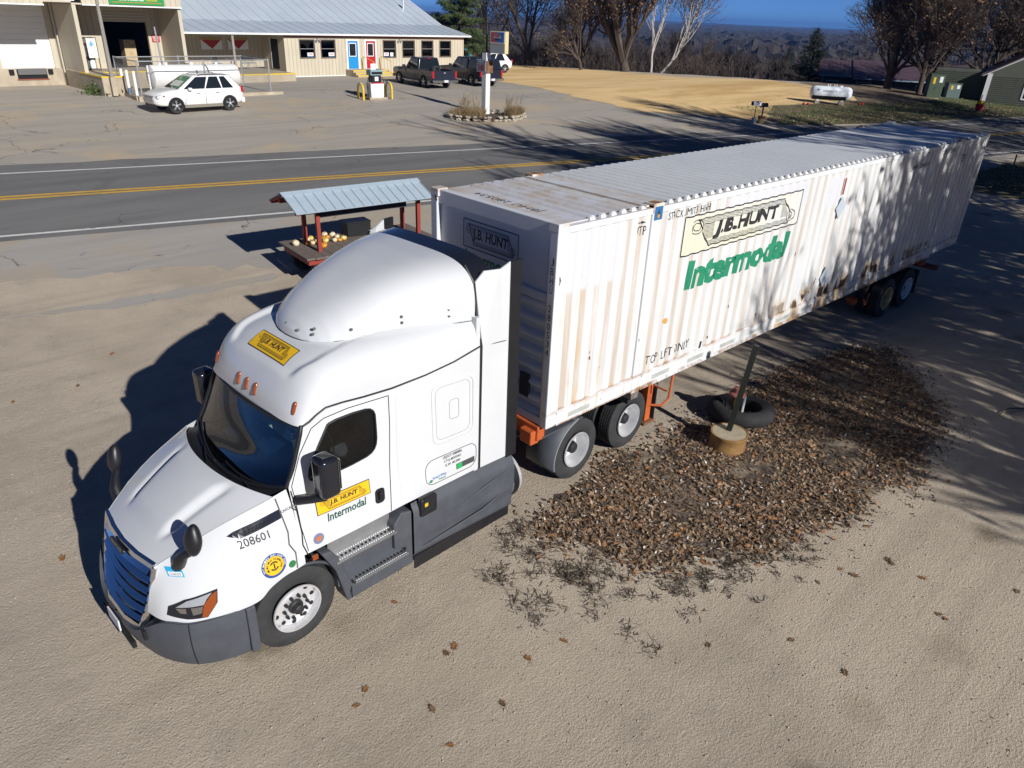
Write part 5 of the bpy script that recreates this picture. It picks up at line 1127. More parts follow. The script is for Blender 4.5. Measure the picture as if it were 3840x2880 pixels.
for x in (-.35,0,.35): obj('gas_cylinder',MB().lathe([(0,0),(.14,.02),(.15,.1),(.15,.45),(.08,.56),(0,.58)],14,'z',(x,0,.08)),M_wtrim,cg,smooth=40)
for x,z0,z1 in ((-.25,.75,1.35),(.33,.68,1.7)): obj('cage_poster',MB().box(x-.26,x+.26,-.40,-.38,z0,z1),M_wtrim,cg)
me=poly2d([[(.20,1.35),(.33,1.25),(.46,1.4),(.33,1.6)]]); mapped('poster_mark',me,lambda u,v:Vector((u,-.402,v)),mat('poster_blue',(.15,.38,.7),.5),cg)
es=tag(obj('emergency_sign',MB().box(-9.72,-9.25,GD-.045,GD-.03,4.15,4.55),mat('sign_red',(.42,.03,.04),.5)),'small red emergency shut-off sign right of the garage opening','sign'); put(es)
for i,t_ in enumerate(('EMERGENCY','SHUT OFF','SWITCH')): mapped('sign_line',fit2d(text2d(t_,1.,.02),.36-.05*i,.07,-9.485,4.44-.10*i),lambda u,v:Vector((u,GD-.048,v)),M_wtrim,es)
ds=tag(obj('downspout',MB().tube([(-8.8,-1.4,2.35),(-8.8,-1.4,4.4),(-8.75,-.5,4.65)],.09,8),M_wtrim,None,smooth=50),'white downspout at the corner between warehouse and porch','downspout'); put(ds)
po2=tag(obj('steel_pole',MB().tube([(-10.6,-4.2,1.8),(-10.75,-4.2,5.1)],.05,8),mat('galvanised_pipe',(.42,.42,.42),.45,.6)),'thin galvanised pole standing in front of the garage opening','pole'); put(po2)
# ================================================================= PARKED VEHICLES (local +x is forward)
M_cglass=mat('dark_car_glass',(.012,.016,.020),.04,coat=.3); M_lampr=mat('tail_lamp_red',(.42,.012,.015),.2,coat=.4); M_lampw=mat('lamp_clear',(.6,.62,.65),.1,coat=.4)
M_plate=mat('number_plate',(.6,.6,.62),.5)
def paint(n,c,r=.22): return mat(n,c,r,0.,coat=.25,var=.02,vscale=2,spec=.35)
def car_wheel(par,x,y,r,w,side,alloy):
    e=bpy.data.objects.new('wheel',None); COL.objects.link(e); e.parent=par; e.location=(x,y,r); e.rotation_euler=(0,0,0 if side<0 else PI)
    k='%.2f'%r; share('tire',_me('car_tire'+k,lambda:tire_mesh(r,w,2,32,r*.66),M_tire),e,(0,w*.5,0))
    rim=_me('car_rim'+k,lambda:MB().lathe([(r*.68,-.002),(r*.65,-.010),(r*.61,.01),(r*.59,.07),(r*.2,.075),(0,.075)],28,'y'),M_hub)
    share('rim',rim,e); sp=_me('car_spoke'+k,lambda:MB().box(-.017,.017,-.004,.03,r*.10,r*.63),M_steelw)
    for i in range(5):
        for d in (-.13,.13): share('spoke',sp,e,(0,0,0),(0,2*PI*i/5+d,0))
    share('hub_cap',_me('car_hub',lambda:MB().cyl((0,-.012,0),.06,.03,12,'y'),M_alu),e)
def body_loft(st,m,name,par,n=7,sub=0):
    """st: list of (x, zbottom, zshoulder, ztop, halfwidth_bottom, halfwidth_shoulder, halfwidth_top)"""
    mb=MB(); rows=[]
    for x,zb,zs,zt,wb,ws,wt in st: rows.append([(x,-wb*.9,zb),(x,-wb,zb+.06),(x,-ws,(zb+zs)/2+.05),(x,-ws,zs-.03),(x,-wt-.03*(1 if zt>zs else 0),zs+(zt-zs)*.8),(x,-wt*.9,zt),(x,0,zt+.02),(x,wt*.9,zt),(x,wt+.03*(1 if zt>zs else 0),zs+(zt-zs)*.8),(x,ws,zs-.03),(x,ws,(zb+zs)/2+.05),(x,wb,zb+.06),(x,wb*.9,zb)])
    k=len(rows[0]); vs=[q for r in rows for q in r]; fs=[(i*k+j,(i+1)*k+j,(i+1)*k+(j+1)%k,i*k+(j+1)%k) for i in range(len(rows)-1) for j in range(k)]
    fs+=[tuple(range(k)),tuple((len(rows)-1)*k+j for j in range(k))]; mb.add(vs,fs); o=obj(name,mb,m,par,smooth=35 if not sub else 180)
    if sub: q=o.modifiers.new('s','SUBSURF'); q.levels=sub; q.render_levels=sub
    return o
def cabin(base,topp,wb,wt,zb,zt,m,par,panes,name='cabin',pil=.06):
    """greenhouse: base (xr,xf) at zb, top (xr,xf) at zt; panes: list of (face,u0,u1) glass panels"""
    xr,xf=base; tr_,tf=topp
    P=lambda u,v,sg:(lerp(lerp(xr,xf,u),lerp(tr_,tf,u),v),sg*lerp(wb,wt,v),lerp(zb,zt,v))
    mb=MB().add([P(0,0,-1),P(1,0,-1),P(1,0,1),P(0,0,1),P(0,1,-1),P(1,1,-1),P(1,1,1),P(0,1,1)],[(0,1,5,4),(1,2,6,5),(2,3,7,6),(3,0,4,7),(4,5,6,7)])
    o=obj(name,mb,m,par,bevel=.09,segs=4,smooth=50)
    for f,u0,u1 in panes:
        v0,v1=.06,.90
        if f in('L','R'):
            sg=1 if f=='L' else -1; q=[P(u0,v0,sg),P(u1,v0,sg),P(u1-.02,v1,sg),P(u0+.02,v1,sg)]; q=[(a,b+sg*.008,c) for a,b,c in q]
        else:
            uu=1 if f=='F' else 0; dx=.012 if f=='F' else -.012
            a,b,c,d=P(uu,v0,-1),P(uu,v0,1),P(uu,v1,1),P(uu,v1,-1); q=[(a[0]+dx,a[1]*.9,a[2]),(b[0]+dx,b[1]*.9,b[2]),(c[0]+dx,c[1]*.9,c[2]),(d[0]+dx,d[1]*.9,d[2])]
        obj('window',MB().add(q,[(0,1,2,3)]),M_cglass,o,fixn=False)
    return o
def arches(par,xs,r,w,side_m=M_dark):
    for x in xs:
        for sg in (-1,1):
            mb=MB(); N=16; vs=[]
            for k in range(N+1):
                t=PI*k/N; vs+=[(x+r*math.cos(t),sg*w,.36+r*math.sin(t)),(x+r*1.0*math.cos(t),sg*(w-.3),.36+r*math.sin(t))]
            mb.add(vs,[(2*k,2*k+2,2*k+3,2*k+1) for k in range(N)]); c=[(x+r*math.cos(PI*k/N),sg*(w+.012),.36+r*math.sin(PI*k/N)) for k in range(N+1)]; mb2=MB().add(c+[(x+r,sg*(w+.012),.25),(x-r,sg*(w+.012),.25)][::1],[tuple(range(N+1))+(N+2,N+1)]); obj('wheel_well',mb2,side_m,par,fixn=False)
def doorline(par,pts,y):
    obj('door_gap',MB().tube([(x,y,z) for x,z in pts],.006,4),M_dark,par)
# --- white crossover by the tank
c1=thing('parked_crossover','white crossover parked beside the fenced white fuel tank','car',(8.98,34.55,gz(8.98,34.55)+.005),PI+R(3.6))
P1=paint('pearl_white_paint',(.74,.73,.71))
body_loft([(-2.32,.52,1.02,1.08,.66,.74,.64),(-2.24,.38,1.05,1.14,.80,.87,.76),(-1.9,.29,1.06,1.12,.88,.955,.84),(-1.0,.27,1.04,1.10,.90,.965,.84),(.6,.27,1.02,1.09,.90,.965,.82),(1.0,.28,1.02,1.11,.90,.965,.80),(1.5,.29,.99,1.08,.89,.955,.76),(1.95,.31,.92,1.00,.85,.92,.70),(2.22,.34,.82,.90,.76,.84,.60),(2.36,.42,.66,.72,.60,.68,.50),(2.38,.46,.62,.68,.56,.64,.46)],P1,'body',c1,7,2)
cabin((-2.20,1.22),(-1.62,.22),.875,.64,1.06,1.70,P1,c1,[('L',.13,.31),('L',.325,.585),('L',.60,.93),('R',.13,.31),('R',.325,.585),('R',.60,.93),('F',0,0),('B',0,0)])
arches(c1,(1.41,-1.41),.40,.945); 
for x in (1.41,-1.41):
    for sg in (-1,1): car_wheel(c1,x,sg*.955,.365,.24,sg,0)
[obj('sill',MB().box(-1.0,1.0,sg*.9375-.0375,sg*.9375+.0375,.24,.38),mat('bronze_sill',(.20,.18,.14),.5),c1) for sg in (-1,1)]
for k in range(4): obj('grille_bar',MB().box(2.30,2.385,-.52,.52,.54+k*.075,.585+k*.075),M_chrome,c1,bevel=.01)
obj('lower_grille',MB().box(2.2,2.34,-.55,.55,.30,.48),M_trim,c1,bevel=.02)
for sg in (-1,1):
    hl=obj('headlamp',MB().prism([(1.86,.80),(2.28,.70),(2.30,.80),(2.02,.90)],sg*.62,sg*.90,'y'),M_lampw,c1,bevel=.02); obj('side_marker',MB().box(1.90,2.0,sg*.905-.02,sg*.905+.02,.79,.85),M_amber,hl)
    obj('tail_lamp',MB().prism([(-2.28,.85),(-2.10,.88),(-2.12,1.18),(-2.22,1.15)],sg*.70,sg*.90,'y'),M_lampr,c1,bevel=.02); obj('roof_rail',MB().tube([(.0,sg*.62,1.68),(-.15,sg*.63,1.74),(-1.3,sg*.63,1.74),(-1.5,sg*.62,1.68)],.018,6),M_trim,c1)
    obj('door_mirror',MB().box(.55,.75,sg*1.02-.09,sg*1.02+.09,1.04,1.18),P1,c1,bevel=.05); 
    for x in (-.75,.25): obj('door_handle',MB().box(x-.12,x+.05,sg*.985-.015,sg*.985+.015,.90,.925),M_chrome,c1)
    obj('door_gap',MB().tube([(.95,sg*.968,.4),(.85,sg*.968,.95)],.007,4),M_hub,c1); obj('door_gap',MB().tube([(-.15,sg*.968,.4),(-.15,sg*.968,.95)],.007,4),M_hub,c1); obj('chrome_waist',MB().tube([(-1.9,sg*.90,1.03),(.9,sg*.88,1.02)],.012,4),M_chrome,c1)
obj('spoiler',MB().box(-1.85,-1.5,-.6,.6,1.62,1.67),P1,c1,bevel=.02); obj('rear_bumper',MB().box(-2.36,-2.15,-.8,.8,.34,.62),P1,c1,bevel=.06); obj('windscreen_shade',MB().add([(1.02,-.45,1.21),(1.02,.6,1.21),(.66,.5,1.44),(.66,-.40,1.44)],[(0,1,2,3)]),mat('sunshade',(.55,.58,.50),.6),c1)
# --- pickups
def pickup(loc,rz_,pm,crew,label,cap):
    t=thing('pickup_truck',label,'pickup truck',loc,rz_,'dark pickups at the store')
    Lw=1.72 if not crew else 1.85; W=.98; fx,rx=Lw,-Lw; F=fx+.95; RR=rx-1.22
    body_loft([(F,.55,.92,.98,.82,.9,.8),(F-.1,.45,1.0,1.08,.9,.97,.86),(fx,.45,1.08,1.16,.95,W,.9),(fx-.85,.45,1.10,1.18,.95,W,.92),(.6,.42,1.12,1.15,.95,W,.93)],pm,'hood',t)
    cb=.55; ce=-.95 if not crew else -1.35
    body_loft([(cb+.25,.42,1.10,1.13,.95,W,.94),(ce,.42,1.12,1.15,.95,W,.94)],pm,'cab_lower',t)
    cabin((ce+.02,cb+.40),(ce+.12,cb-.25),.93,.76,1.12,1.86,pm,t,([('L',.08,.86),('R',.08,.86)] if not crew else [('L',.08,.44),('L',.48,.88),('R',.08,.44),('R',.48,.88)])+[('F',0,0),('B',0,0)],'cab')
    bed=MB().box(RR+.06,ce-.03,-W,-W+.09,.50,1.16); bed.box(RR+.06,ce-.03,W-.09,W,.50,1.16); bed.box(ce-.10,ce-.03,-W,W,.50,1.16); obj('bed_sides',bed,pm,t,bevel=.02,weld=True); obj('bed_floor',MB().box(RR+.06,ce-.05,-W+.09,W-.09,.50,.62),M_trim,t); tg=obj('tailgate',MB().box(RR,RR+.065,-W+.06,W-.06,.56,1.15),pm,t,bevel=.015); obj('tailgate_handle',MB().box(RR-.012,RR,-.08,.08,.98,1.06),M_steelw,tg)
    obj('rear_bumper',MB().box(RR-.20,RR-.01,-.97,.97,.42,.60),M_chrome,t,bevel=.03); obj('license_plate',MB().box(RR-.215,RR-.20,-.16,.16,.44,.58),M_plate,t)
    for sg in (-1,1):
        obj('tail_lamp',MB().box(RR-.012,RR+.12,sg*.91-.07,sg*.91+.075,.68,1.12),M_lampr,t,bevel=.02); obj('door_mirror',MB().box(.62,.80,sg*1.12-.10,sg*1.12+.10,1.12,1.34),M_trim,t,bevel=.03); obj('rocker',MB().box(rx+.5,fx-.5,sg*.93-.04,sg*.93+.04,.34,.46),M_trim,t); obj('step_bar',MB().tube([(rx+.6,sg*1.0,.38),(fx-.6,sg*1.0,.38)],.035,8),M_steelw,t); obj('head_lamp',MB().box(F-.12,F+.005,sg*.74-.14,sg*.74+.14,.82,.98),M_lampw,t,bevel=.02); obj('door_gap',MB().tube([(-.62 if not crew else -.25,sg*(W+.003),.5),(-.62 if not crew else -.25,sg*(W+.003),1.1)],.007,4),M_dark,t); obj('mud_guard',MB().box(rx-.50,rx-.48,sg*.84-.12,sg*.84+.12,.22,.55),M_steelw,t)
    arches(t,(fx,rx),.47,W-.005)
    for x in (fx,rx):
        for sg in (-1,1): car_wheel(t,x,sg*.985,.40,.27,sg,0)
    obj('front_bumper',MB().box(F-.02,F+.14,-.95,.95,.42,.62),M_chrome,t,bevel=.03); obj('underbody',MB().box(rx-.6,fx+.5,-.6,.6,.3,.52),M_dark,t); obj('exhaust',MB().tube([(rx-1.3,.5,.36),(rx-.4,.5,.40)],.035,8),M_trim,t); obj('brake_light',MB().box(ce+.06,ce+.09,-.16,.16,1.80,1.84),M_lampr,t)
    if cap:
        cp=MB(); k=[(-W+.02,1.16),(-.80,1.80),(-.62,1.87),(.62,1.87),(.80,1.80),(W-.02,1.16)]; cp.prism(k,RR+.08,ce-.04,'x'); 
        cp.v=[((x+.14 if x<RR+.2 and z>1.5 else x),y,z) for x,y,z in cp.v]; co=obj('bed_cap',cp,pm,t,bevel=.02); obj('cap_window',MB().add([(RR+.085,-.7,1.24),(RR+.085,.7,1.24),(RR+.19,.6,1.74),(RR+.19,-.6,1.74)],[(0,1,2,3)]),M_cglass,co,fixn=False)
        for sg in (-1,1): obj('cap_side_window',MB().add([(RR+.35,sg*.925,1.30),(ce-.3,sg*.925,1.30),(ce-.3,sg*.815,1.72),(RR+.35,sg*.815,1.72)],[(0,1,2,3)]),M_cglass,co,fixn=False)
        obj('cap_sticker',MB().box(RR+.25,RR+.75,.80,.84,1.76,1.83),M_plate,co)
    return t
PK=pickup((27.25,39.55,1.765),R(84),paint('navy_black_paint',(.018,.022,.035)),False,'dark regular-cab pickup with a spare tire in its open bed by the steps',False)
sp=thing('spare_tire','spare tire standing in the bed of the dark pickup','tire',(0,0,0)); spo=PK
q=Matrix.Translation((27.25,39.55,1.765))@Matrix.Rotation(R(84),4,'Z')@Vector((-1.35,-.25,.98)); sp.location=q; sp.rotation_euler=(0,0,R(84)-R(70))
share('tire',_me('car_tire0.40',None,None),sp,(0,0,0)); share('rim',_me('car_rim0.40',None,None),sp,(0,-.1,0))
pickup((31.6,39.75,1.77),R(84),paint('deep_blue_black_paint',(.012,.016,.03)),True,'dark crew-cab pickup with a matching bed cap beside the open-bed pickup',True)
# --- two cars by the end of the store, partly hidden
def small_car(loc,rz_,pm,label):
    t=thing('parked_car',label,'car',loc,rz_)
    body_loft([(-2.2,.45,.9,.98,.7,.78,.7),(-2.1,.33,.96,1.05,.8,.87,.8),(-1.0,.26,.95,1.02,.86,.92,.84),(.9,.27,.92,1.0,.86,.92,.82),(1.6,.28,.84,.92,.84,.9,.76),(2.15,.35,.70,.78,.7,.76,.6)],pm,'body',t,7,2)
    cabin((-2.0,1.0),(-1.45,-.1),.83,.64,.98,1.62,pm,t,[('L',.2,.56),('L',.59,.94),('R',.2,.56),('R',.59,.94),('F',0,0),('B',0,0)]); arches(t,(1.35,-1.35),.39,.90)
    for x in (1.35,-1.35):
        for sg in (-1,1): car_wheel(t,x,sg*.92,.35,.23,sg,0)
    for sg in (-1,1): obj('tail_lamp',MB().box(-2.2,-2.05,sg*.74-.1,sg*.74+.1,.88,1.1),M_lampr,t,bevel=.02); obj('door_mirror',MB().box(.55,.72,sg*.98-.08,sg*.98+.08,1.02,1.14),pm,t,bevel=.04); obj('head_lamp',MB().box(1.95,2.16,sg*.6-.12,sg*.6+.12,.64,.74),M_lampw,t)
    return t
small_car((40.6,47.9,1.80),R(168),P1,'white hatchback half hidden behind the capped pickup'); small_car((42.6,55.5,1.80),R(150),paint('teal_car_paint',(.02,.16,.19)),'teal car just showing past the end of the store')
# ================================================================= FORECOURT PROPS
pmp=thing('fuel_pump','old white fuel pump on a concrete island between yellow hoops','fuel pump',(19.95,34.55,1.585),R(-3))
obj('island',MB().box(-.62,.62,-.42,.42,0,.12),M_conc,pmp,bevel=.02); obj('pump_body',MB().add([(-.42,-.27,.12),(.42,-.27,.12),(.42,.27,.12),(-.42,.27,.12),(-.46,-.29,.95),(.46,-.29,.95),(.46,.29,.95),(-.46,.29,.95)],[(0,1,5,4),(1,2,6,5),(2,3,7,6),(3,0,4,7),(4,5,6,7)]),M_wtrim,pmp,bevel=.02)
obj('pump_upper',MB().box(-.30,.30,-.24,.24,.95,1.36),M_trim,pmp,bevel=.02); hd=obj('pump_head',MB().box(-.42,.42,-.27,.27,1.36,1.66),mat('pump_teal_grey',(.22,.33,.36),.4),pmp,bevel=.02); obj('price_window',MB().box(-.36,.36,-.28,-.27,1.42,1.56),M_dark,hd); obj('pump_label',MB().box(-.14,.10,-.252,-.24,1.05,1.28),M_wtrim,pmp); obj('pump_notice',MB().box(-.16,.18,.15,.17,1.66,1.98),M_wtrim,pmp); obj('pump_trim',MB().box(-.44,.44,-.30,-.28,.90,.96),M_redp,pmp)
for sg in (-1,1):
    obj('hose',MB().tube([(sg*.32,-.05,1.2),(sg*.50,-.08,1.22),(sg*.60,-.1,.7),(sg*.55,-.15,.25),(sg*.68,-.35,.05),(sg*.80,-.2,.04),(sg*.52,.0,.12),(sg*.45,.05,.8)],.022,8),M_trim,pmp,smooth=50); obj('nozzle',MB().box(sg*.33-.05,sg*.33+.05,-.12,.12,.98,1.2),M_trim,pmp,bevel=.02)
for nm,x,y,rz_ in (('left',19.02,34.72,R(84)),('right',20.97,34.60,R(86))):
    h=thing('pipe_guard','yellow hoop guard '+('left' if nm=='left' else 'right')+' of the fuel pump','bollard',(x,y,gz(x,y)),rz_,'yellow hoops beside the pump'); pts=[(-.36,0,-.05),(-.36,0,.55)]+[(-.36*math.cos(PI*k/8),0,.55+.36*math.sin(PI*k/8)) for k in range(1,8)]+[(.36,0,.55),(.36,0,-.05)]
    obj('hoop',MB().tube(pts,.065,10),M_ylw,h,smooth=60); obj('worn_top',MB().tube([(a,b,c+.002) for a,b,c in pts[4:8]],.067,10),mat('worn_white_paint',(.6,.58,.5),.5),h,smooth=60)
# sign pole with cola sign and price boards
sp_=thing('sign_pole','white boxed sign post with black pole on top in the stone-edged bed','sign post',(22.95,27.75,1.27),R(3))
obj('post_box',MB().box(-.17,.17,-.17,.17,0,3.35),mat('rusty_white_paint',(.68,.67,.66),.6,var=.06,vscale=3,col2=(.52,.28,.10),c2lo=.62,c2hi=.68),sp_,bevel=.01); obj('upper_pole',MB().tube([(0,0,3.3),(0,0,5.25)],.06,8),M_trim,sp_); ea=Vector((1.0,-.55,0)).normalized()
obj('sign_arm',MB().tube([(0,0,4.75),(.05,-1.5,4.75)],.025,6),M_trim,sp_); obj('sign_stay',MB().tube([(0,0,5.2),(.05,-1.5,4.78)],.012,5),M_trim,sp_); obj('post_top',MB().box(-.175,.175,-.175,.175,3.30,3.352),M_trim,sp_)
cs=thing('cola_sign','double-faced red, white and blue cola sign hanging from the black pole','sign',(22.93,28.04,1.47),R(-86)); cs.scale=(1.64,1,.91); obj('sign_case',MB().box(.42,1.12,-.14,.14,3.40,4.62),mat('sign_cream',(.62,.52,.28),.5),cs,bevel=.01)
for sg in (-1,):
    obj('sign_face',MB().box(.44,1.10,-.165,-.145,3.95,4.60),mat('sign_white',(.55,.58,.62),.35),cs); me=poly2d([[(.47,4.02),(.75,4.02),(.75,4.56),(.47,4.56)]]); mapped('sign_red_field',me,lambda u,v:Vector((u,-.168,v)),mat('cola_red',(.40,.06,.07),.4),cs); me=poly2d([[(.75,4.02),(1.07,4.02),(1.07,4.56),(.75,4.56)]]); mapped('sign_blue_field',me,lambda u,v:Vector((u,-.168,v)),mat('cola_blue',(.02,.12,.40),.4),cs)
    mapped('sign_disc',poly2d(disc2d(.77,4.29,.17,24)),lambda u,v:Vector((u,-.171,v)),mat('sign_white',(.55,.58,.62),.35),cs); half=[(.77+.15*math.cos(PI*k/12),4.33+.12*math.sin(PI*k/12)) for k in range(13)]; mapped('disc_red',poly2d([half]),lambda u,v:Vector((u,-.174,v)),mat('cola_red',(.4,.06,.07),.4),cs); half=[(.77+.15*math.cos(PI+PI*k/12),4.24+.12*math.sin(PI+PI*k/12)) for k in range(13)]; mapped('disc_blue',poly2d([half]),lambda u,v:Vector((u,-.174,v)),mat('cola_navy',(.01,.03,.12),.4),cs); mapped('disc_word',fit2d(text2d('PEPSI',1.,.02),.22,.06,.77,4.285),lambda u,v:Vector((u,-.176,v)),mat('cola_navy',(.01,.03,.12),.4),cs); obj('lower_panel',MB().box(.44,1.10,-.155,-.145,3.42,3.88),mat('sign_grey',(.33,.36,.36),.5),cs)
pb=thing('price_board','small dark board reading 340 on the sign post','sign',(22.95,27.75,1.27),R(-86)); obj('board',MB().box(-.52,.20,-.25,-.18,2.28,2.92),mat('board_grey',(.25,.25,.27),.5),pb,bevel=.01); obj('board_header',MB().box(-.48,.16,-.256,-.25,2.76,2.89),mat('header_blue',(.12,.17,.24),.5),pb); mapped('price',fit2d(text2d('340',1.,.03),.50,.36,-.17,2.52),lambda u,v:Vector((u,-.254,v)),mat('price_red',(.22,.02,.03),.5),pb); mapped('header_word',fit2d(text2d('REGULAR',1.,.01),.36,.06,-.16,2.825),lambda u,v:Vector((u,-.259,v)),M_wtrim,pb)
obj('side_board',MB().box(.18,.25,-.2,.28,2.25,2.88),M_rust,pb)
# stone-edged planting bed
bed=tag(obj('planting_bed',MB().lathe([(0,.10),(.72,.10),(.95,.05),(1,0)],28,'z'),mat('bed_soil',(.075,.05,.03),.95,var=.3,bump=.5),None,smooth=60),'oval raised soil bed around the sign post','planting bed'); bed.scale=(2.15,1.15,1.5); bed.location=(22.35,26.95,1.18); bed.rotation_euler=(0,0,R(-18))
M_stone=mat('limestone',(.48,.42,.33),.85,var=.25,vscale=3,col2=(.3,.26,.2),bump=.6,bscale=12)
def rock(seed):
    rg=random.Random(seed); bm=bmesh.new(); bmesh.ops.create_icosphere(bm,subdivisions=1,radius=1)
    for v in bm.verts: v.co=Vector((v.co.x*rg.uniform(.75,1.1),v.co.y*rg.uniform(.75,1.1),v.co.z*rg.uniform(.6,1.0)))
    me=bpy.data.meshes.new('rock'); bm.to_mesh(me); bm.free(); me.materials.append(M_stone); return me
rocks=[rock(i) for i in range(6)]
for k in range(44):
    t=2*PI*k/44+random.uniform(-.03,.03); p_=Matrix.Rotation(R(-18),3,'Z')@Vector((2.2*math.cos(t),1.2*math.sin(t),0)); x,y=22.35+p_.x,26.95+p_.y; s=random.uniform(.13,.22)
    for lay in range(2 if k%3 else 1):
        share('edging_stone',rocks[random.randrange(6)],bed).matrix_world=Matrix.LocRotScale(Vector((x+random.uniform(-.04,.04),y+random.uniform(-.04,.04),gz(x,y)+.07+lay*.15)),Euler((random.uniform(-.3,.3),random.uniform(-.3,.3),random.uniform(0,6))),Vector((s*1.3,s,s*.6)))
for o in bed.children: o.matrix_parent_inverse=Matrix.LocRotScale(bed.location,bed.rotation_euler,bed.scale).inverted(); o['_m']=0; del o['_m']
# dry weeds in the bed
def weeds(n,cx,cy,ax,ay,h0,h1,rot,r=.006,br=3):
    mb=MB()
    for _ in range(n):
        a=random.uniform(0,2*PI); q=math.sqrt(random.random()); p_=Matrix.Rotation(rot,3,'Z')@Vector((ax*q*math.cos(a),ay*q*math.sin(a),0)); x,y=cx+p_.x,cy+p_.y; z=gz(x,y)+.08; h=random.uniform(h0,h1); dx,dy=random.gauss(0,.12*h),random.gauss(0,.12*h)
        mb.tube([(x,y,z),(x+dx*.4,y+dy*.4,z+h*.55),(x+dx,y+dy,z+h)],[r,r*.8,r*.5],3,False)
        for _ in range(br):
            f=random.uniform(.35,.9); b0=Vector((x+dx*f,y+dy*f,z+h*f)); mb.tube([b0,b0+Vector((random.gauss(0,.1),random.gauss(0,.1),random.uniform(.08,.25)))],[r*.7,r*.5],3,False)
    return mb
M_weed=mat('dry_weed',(.17,.125,.075),.9,var=.4,vscale=3); M_weed2=mat('dry_grass',(.22,.15,.075),.9,var=.4,vscale=2)
tag(obj('dry_weeds',weeds(26,21.3,27.3,.8,.5,.7,1.35,R(-18),.008,6),M_weed,fixn=False,kind='stuff'),'tall brown dead weeds left of the sign post','weeds'); tag(obj('dry_grass',weeds(1100,21.2,27.2,1.05,.65,.15,.5,R(-18),.007,1),M_weed2,fixn=False,kind='stuff'),'tangled dead grass in the stone bed left of the post','grass')
tag(obj('dry_weeds',weeds(16,23.8,26.5,.6,.4,.7,1.4,R(-18),.008,6),M_weed,fixn=False,kind='stuff'),'thin dead weeds right of the sign post','weeds'); tag(obj('dry_grass',weeds(700,24.0,26.4,.6,.5,.12,.55,R(-18),.007,1),M_weed2,fixn=False,kind='stuff'),'dark dead grass clump at the right end of the bed','grass')
# fenced fuel tank
TK=(11.3,40.2); tz=1.66
tk=thing('fuel_tank','long white horizontal fuel tank inside the chain-link enclosure','tank',(TK[0],TK[1],tz),R(3)); obj('tank_shell',MB().lathe([(0,-2.6),(.42,-2.58),(.62,-2.5),(.65,-2.4),(.65,2.4),(.62,2.5),(0,2.6)],36,'x',(0,0,.95)),mat('tank_white',(.76,.75,.73),.4,var=.06,vscale=1.5,col2=(.62,.57,.5),c2lo=.58,c2hi=.7),tk,smooth=40); obj('tank_strap',MB().lathe([(.652,-.03),(.67,-.03),(.67,.03),(.652,.03)],36,'x',(.6,0,.95)),M_trim,tk)
for x in (-1.7,1.7): obj('tank_saddle',MB().box(x-.12,x+.12,-.5,.5,0,.42),M_conc,tk)
obj('fill_pipe',MB().tube([(-2.75,-.35,1.6),(-2.75,-.35,.25),(-2.4,-.35,.2)],.05,8),M_wtrim,tk,smooth=50)
for x in (-1.9,-1.55,-.1,1.4): obj('tank_fitting',MB().cyl((x,0,1.58),.08,.14,10),M_wtrim,tk)
cu=tag(obj('tank_curb',MB().box(7.3,15.6,37.9,38.15,1.4,1.86).box(7.25,7.5,38.15,42.2,1.4,1.86),M_conc,None,weld=True),'low concrete curb around the fenced tank','curb')
fe=thing('chain_link_fence','grey chain-link fence around the white fuel tank','fence',(0,0,0)); M_galv=mat('galvanised_pipe',(.42,.42,.42),.45,.6)
fp=[(7.55,41.8),(7.6,38.3),(11.2,38.4),(15.2,38.7),(15.1,42.2),(11.2,42.1),(7.55,41.8)]
for x,y in fp[:-1]: obj('fence_post',MB().tube([(x,y,1.6),(x,y,3.62)],.045,8),M_galv,fe)
for (a,b),(c,d) in zip(fp[:-1],fp[1:]):
    obj('top_rail',MB().tube([(a,b,3.56),(c,d,3.56)],.028,8),M_galv,fe); L_=math.hypot(c-a,d-b); n=int(L_/.16); mb=MB(); H=1.75
    for k in range(-int(H/.16),n+1):
        for sg in (0,1):
            u0=k*.16; pts=[]
            p0=max(0,-u0); p1=min(H,L_-u0)
            if p1-p0<.05: continue
            for h in (p0,p1):
                u=u0+h; u=u if sg==0 else L_-u; pts.append((a+(c-a)*u/L_,b+(d-b)*u/L_,1.80+h))
            mb.tube(pts,.0035,3,False)
    obj('wire_mesh',mb,M_galv,fe,fixn=False,kind='stuff')
for i,(x,y) in enumerate(((7.35,39.4),(7.45,38.6),(7.35,40.3))):
    b=thing('guard_post',['middle','front','rear'][i]+' white pipe bollard with blue foot at the left end of the tank','bollard',(x,y,1.62),0,'bollards at the tank'); obj('pipe',MB().tube([(0,0,.55 if i!=1 else 0),(0,0,1.45)],.075,10),M_wtrim,b); 
    if i!=1: obj('blue_foot',MB().tube([(0,0,0),(0,0,.56)],.077,10),mat('faded_blue_paint',(.10,.16,.26),.6),b)
# hedge of ivy by the platform
# mailboxes, propane tank, transformers, decorations on the right
mb_=thing('mailbox','white mailbox with red heart flag on a pole in a pail beside the road','mailbox',(37.7,19.0,gz(37.7,19.0)),R(-30)); obj('pail',MB().lathe([(0,0),(.13,0),(.16,.34),(0,.34)],14,'z'),mat('grey_pail',(.30,.34,.38),.5),mb_,smooth=40); obj('pole',MB().tube([(0,0,.3),(0,0,1.05)],.025,8),M_trim,mb_); mx=obj('box',MB().prism([(-.13,0),(.13,0),(.13,.14)]+[(.13*math.cos(PI*k/8),.14+.12*math.sin(PI*k/8)) for k in range(1,8)]+[(-.13,.14)],-.28,.28,'x'),M_wtrim,mb_); mx.location=(0,0,1.05); obj('box_door',MB().box(-.30,-.281,-.12,.12,1.06,1.27),M_dark,mb_); obj('flag',MB().box(.05,.13,-.145,-.135,1.13,1.21),M_redp,mb_)
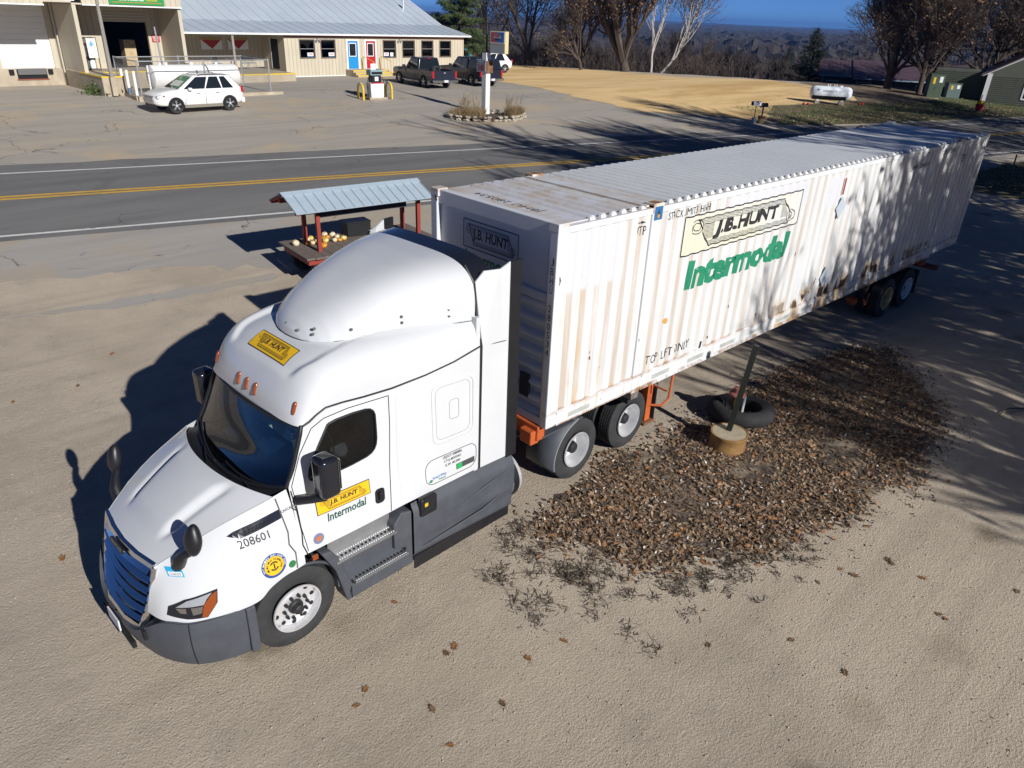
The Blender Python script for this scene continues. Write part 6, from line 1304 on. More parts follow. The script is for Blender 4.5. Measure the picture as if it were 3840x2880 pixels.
mb2=thing('mailbox','dark mailbox on a blue post in a wooden barrel beside the white mailbox','mailbox',(38.15,18.75,gz(38.15,18.75)),R(-20)); obj('barrel',MB().lathe([(0,0),(.18,0),(.22,.2),(.20,.45),(0,.45)],14,'z'),mat('barrel_ochre',(.45,.33,.12),.7),mb2,smooth=40); obj('barrel_band',MB().lathe([(.212,.30),(.225,.30),(.22,.42),(.205,.42)],14,'z'),M_rust,mb2); obj('pole',MB().tube([(0,0,.4),(0,0,.98)],.05,8),mat('blue_post',(.04,.10,.35),.5),mb2); mx=obj('box',MB().prism([(-.12,0),(.12,0),(.12,.13)]+[(.12*math.cos(PI*k/8),.13+.11*math.sin(PI*k/8)) for k in range(1,8)]+[(-.12,.13)],-.26,.26,'x'),M_trim,mb2); mx.location=(0,0,.98)
pr=thing('propane_tank','white propane tank with a black band and lettering on concrete blocks by the sand','tank',(51.75,20.95,gz(51.75,20.95)),R(-58))
shell=[(0,-1.52),(.2,-1.50),(.38,-1.42),(.48,-1.25),(.50,-1.1),(.50,1.1),(.48,1.25),(.38,1.42),(.2,1.50),(0,1.52)]
obj('shell',MB().lathe(shell,40,'x',(0,0,.80)),mat('propane_white',(.72,.76,.80),.35),pr,smooth=50); obj('black_band',MB().add([(x,-.503*math.cos(t),.80+.503*math.sin(t)) for x in (-1.35,1.1) for t in [R(-62+k*6) for k in range(8)]],[(k,k+1,9+k,8+k) for k in range(7)]),M_dark,pr,smooth=60,fixn=False)
for x in (-.85,.85): obj('block',MB().box(x-.18,x+.18,-.28,.28,0,.24),M_conc,pr,bevel=.01); obj('foot',MB().box(x-.10,x+.10,-.25,.25,.24,.36),M_wtrim,pr)
for x in (-.3,-.15,.15,.3): obj('valve',MB().cyl((x,0,1.28),.03,.16,8),M_wtrim,pr)
obj('dome',MB().cyl((.6,0,1.27),.16,.10,14),M_wtrim,pr); M_let=mat('tank_lettering_grey',(.12,.12,.16),.5); me=fit2d(text2d('CHASEBURG CO-OP',1.,.01),1.05,.15); cutgrid(me,(),frange(-.1,.1,.03)); mapped('tank_lettering',me,lambda u,v:Vector((u-.15,-.504*math.cos(v/.5+.35),.80+.504*math.sin(v/.5+.35))),M_let,pr); mapped('tank_mark',poly2d(disc2d(0,0,.06,14)),lambda u,v:Vector((u-.98,-.504*math.cos(v/.5+.5),.80+.504*math.sin(v/.5+.5))),mat('mark_blue',(.03,.16,.35),.5),pr)
M_tg=mat('transformer_green',(.055,.085,.05),.5); M_lab=mat('label_yellow',(.75,.45,.02),.5)
for i,(x,y,w,d,h,lab) in enumerate(((67.6,19.2,1.15,1.0,1.95,'tall dark green utility cabinet with yellow and white labels before the low house'),(69.6,18.3,1.1,1.0,1.25,'smaller grey-green utility box right of the tall cabinet'))):
    t=thing('utility_cabinet',lab,'utility box',(x,y,gz(x,y)-.1),R(-55),'utility boxes'); obj('case',MB().box(-w/2,w/2,-d/2,d/2,0,h),M_tg if i==0 else mat('transformer_grey_green',(.10,.15,.14),.5),t,bevel=.04); obj('yellow_label',MB().box(-w*.28,-w*.12,-d/2-.012,-d/2-.002,h*.62,h*.88),M_lab,t); obj('white_label',MB().box(w*.15,w*.38,-d/2-.012,-d/2-.002,h*.68,h*.92),M_wtrim,t); obj('lid',MB().box(-w/2-.03,w/2+.03,-d/2-.03,d/2+.03,h,h+.06),M_tg,t)
# houses on the right
ho=thing('ranch_house','low dark house with maroon metal roof behind the sandy lot','house',(84,35,-1.2),R(-62)); M_dsid=mat('dark_blue_siding',(.050,.065,.075),.6,var=.1); M_mar=mat('maroon_roof',(.105,.066,.080),.45,.1,var=.1,vscale=1); M_btr=mat('blue_grey_trim',(.30,.42,.52),.5)
obj('wall',MB().box(-2.1,14,0,8,-1,2.85),M_dsid,ho); r1=obj('roof',MB().add([(-2.6,-.6,2.9),(1.3,-.6,2.9),(1.3,4.5,4.35),(-2.6,4.5,4.35)],[(0,1,2,3)]),M_mar,ho,solid=.08); r2=obj('roof_wing',MB().add([(1.1,-1.3,2.78),(14.5,-1.3,2.78),(14.5,4.5,4.40),(1.1,4.5,4.40)],[(0,1,2,3)]),M_mar,ho,solid=.08)
obj('gutter',MB().box(-2.6,1.3,-.7,-.6,2.78,2.9),M_btr,ho); obj('gutter',MB().box(1.1,14.5,-1.4,-1.3,2.66,2.78),M_btr,ho); obj('corner_board',MB().box(-2.12,-1.98,-.03,.0,-1,2.85),M_btr,ho)
for a,ro_,z0,y0,x1,zt in ((-2.45,r1,2.9,-.6,1.2,4.35),(1.3,r2,2.78,-1.3,14.4,4.40)):
    for k in range(int((x1-a)/.45)): obj('roof_rib',MB().tube([(a+k*.45,y0,z0+.01),(a+k*.45,4.5,zt+.01)],.022,3),M_mar,ro_)
for a,w_,z0 in ((-1.5,1.1,.9),(1.8,1.4,.9),(8.0,1.4,.4)):
    wn=obj('window',MB().box(a,a+w_,-.03,-.01,z0,2.2),M_cglass,ho); f=MB().box(a-.14,a,-.06,-.03,z0,2.34); f.box(a+w_,a+w_+.14,-.06,-.03,z0,2.34); f.box(a,a+w_,-.06,-.03,2.2,2.34); obj('window_frame',f,M_btr,wn)
h2=thing('small_house','green-grey cottage with white gable trim at the right edge','house',(69.8,15.9,gz(69.8,15.9)-.2),R(-72)); M_gsid=mat('grey_green_siding',(.10,.11,.085),.7,var=.12)
gp=[(0,0),(9,0),(9,2.5),(4.5,5.0),(0,2.5)]; obj('gable_wall',MB().prism(gp,0,.3,'y'),M_gsid,h2); obj('side_body',MB().box(-4,0,1.5,7,0,2.6),M_gsid,h2); obj('main_body',MB().box(.0,9,.3,7,0,2.5),M_gsid,h2)
for k in range(16): obj('clapboard',MB().box(-4,0,1.46,1.5,k*.16+.01,k*.16+.12),M_gsid,h2)
for k in range(15): obj('clapboard',MB().box(.3,8.8,-.04,0,k*.16+.01,k*.16+.12),M_gsid,h2)
for a,b in (((-.4,2.35),(4.5,5.1)),((4.5,5.1),(9.4,2.35))): obj('gable_trim',MB().tube([(a[0],-.12,a[1]),(b[0],-.12,b[1])],.10,4),M_wtrim,h2)
rr=MB().add([(-.5,-.3,2.25),(4.5,-.3,5.2),(4.5,7,5.2),(-.5,7,2.25)],[(0,1,2,3)]); rr.add([(9.5,-.3,2.25),(4.5,-.3,5.2),(4.5,7,5.2),(9.5,7,2.25)],[(0,1,2,3)]); obj('roof',rr,M_mar,h2,solid=.1); obj('corner_board',MB().box(0,.35,-.07,0,0,2.5),M_wtrim,h2)
for a in (3.0,6.8):
    wn=obj('window',MB().box(a,a+1.1,-.06,-.045,.7,2.1),M_cglass,h2); f=MB().box(a-.12,a,-.08,-.05,.6,2.2); f.box(a+1.1,a+1.22,-.08,-.05,.6,2.2); f.box(a,a+1.1,-.08,-.05,2.1,2.2); f.box(a,a+1.1,-.08,-.05,.58,.7); obj('window_frame',f,M_wtrim,wn)
# garden ornament and small red flowers
orn=thing('garden_ornament','red and yellow wheeled garden ornament on the lawn','ornament',(61.5,13.4,gz(61.5,13.4)),R(20)); obj('cart_frame',MB().tube([(-.8,0,.3),(.5,0,.3),(.7,0,.9)],.03,6),M_steelw,orn); obj('red_pot',MB().lathe([(0,.2),(.25,.2),(.32,.65),(0,.65)],12,'z',(.4,0,0)),M_redp,orn,smooth=40); obj('yellow_flower',MB().sphere((.4,0,.78),.28,.28,.16),M_lab,orn,smooth=180); obj('handle_hoop',MB().tube([(.5,0,.6)]+[(.5+.3*math.sin(PI*k/6),0,.95-.35*math.cos(PI*k/6)) for k in range(7)],.03,6),M_redp,orn)
for i,(x,y) in enumerate(((47.6,20.9),(47.9,20.7),(52.6,19.0),(52.9,18.9))):
    t=thing('red_flower',('left' if i<2 else 'right')+' red flower cluster, '+('first' if i%2==0 else 'second')+' of two, on the bank by the propane tank','flower',(x,y,gz(x,y))); obj('stem',MB().tube([(0,0,0),(.05,0,.25)],.012,4),M_tg,t); obj('bloom',MB().sphere((.05,0,.30),.11,.11,.09,8,6),mat('flower_red',(.35,.02,.015),.6),t,smooth=180)
gzb=thing('garden_shed','small white gazebo roof showing beyond the sandy crest','shed',(66,47.3,-1.0)); obj('shed_roof',MB().lathe([(0,2.7),(1.3,1.9),(1.25,1.85)],8,'z'),M_wtrim,gzb); obj('shed_wall',MB().lathe([(1.1,-1),(1.1,1.9)],8,'z'),M_wtrim,gzb)
# steel fence post on the right verge
fpst=tag(obj('fence_stake',MB().tube([(35.4,3.73,.2),(35.75,3.85,1.45)],.035,6),M_trim),'leaning black stake on the right verge','stake')
# ================================================================= ROADSIDE STALL (hay wagon with roof)
SO2=Vector((1.75,10.0,0)); sa=R(-5)
wg=thing('farm_wagon','red wagon stall with plank deck and metal roof behind the cab','wagon',(SO2.x,SO2.y,.2),sa); M_plank=mat('weathered_plank',(.15,.12,.10),.85,var=.25,vscale=3,stretch=(1,8,8),bump=.3,bscale=30); M_barn=mat('barn_red_paint',(.26,.035,.022),.6,var=.12,vscale=4); DZ=.75
pk_=MB().box(0,.232,-.06,1.75,DZ-.05,DZ).mesh('plank'); pk_.materials.append(M_plank)
for k in range(16): share('deck_plank',pk_,wg,(k*.24,random.uniform(-.02,.02),random.uniform(-.003,.003)))
obj('deck_frame',MB().box(.08,3.75,.05,.12,DZ-.2,DZ-.055).box(.08,3.75,1.55,1.62,DZ-.2,DZ-.055).box(.08,.16,.12,1.55,DZ-.2,DZ-.055).box(3.65,3.75,.12,1.55,DZ-.2,DZ-.055),M_barn,wg,weld=True)
for x in (.55,3.2):
    obj('axle',MB().tube([(x,.1,.34),(x,1.6,.34)],.05,8),M_trim,wg)
    for y,sg in ((.12,-1),(1.58,1)): car_wheel(wg,x,y,.34,.2,sg,0)
for x,y in ((.55,1.28),(.55,.42),(3.45,1.28),(3.45,.42)): obj('stall_post',MB().box(x-.05,x+.05,y-.05,y+.05,DZ,1.90),M_barn,wg,bevel=.006)
for y in (.42,1.28): obj('roof_plate',MB().box(-.05,3.6,y-.05,y+.05,1.87,1.97),M_barn,wg)
M_srf=mat('stall_roof_metal',(.46,.55,.62),.35,.2,var=.05)
ez,rz_,ey,ry_=1.86,2.20,-.02,.86
for sg in (0,1):
    yy=lambda a:a if sg==0 else 1.72-a
    rr=obj('roof_sheet',MB().add([(-.15,yy(ey),ez),(3.70,yy(ey),ez),(3.70,yy(ry_),rz_),(-.15,yy(ry_),rz_)],[(0,1,2,3)]),M_srf,wg,solid=.012)
    for k in range(16): x=-.14+k*.255; obj('roof_rib',MB().tube([(x,yy(ey),ez+.012),(x,yy(ry_),rz_+.012)],.014,4),M_srf,rr)
    obj('purlin',MB().box(-.13,3.68,min(yy(ey+.12),yy(ey+.16)),max(yy(ey+.12),yy(ey+.16)),ez-.05,ez+.02),M_barn,wg)
obj('ridge_cap',MB().add([(-.17,.70,2.155),(-.17,.86,2.222),(-.17,1.02,2.155),(3.72,.70,2.155),(3.72,.86,2.222),(3.72,1.02,2.155)],[(0,1,4,3),(1,2,5,4)]),M_srf,wg,solid=.008)
for x in (-.1,3.62): obj('rafter',MB().tube([(x,.0,1.83),(x,.86,2.15),(x,1.72,1.83)],.035,4),M_barn,wg)
bd_=tag(obj('sign_board',MB().box(0,2.55,-.02,.02,0,.30),mat('dark_board',(.045,.045,.055),.6)),'dark blank sign board hanging under the stall roof','sign'); bd_.location=(SO2.x+.62,SO2.y+.50-.05,1.78); bd_.rotation_euler=(0,0,sa)
ct=thing('black_crate','black plastic crate on the wagon deck','crate',(3.95,11.25,.95),R(-8)); cf=MB().box(-.33,.33,-.22,-.20,0,.36).box(-.33,.33,.20,.22,0,.36).box(-.33,-.31,-.20,.20,0,.36).box(.31,.33,-.20,.20,0,.36).box(-.31,.31,-.2,.2,0,.02); obj('crate_wall',cf,M_trim,ct,weld=True); obj('crate_lid',MB().box(-.35,.35,-.24,.24,.36,.39),M_trim,ct)
for k in range(5): obj('crate_rib',MB().box(-.34,.34,-.235,-.22,.04+k*.065,.07+k*.065),M_trim,ct)
# gourds and pumpkins
def gourd_mesh(seed,m,elong=.8,ribs=10):
    rg=random.Random(seed); mb=MB()
    nu,nv=ribs*4,10; vs=[]
    for i in range(nv+1):
        ph=PI*i/nv
        for k in range(nu):
            t=2*PI*k/nu; rr=1-.09*(.5+.5*math.cos(ribs*t))*math.sin(ph); dimple=1-.25*max(0,math.cos(ph))**6
            vs.append((rr*math.sin(ph)*math.cos(t),rr*math.sin(ph)*math.sin(t),elong*math.cos(ph)*dimple))
    mb.add(vs,[(i*nu+k,(i+1)*nu+k,(i+1)*nu+(k+1)%nu,i*nu+(k+1)%nu) for i in range(nv) for k in range(nu)])
    o=obj('flesh',mb,m,None,smooth=180); me=o.data; bpy.data.objects.remove(o); return me
M_p1=mat('pumpkin_orange',(.62,.25,.025),.45,var=.2,vscale=4); M_p2=mat('gourd_cream',(.66,.56,.38),.5,var=.15,vscale=5,col2=(.35,.25,.10),c2lo=.55,c2hi=.65); M_p3=mat('gourd_yellow',(.66,.42,.07),.45,var=.2,vscale=4,col2=(.7,.6,.3))
gm=[gourd_mesh(1,M_p1,.72,12),gourd_mesh(2,M_p2,.85,8),gourd_mesh(3,M_p3,.78,11)]; stm=MB().tube([(0,0,0),(.0,.03,.35),(.1,.05,.5)],[.12,.08,.09],6).mesh('stem'); stm.materials.append(mat('gourd_stem',(.2,.17,.07),.8))
gl=[(2.10,11.17,1,1.3),(2.51,11.33,1,1.1),(2.67,11.42,2,1.),(2.37,11.01,0,1.1),(2.50,11.02,1,.9),(2.66,11.07,2,1.),(2.87,11.37,1,1.15),(3.11,11.48,1,1.2),(2.92,11.2,0,1.1),(3.08,11.28,0,1.),(2.85,10.98,2,1.2),(2.58,10.6,0,1.3),(3.28,11.37,1,1.2),(3.30,11.16,1,1.),(3.08,10.91,1,1.),(3.20,10.86,0,1.),(3.36,10.92,2,1.2),(2.62,10.88,1,.95)]
gn=['plump orange ribbed pumpkin','cream gourd','yellow striped gourd']
spec=['lying alone at the left end of the wagon deck','behind the far left post','behind the posts, farthest left of the yellow ones','against the far left post','between the two left posts','right of the near left post','behind the near left post','at the back of the pile','in the middle of the pile','right of the middle of the pile','just in front of the pile','nearest the truck on the wagon deck','upper one of the right pair','lower one of the right pair','left of the right-hand orange pair','left one of the rightmost pair','at the right end of the row','hidden just behind the near left post']
for (x,y,k,s),sp_2 in zip(gl,spec):
    r=.072*s; t=thing('pumpkin' if k!=1 else 'gourd',gn[k]+' '+sp_2,'pumpkin' if k!=1 else 'gourd',(x,y,.955+r*.7),random.uniform(0,6),'pumpkins and gourds on the wagon'); share('flesh',gm[k],t,(0,0,0),(random.uniform(-.4,.4),random.uniform(-.4,.4),0),(r,r,r)); share('stem',stm,t,(0,0,r*.6),(0,0,0),(r,r,r))
pl=tag(obj('tailboard',MB().box(0,1.6,0,.28,0,.05),M_plank),'loose brown board leaning at the right end of the wagon','board'); pl.location=(5.3,10.35,.62); pl.rotation_euler=(0,R(12),R(-25))
# ================================================================= THINGS IN THE LEAVES
dr=thing('weighted_post','dark post standing in a concrete-filled drum among the leaves','post',(3.66,-.86,0),0); obj('drum',MB().lathe([(0,0),(.30,0),(.31,.03),(.30,.06),(.30,.24),(.315,.26),(.315,.30),(.29,.30),(.28,.285),(0,.285)],32,'z'),mat('ochre_drum',(.28,.16,.055),.6,var=.25,vscale=5,col2=(.18,.09,.035)),dr,smooth=40); obj('concrete_fill',MB().cyl((0,0,.24),.285,.055,28),mat('drum_concrete',(.36,.30,.21),.9,var=.2,vscale=6,col2=(.42,.36,.26),bump=.3),dr); po_=MB().box(-.045,.045,-.045,-.015,0,1.55).box(-.045,-.015,-.015,.045,0,1.55).box(.015,.045,-.015,.045,0,1.55); p0=obj('upright',po_,mat('dark_olive_steel',(.022,.026,.018),.35,.3),dr); p0.location=(.06,.05,.28); p0.rotation_euler=(R(5),R(10),R(20))
ot=thing('old_tire','old black tractor tire lying in the leaves around a pipe','tire',(4.75,-.45,.10),0); o=obj('casing',MB().lathe([(.36,-.12),(.42,-.14),(.55,-.12),(.60,-.03),(.60,.05),(.55,.12),(.43,.13),(.36,.10),(.35,0)],40,'z',(0,0,.06),True),mat('weathered_tire',(.02,.019,.02),.85,var=.3,vscale=6,bump=.4,bscale=15),ot,smooth=60); o.rotation_euler=(R(-5),R(4),0)
vp=thing('vent_pipe','rusty capped standpipe inside the old tire','pipe',(4.62,-.38,0)); obj('pipe',MB().tube([(0,0,0),(.0,0,.52)],.075,12),M_rust,vp,smooth=50); obj('pipe_cap',MB().lathe([(0,0),(.15,0),(.15,.03),(.09,.06),(.08,.14),(0,.16)],16,'z',(0,0,.50)),mat('pipe_cap_pink',(.25,.09,.075),.6),vp,smooth=40); obj('white_rod',MB().tube([(.13,-.08,0),(.15,-.08,.45)],.025,8),M_plac,vp)
stick=tag(obj('fallen_stick',MB().tube([(9.5,-3.85,.02),(9.15,-3.65,.05),(8.75,-3.6,.03)],[.018,.016,.01],6),M_weed),'dark fallen stick on the gravel at the right','stick')
# ================================================================= TREES AND LITTER
M_bark=mat('dark_bark',(.075,.055,.043),.95,var=.35,vscale=4,bump=.6,bscale=12,stretch=(1,1,.3)); M_twig=mat('twig_brown',(.075,.055,.045),.95,var=.3,vscale=2); M_birch=mat('birch_bark',(.42,.39,.36),.8,var=.2,vscale=4,col2=(.1,.08,.07),c2lo=.58,c2hi=.64)
M_dleaf=mat('dry_oak_leaf',(.22,.115,.05),.85,var=.45,vscale=1.3); M_pine=mat('pine_needles',(.075,.105,.032),.85,var=.5,vscale=1.2); M_pine2=mat('dark_spruce_needles',(.018,.028,.016),.9,var=.4,vscale=1.2)
class Tree:
    def __init__(s,seed): s.r=random.Random(seed); s.segs=[]; s.tips=[]
    def grow(s,p,d,L,rad,lev,maxlev,up=.12,spread=.6,kids=(3,5),n=4,wob=.16,taper=.62,ratio=.68,L1=None):
        r=s.r; pts=[p.copy()]; rr=[rad]; q=p.copy(); d=d.normalized(); st=L/n; dirs=[]
        for i in range(n):
            d=(d+Vector((r.gauss(0,wob),r.gauss(0,wob),r.gauss(0,wob)+up*(.5 if lev else .1)))).normalized(); q=q+d*st; pts.append(q.copy()); rr.append(rad*(1-(1-taper)*(i+1)/n)); dirs.append(d.copy())
        s.segs.append((pts,rr,lev))
        if lev>=maxlev: s.tips.append((q.copy(),d.copy())); return
        k=r.randint(*kids)+(1 if lev==0 else 0)
        for j in range(k):
            f=(.35+.6*(j+r.random())/k) if lev else (.5+.48*(j+r.random())/k)
            x=f*n; i=min(int(x),n-1); b=pts[i].lerp(pts[i+1],x-i); dd=dirs[i]; a=r.uniform(0,2*PI); pr=dd.orthogonal().normalized(); pr.rotate(Matrix.Rotation(a,3,dd))
            sp=spread*r.uniform(.7,1.3); nd=(dd*math.cos(sp)+pr*math.sin(sp)); s.grow(b,nd,(L1 if L1 and lev==0 else L*ratio)*r.uniform(.75,1.2),max(.006,rr[i]*r.uniform(.45,.65)),lev+1,maxlev,up,spread,kids,max(3,n-(1 if lev else 0)),wob*1.1,taper,ratio)
        s.grow(q,d,(L1 if L1 and lev==0 else L*ratio),rr[-1]*.9,lev+1,maxlev,up,spread,kids,n,wob,taper,ratio)
    def mesh(s,lo,hi,minr=.0):
        mb=MB()
        for pts,rr,lev in s.segs:
            if lo<=lev<=hi: mb.tube(pts,[max(q,minr) for q in rr],7 if lev==0 else (5 if lev==1 else (4 if lev==2 else 3)),False)
        return mb
    def leaves(s,n,size,jit=.5,m=None,droop=0.):
        mb=MB(); r=s.r
        for _ in range(n):
            p,d=r.choice(s.tips); q=p+Vector((r.gauss(0,jit),r.gauss(0,jit),r.gauss(0,jit)-droop)); a=Vector((r.gauss(0,1),r.gauss(0,1),r.gauss(0,1))).normalized(); b=a.orthogonal().normalized(); z=size*r.uniform(.6,1.4); mb.add([q-a*z,q+b*z*.5,q+a*z,q-b*z*.5],[(0,1,2,3)])
        return mb
def bare_tree(seed,loc,h,rad,label,maxlev=4,spread=.55,up=.14,kids=(3,4),leaf=0,lsize=.09,trunk=.28,bark=None,lean=(0,0),group='bare trees',minr=.012,name='bare_tree',ratio=.68,leafmat=None):
    t=thing(name,label,'tree',loc,0,group); T=Tree(seed); T.grow(Vector((0,0,-.3)),Vector((lean[0],lean[1],1)),h*trunk,rad,0,maxlev,up,spread,kids,4,.10,.72,ratio,h*.36)
    # scale to requested height
    top=max(p.z for s_ in T.segs for p in s_[0]); k=h/top
    T.segs=[([p*k for p in a],b,c) for a,b,c in T.segs]; T.tips=[(p*k,d) for p,d in T.tips]
    tk_=obj('trunk',T.mesh(0,0),bark or M_bark,t,smooth=60,fixn=False); obj('limbs',T.mesh(1,2,.03 if bark is None else .022),bark or M_bark,t,smooth=60,fixn=False); obj('crown',T.mesh(3,9,minr),M_twig,t,fixn=False,kind='stuff')
    fz=MB(); rz=T.r
    for p,d in T.tips:
        for _ in range(5):
            dd=(d+Vector((rz.gauss(0,.6),rz.gauss(0,.6),rz.gauss(.1,.5)))).normalized()*rz.uniform(.25,.6); s_=dd.orthogonal().normalized()*.012; fz.add([p-s_,p+s_,p+dd],[(0,1,2)])
    obj('fine_twigs',fz,M_twig,t,fixn=False,kind='stuff')
    if leaf: obj('dry_leaves',T.leaves(leaf,lsize,.45),leafmat or M_dleaf,t,fixn=False,kind='stuff')
    return t
def G(x,y): return (x,y,gz(x,y))
# along the crest behind the sand
bare_tree(11,G(54.0,56.5),12.5,.34,'dark bare tree with spreading limbs left end of the sandy crest',5,.62,.15,(3,4),300,.09,.16)
bare_tree(12,G(53.2,47.9),8.5,.20,'small forked bare tree left of the big brown-leaved tree',5,.5,.2,(3,3),900,.10,.22)
bare_tree(13,G(56.8,45.1),14.0,.55,'big dense bare tree with clinging brown leaves at the crest',5,.46,.22,(4,4),7000,.11,.09)
bare_tree(14,G(59.5,43.9),11.5,.13,'upright white birch right of the big brown-leaved tree',4,.42,.25,(3,4),1500,.09,.35,M_birch)
bare_tree(15,G(60.2,43.4),11.5,.14,'white birch leaning to the right at the crest',4,.4,.2,(3,3),1200,.09,.32,M_birch,(.75,-.55))
bare_tree(16,G(52.0,60.5),11.0,.25,'thin bare tree beside the pine behind the store',5,.55,.2,(3,3),300,.09,.2)
bare_tree(26,G(58.0,52.0),13,.3,'bare tree behind the small forked tree',5,.52,.2,(3,4),2500,.11,.15)
# by the houses on the right
bare_tree(17,G(69.2,23.8),13.5,.40,'stout bare tree left of two before the maroon-roofed house',5,.58,.16,(4,4),1500,.10,.14)
bare_tree(18,G(68.7,20.7),12.0,.28,'slimmer bare tree right of two before the maroon-roofed house',5,.55,.18,(3,4),1200,.10,.2)
bare_tree(19,G(75.5,18.0),12.0,.30,'many-stemmed bare tree behind the utility boxes',5,.6,.16,(4,4),1500,.10,.06)
bare_tree(20,G(60.5,6.2),13.0,.5,'large bare tree at the right edge with limbs hanging before the cottage',5,.66,.08,(4,4),2500,.10,.16)
bare_tree(27,G(80.0,24.0),13.0,.35,'tall bare tree rising behind the maroon roof',5,.55,.2,(4,4),1500,.10,.15)
bare_tree(28,G(83.0,16.0),13.0,.35,'tall bare tree behind the cottage roof',5,.55,.2,(4,4),1500,.10,.15)
# big oaks just outside the right of the frame: they throw the branch shadows
for sd,x,y,h,lab in ((21,14.0,-15.5,14.5,'bare oak by the lot that shades the trailer side'),(22,20.0,-13.0,19.0,'tall bare oak shading the rear of the trailer and the road'),(29,26.5,-12.0,20.5,'tall bare oak throwing branch shadows across the centre line'),(23,34.0,-11.0,20.5,'tall bare oak throwing branch shadows on the far lane'),(24,45.0,-8.0,18.0,'tall bare oak beyond the verge'),(25,8.5,-17.5,12.0,'bare oak shading the right of the lot')):
    bare_tree(sd,G(x,y),h,.55,lab,5,.6,.13,(4,4) if sd in (22,29,23) else (3,3),700 if sd in (22,29,23) else 250,.14,.18,None,(0,0),'bare oaks by the lot',.052 if sd in (22,29,23) else .026)
# evergreens
def pine(seed,loc,h,rad,label,m,dens=1.,name='pine_tree',droop=.1):
    r=random.Random(seed); t=thing(name,label,'tree',loc,0,'evergreens'); obj('trunk',MB().tube([(0,0,-.3),(.05,0,h*.5),(0,.05,h)],[.25,.16,.03],8,False),M_bark,t,smooth=60); br=MB(); nd=MB()
    z=h*.08
    while z<h*.98:
        f=1-z/h; L=rad*(f**.75)*r.uniform(.8,1.1)
        for k in range(r.randint(4,6)):
            a=r.uniform(0,2*PI); d=Vector((math.cos(a),math.sin(a),r.uniform(.05,.35)-droop)); L2=L*r.uniform(.7,1.1); p0=Vector((0,0,z)); p1=p0+d*L2; br.tube([p0,p0.lerp(p1,.5)+Vector((0,0,.05)),p1],[.05*f+.02,.03*f+.012,.01],3,False)
            for _ in range(int(30*dens*L2)):
                q=p0.lerp(p1,r.uniform(.2,1.05))+Vector((r.gauss(0,.16),r.gauss(0,.16),r.gauss(0,.12)))
                for _ in range(5):
                    dd=(d*.7+Vector((r.gauss(0,.6),r.gauss(0,.6),r.gauss(.25,.5)))).normalized()*r.uniform(.14,.30); s_=dd.orthogonal().normalized()*.026; nd.add([q-s_,q+s_,q+dd],[(0,1,2)])
        z+=h*.035*r.uniform(.7,1.3)
    obj('branches',br,M_bark,t,fixn=False); obj('crown',nd,m,t,fixn=False,kind='stuff'); return t
pine(31,G(44.2,56.3),11.5,3.5,'green pine standing behind the right end of the store',M_pine,2.6)
pine(32,(86.0,40.0,gz(86.0,40.0)),8.0,3.2,'dark evergreen behind the left end of the maroon roof',M_pine2,.8)
pine(33,(112.0,57.0,gz(112,57)),9.5,2.6,'small dark evergreen far down in the woods',M_pine2,.6)
# woods falling away beyond the crest: one mass
wv=[]; wf=[]; cnt=0
variants=[]
for k in range(5):
    T=Tree(100+k); T.grow(Vector((0,0,-.5)),Vector((0,0,1)),3.2,.16,0,4,.22,.5,(3,4),3,.12,.7,.70); top=max(p.z for s_ in T.segs for p in s_[0]); T.segs=[([p*(10/top) for p in a],b,c) for a,b,c in T.segs]
    mb=MB()
    for pts,rr,lev in T.segs: mb.tube(pts if lev<2 else [pts[0],pts[-1]],[max(q,.025) for q in (rr if lev<2 else [rr[0],rr[-1]])],4 if lev==0 else 3,False)
    variants.append((np.array(mb.v),mb.f))
woods=[]
rg=random.Random(5)
for w0,w1,n in ((3,14,90),(14,45,150),(45,110,140),(110,260,140)):
    for _ in range(n):
        w=rg.uniform(w0,w1); a=rg.uniform(-62-w*.30,34+w*.55); x=50.7+.84*w-.542*a; y=55.3+.542*w+.84*a
        if 66<x<100 and 0<y<43 and w<24: continue
        if w<14 and -10<a<34 and x>36 and rg.random()<.4: continue
        s=rg.uniform(.55,1.0)*(.95 if w>45 else (.62 if w>14 else .45)); woods.append((x,y,gz(x,y),s,rg.uniform(0,6.28),rg.randrange(5)))
VV=[];FF=[];off=0
for x,y,z,s,a,k in woods:
    v,f=variants[k]; c,sn=math.cos(a)*s,math.sin(a)*s; VV.append(np.stack([v[:,0]*c-v[:,1]*sn+x,v[:,0]*sn+v[:,1]*c+y,v[:,2]*s+z],1)); FF.extend([tuple(i+off for i in q) for q in f]); off+=len(v)
me=bpy.data.meshes.new('distant_woods'); me.from_pydata(np.concatenate(VV).tolist(),[],FF); me.materials.append(mat('far_twig_brown',(.058,.044,.038),.95,var=.3,vscale=.15)); o=bpy.data.objects.new('distant_woods',me); COL.objects.link(o); o['kind']='stuff'; tag(o,'brown leafless woods filling the valley behind the sandy lot','woods')
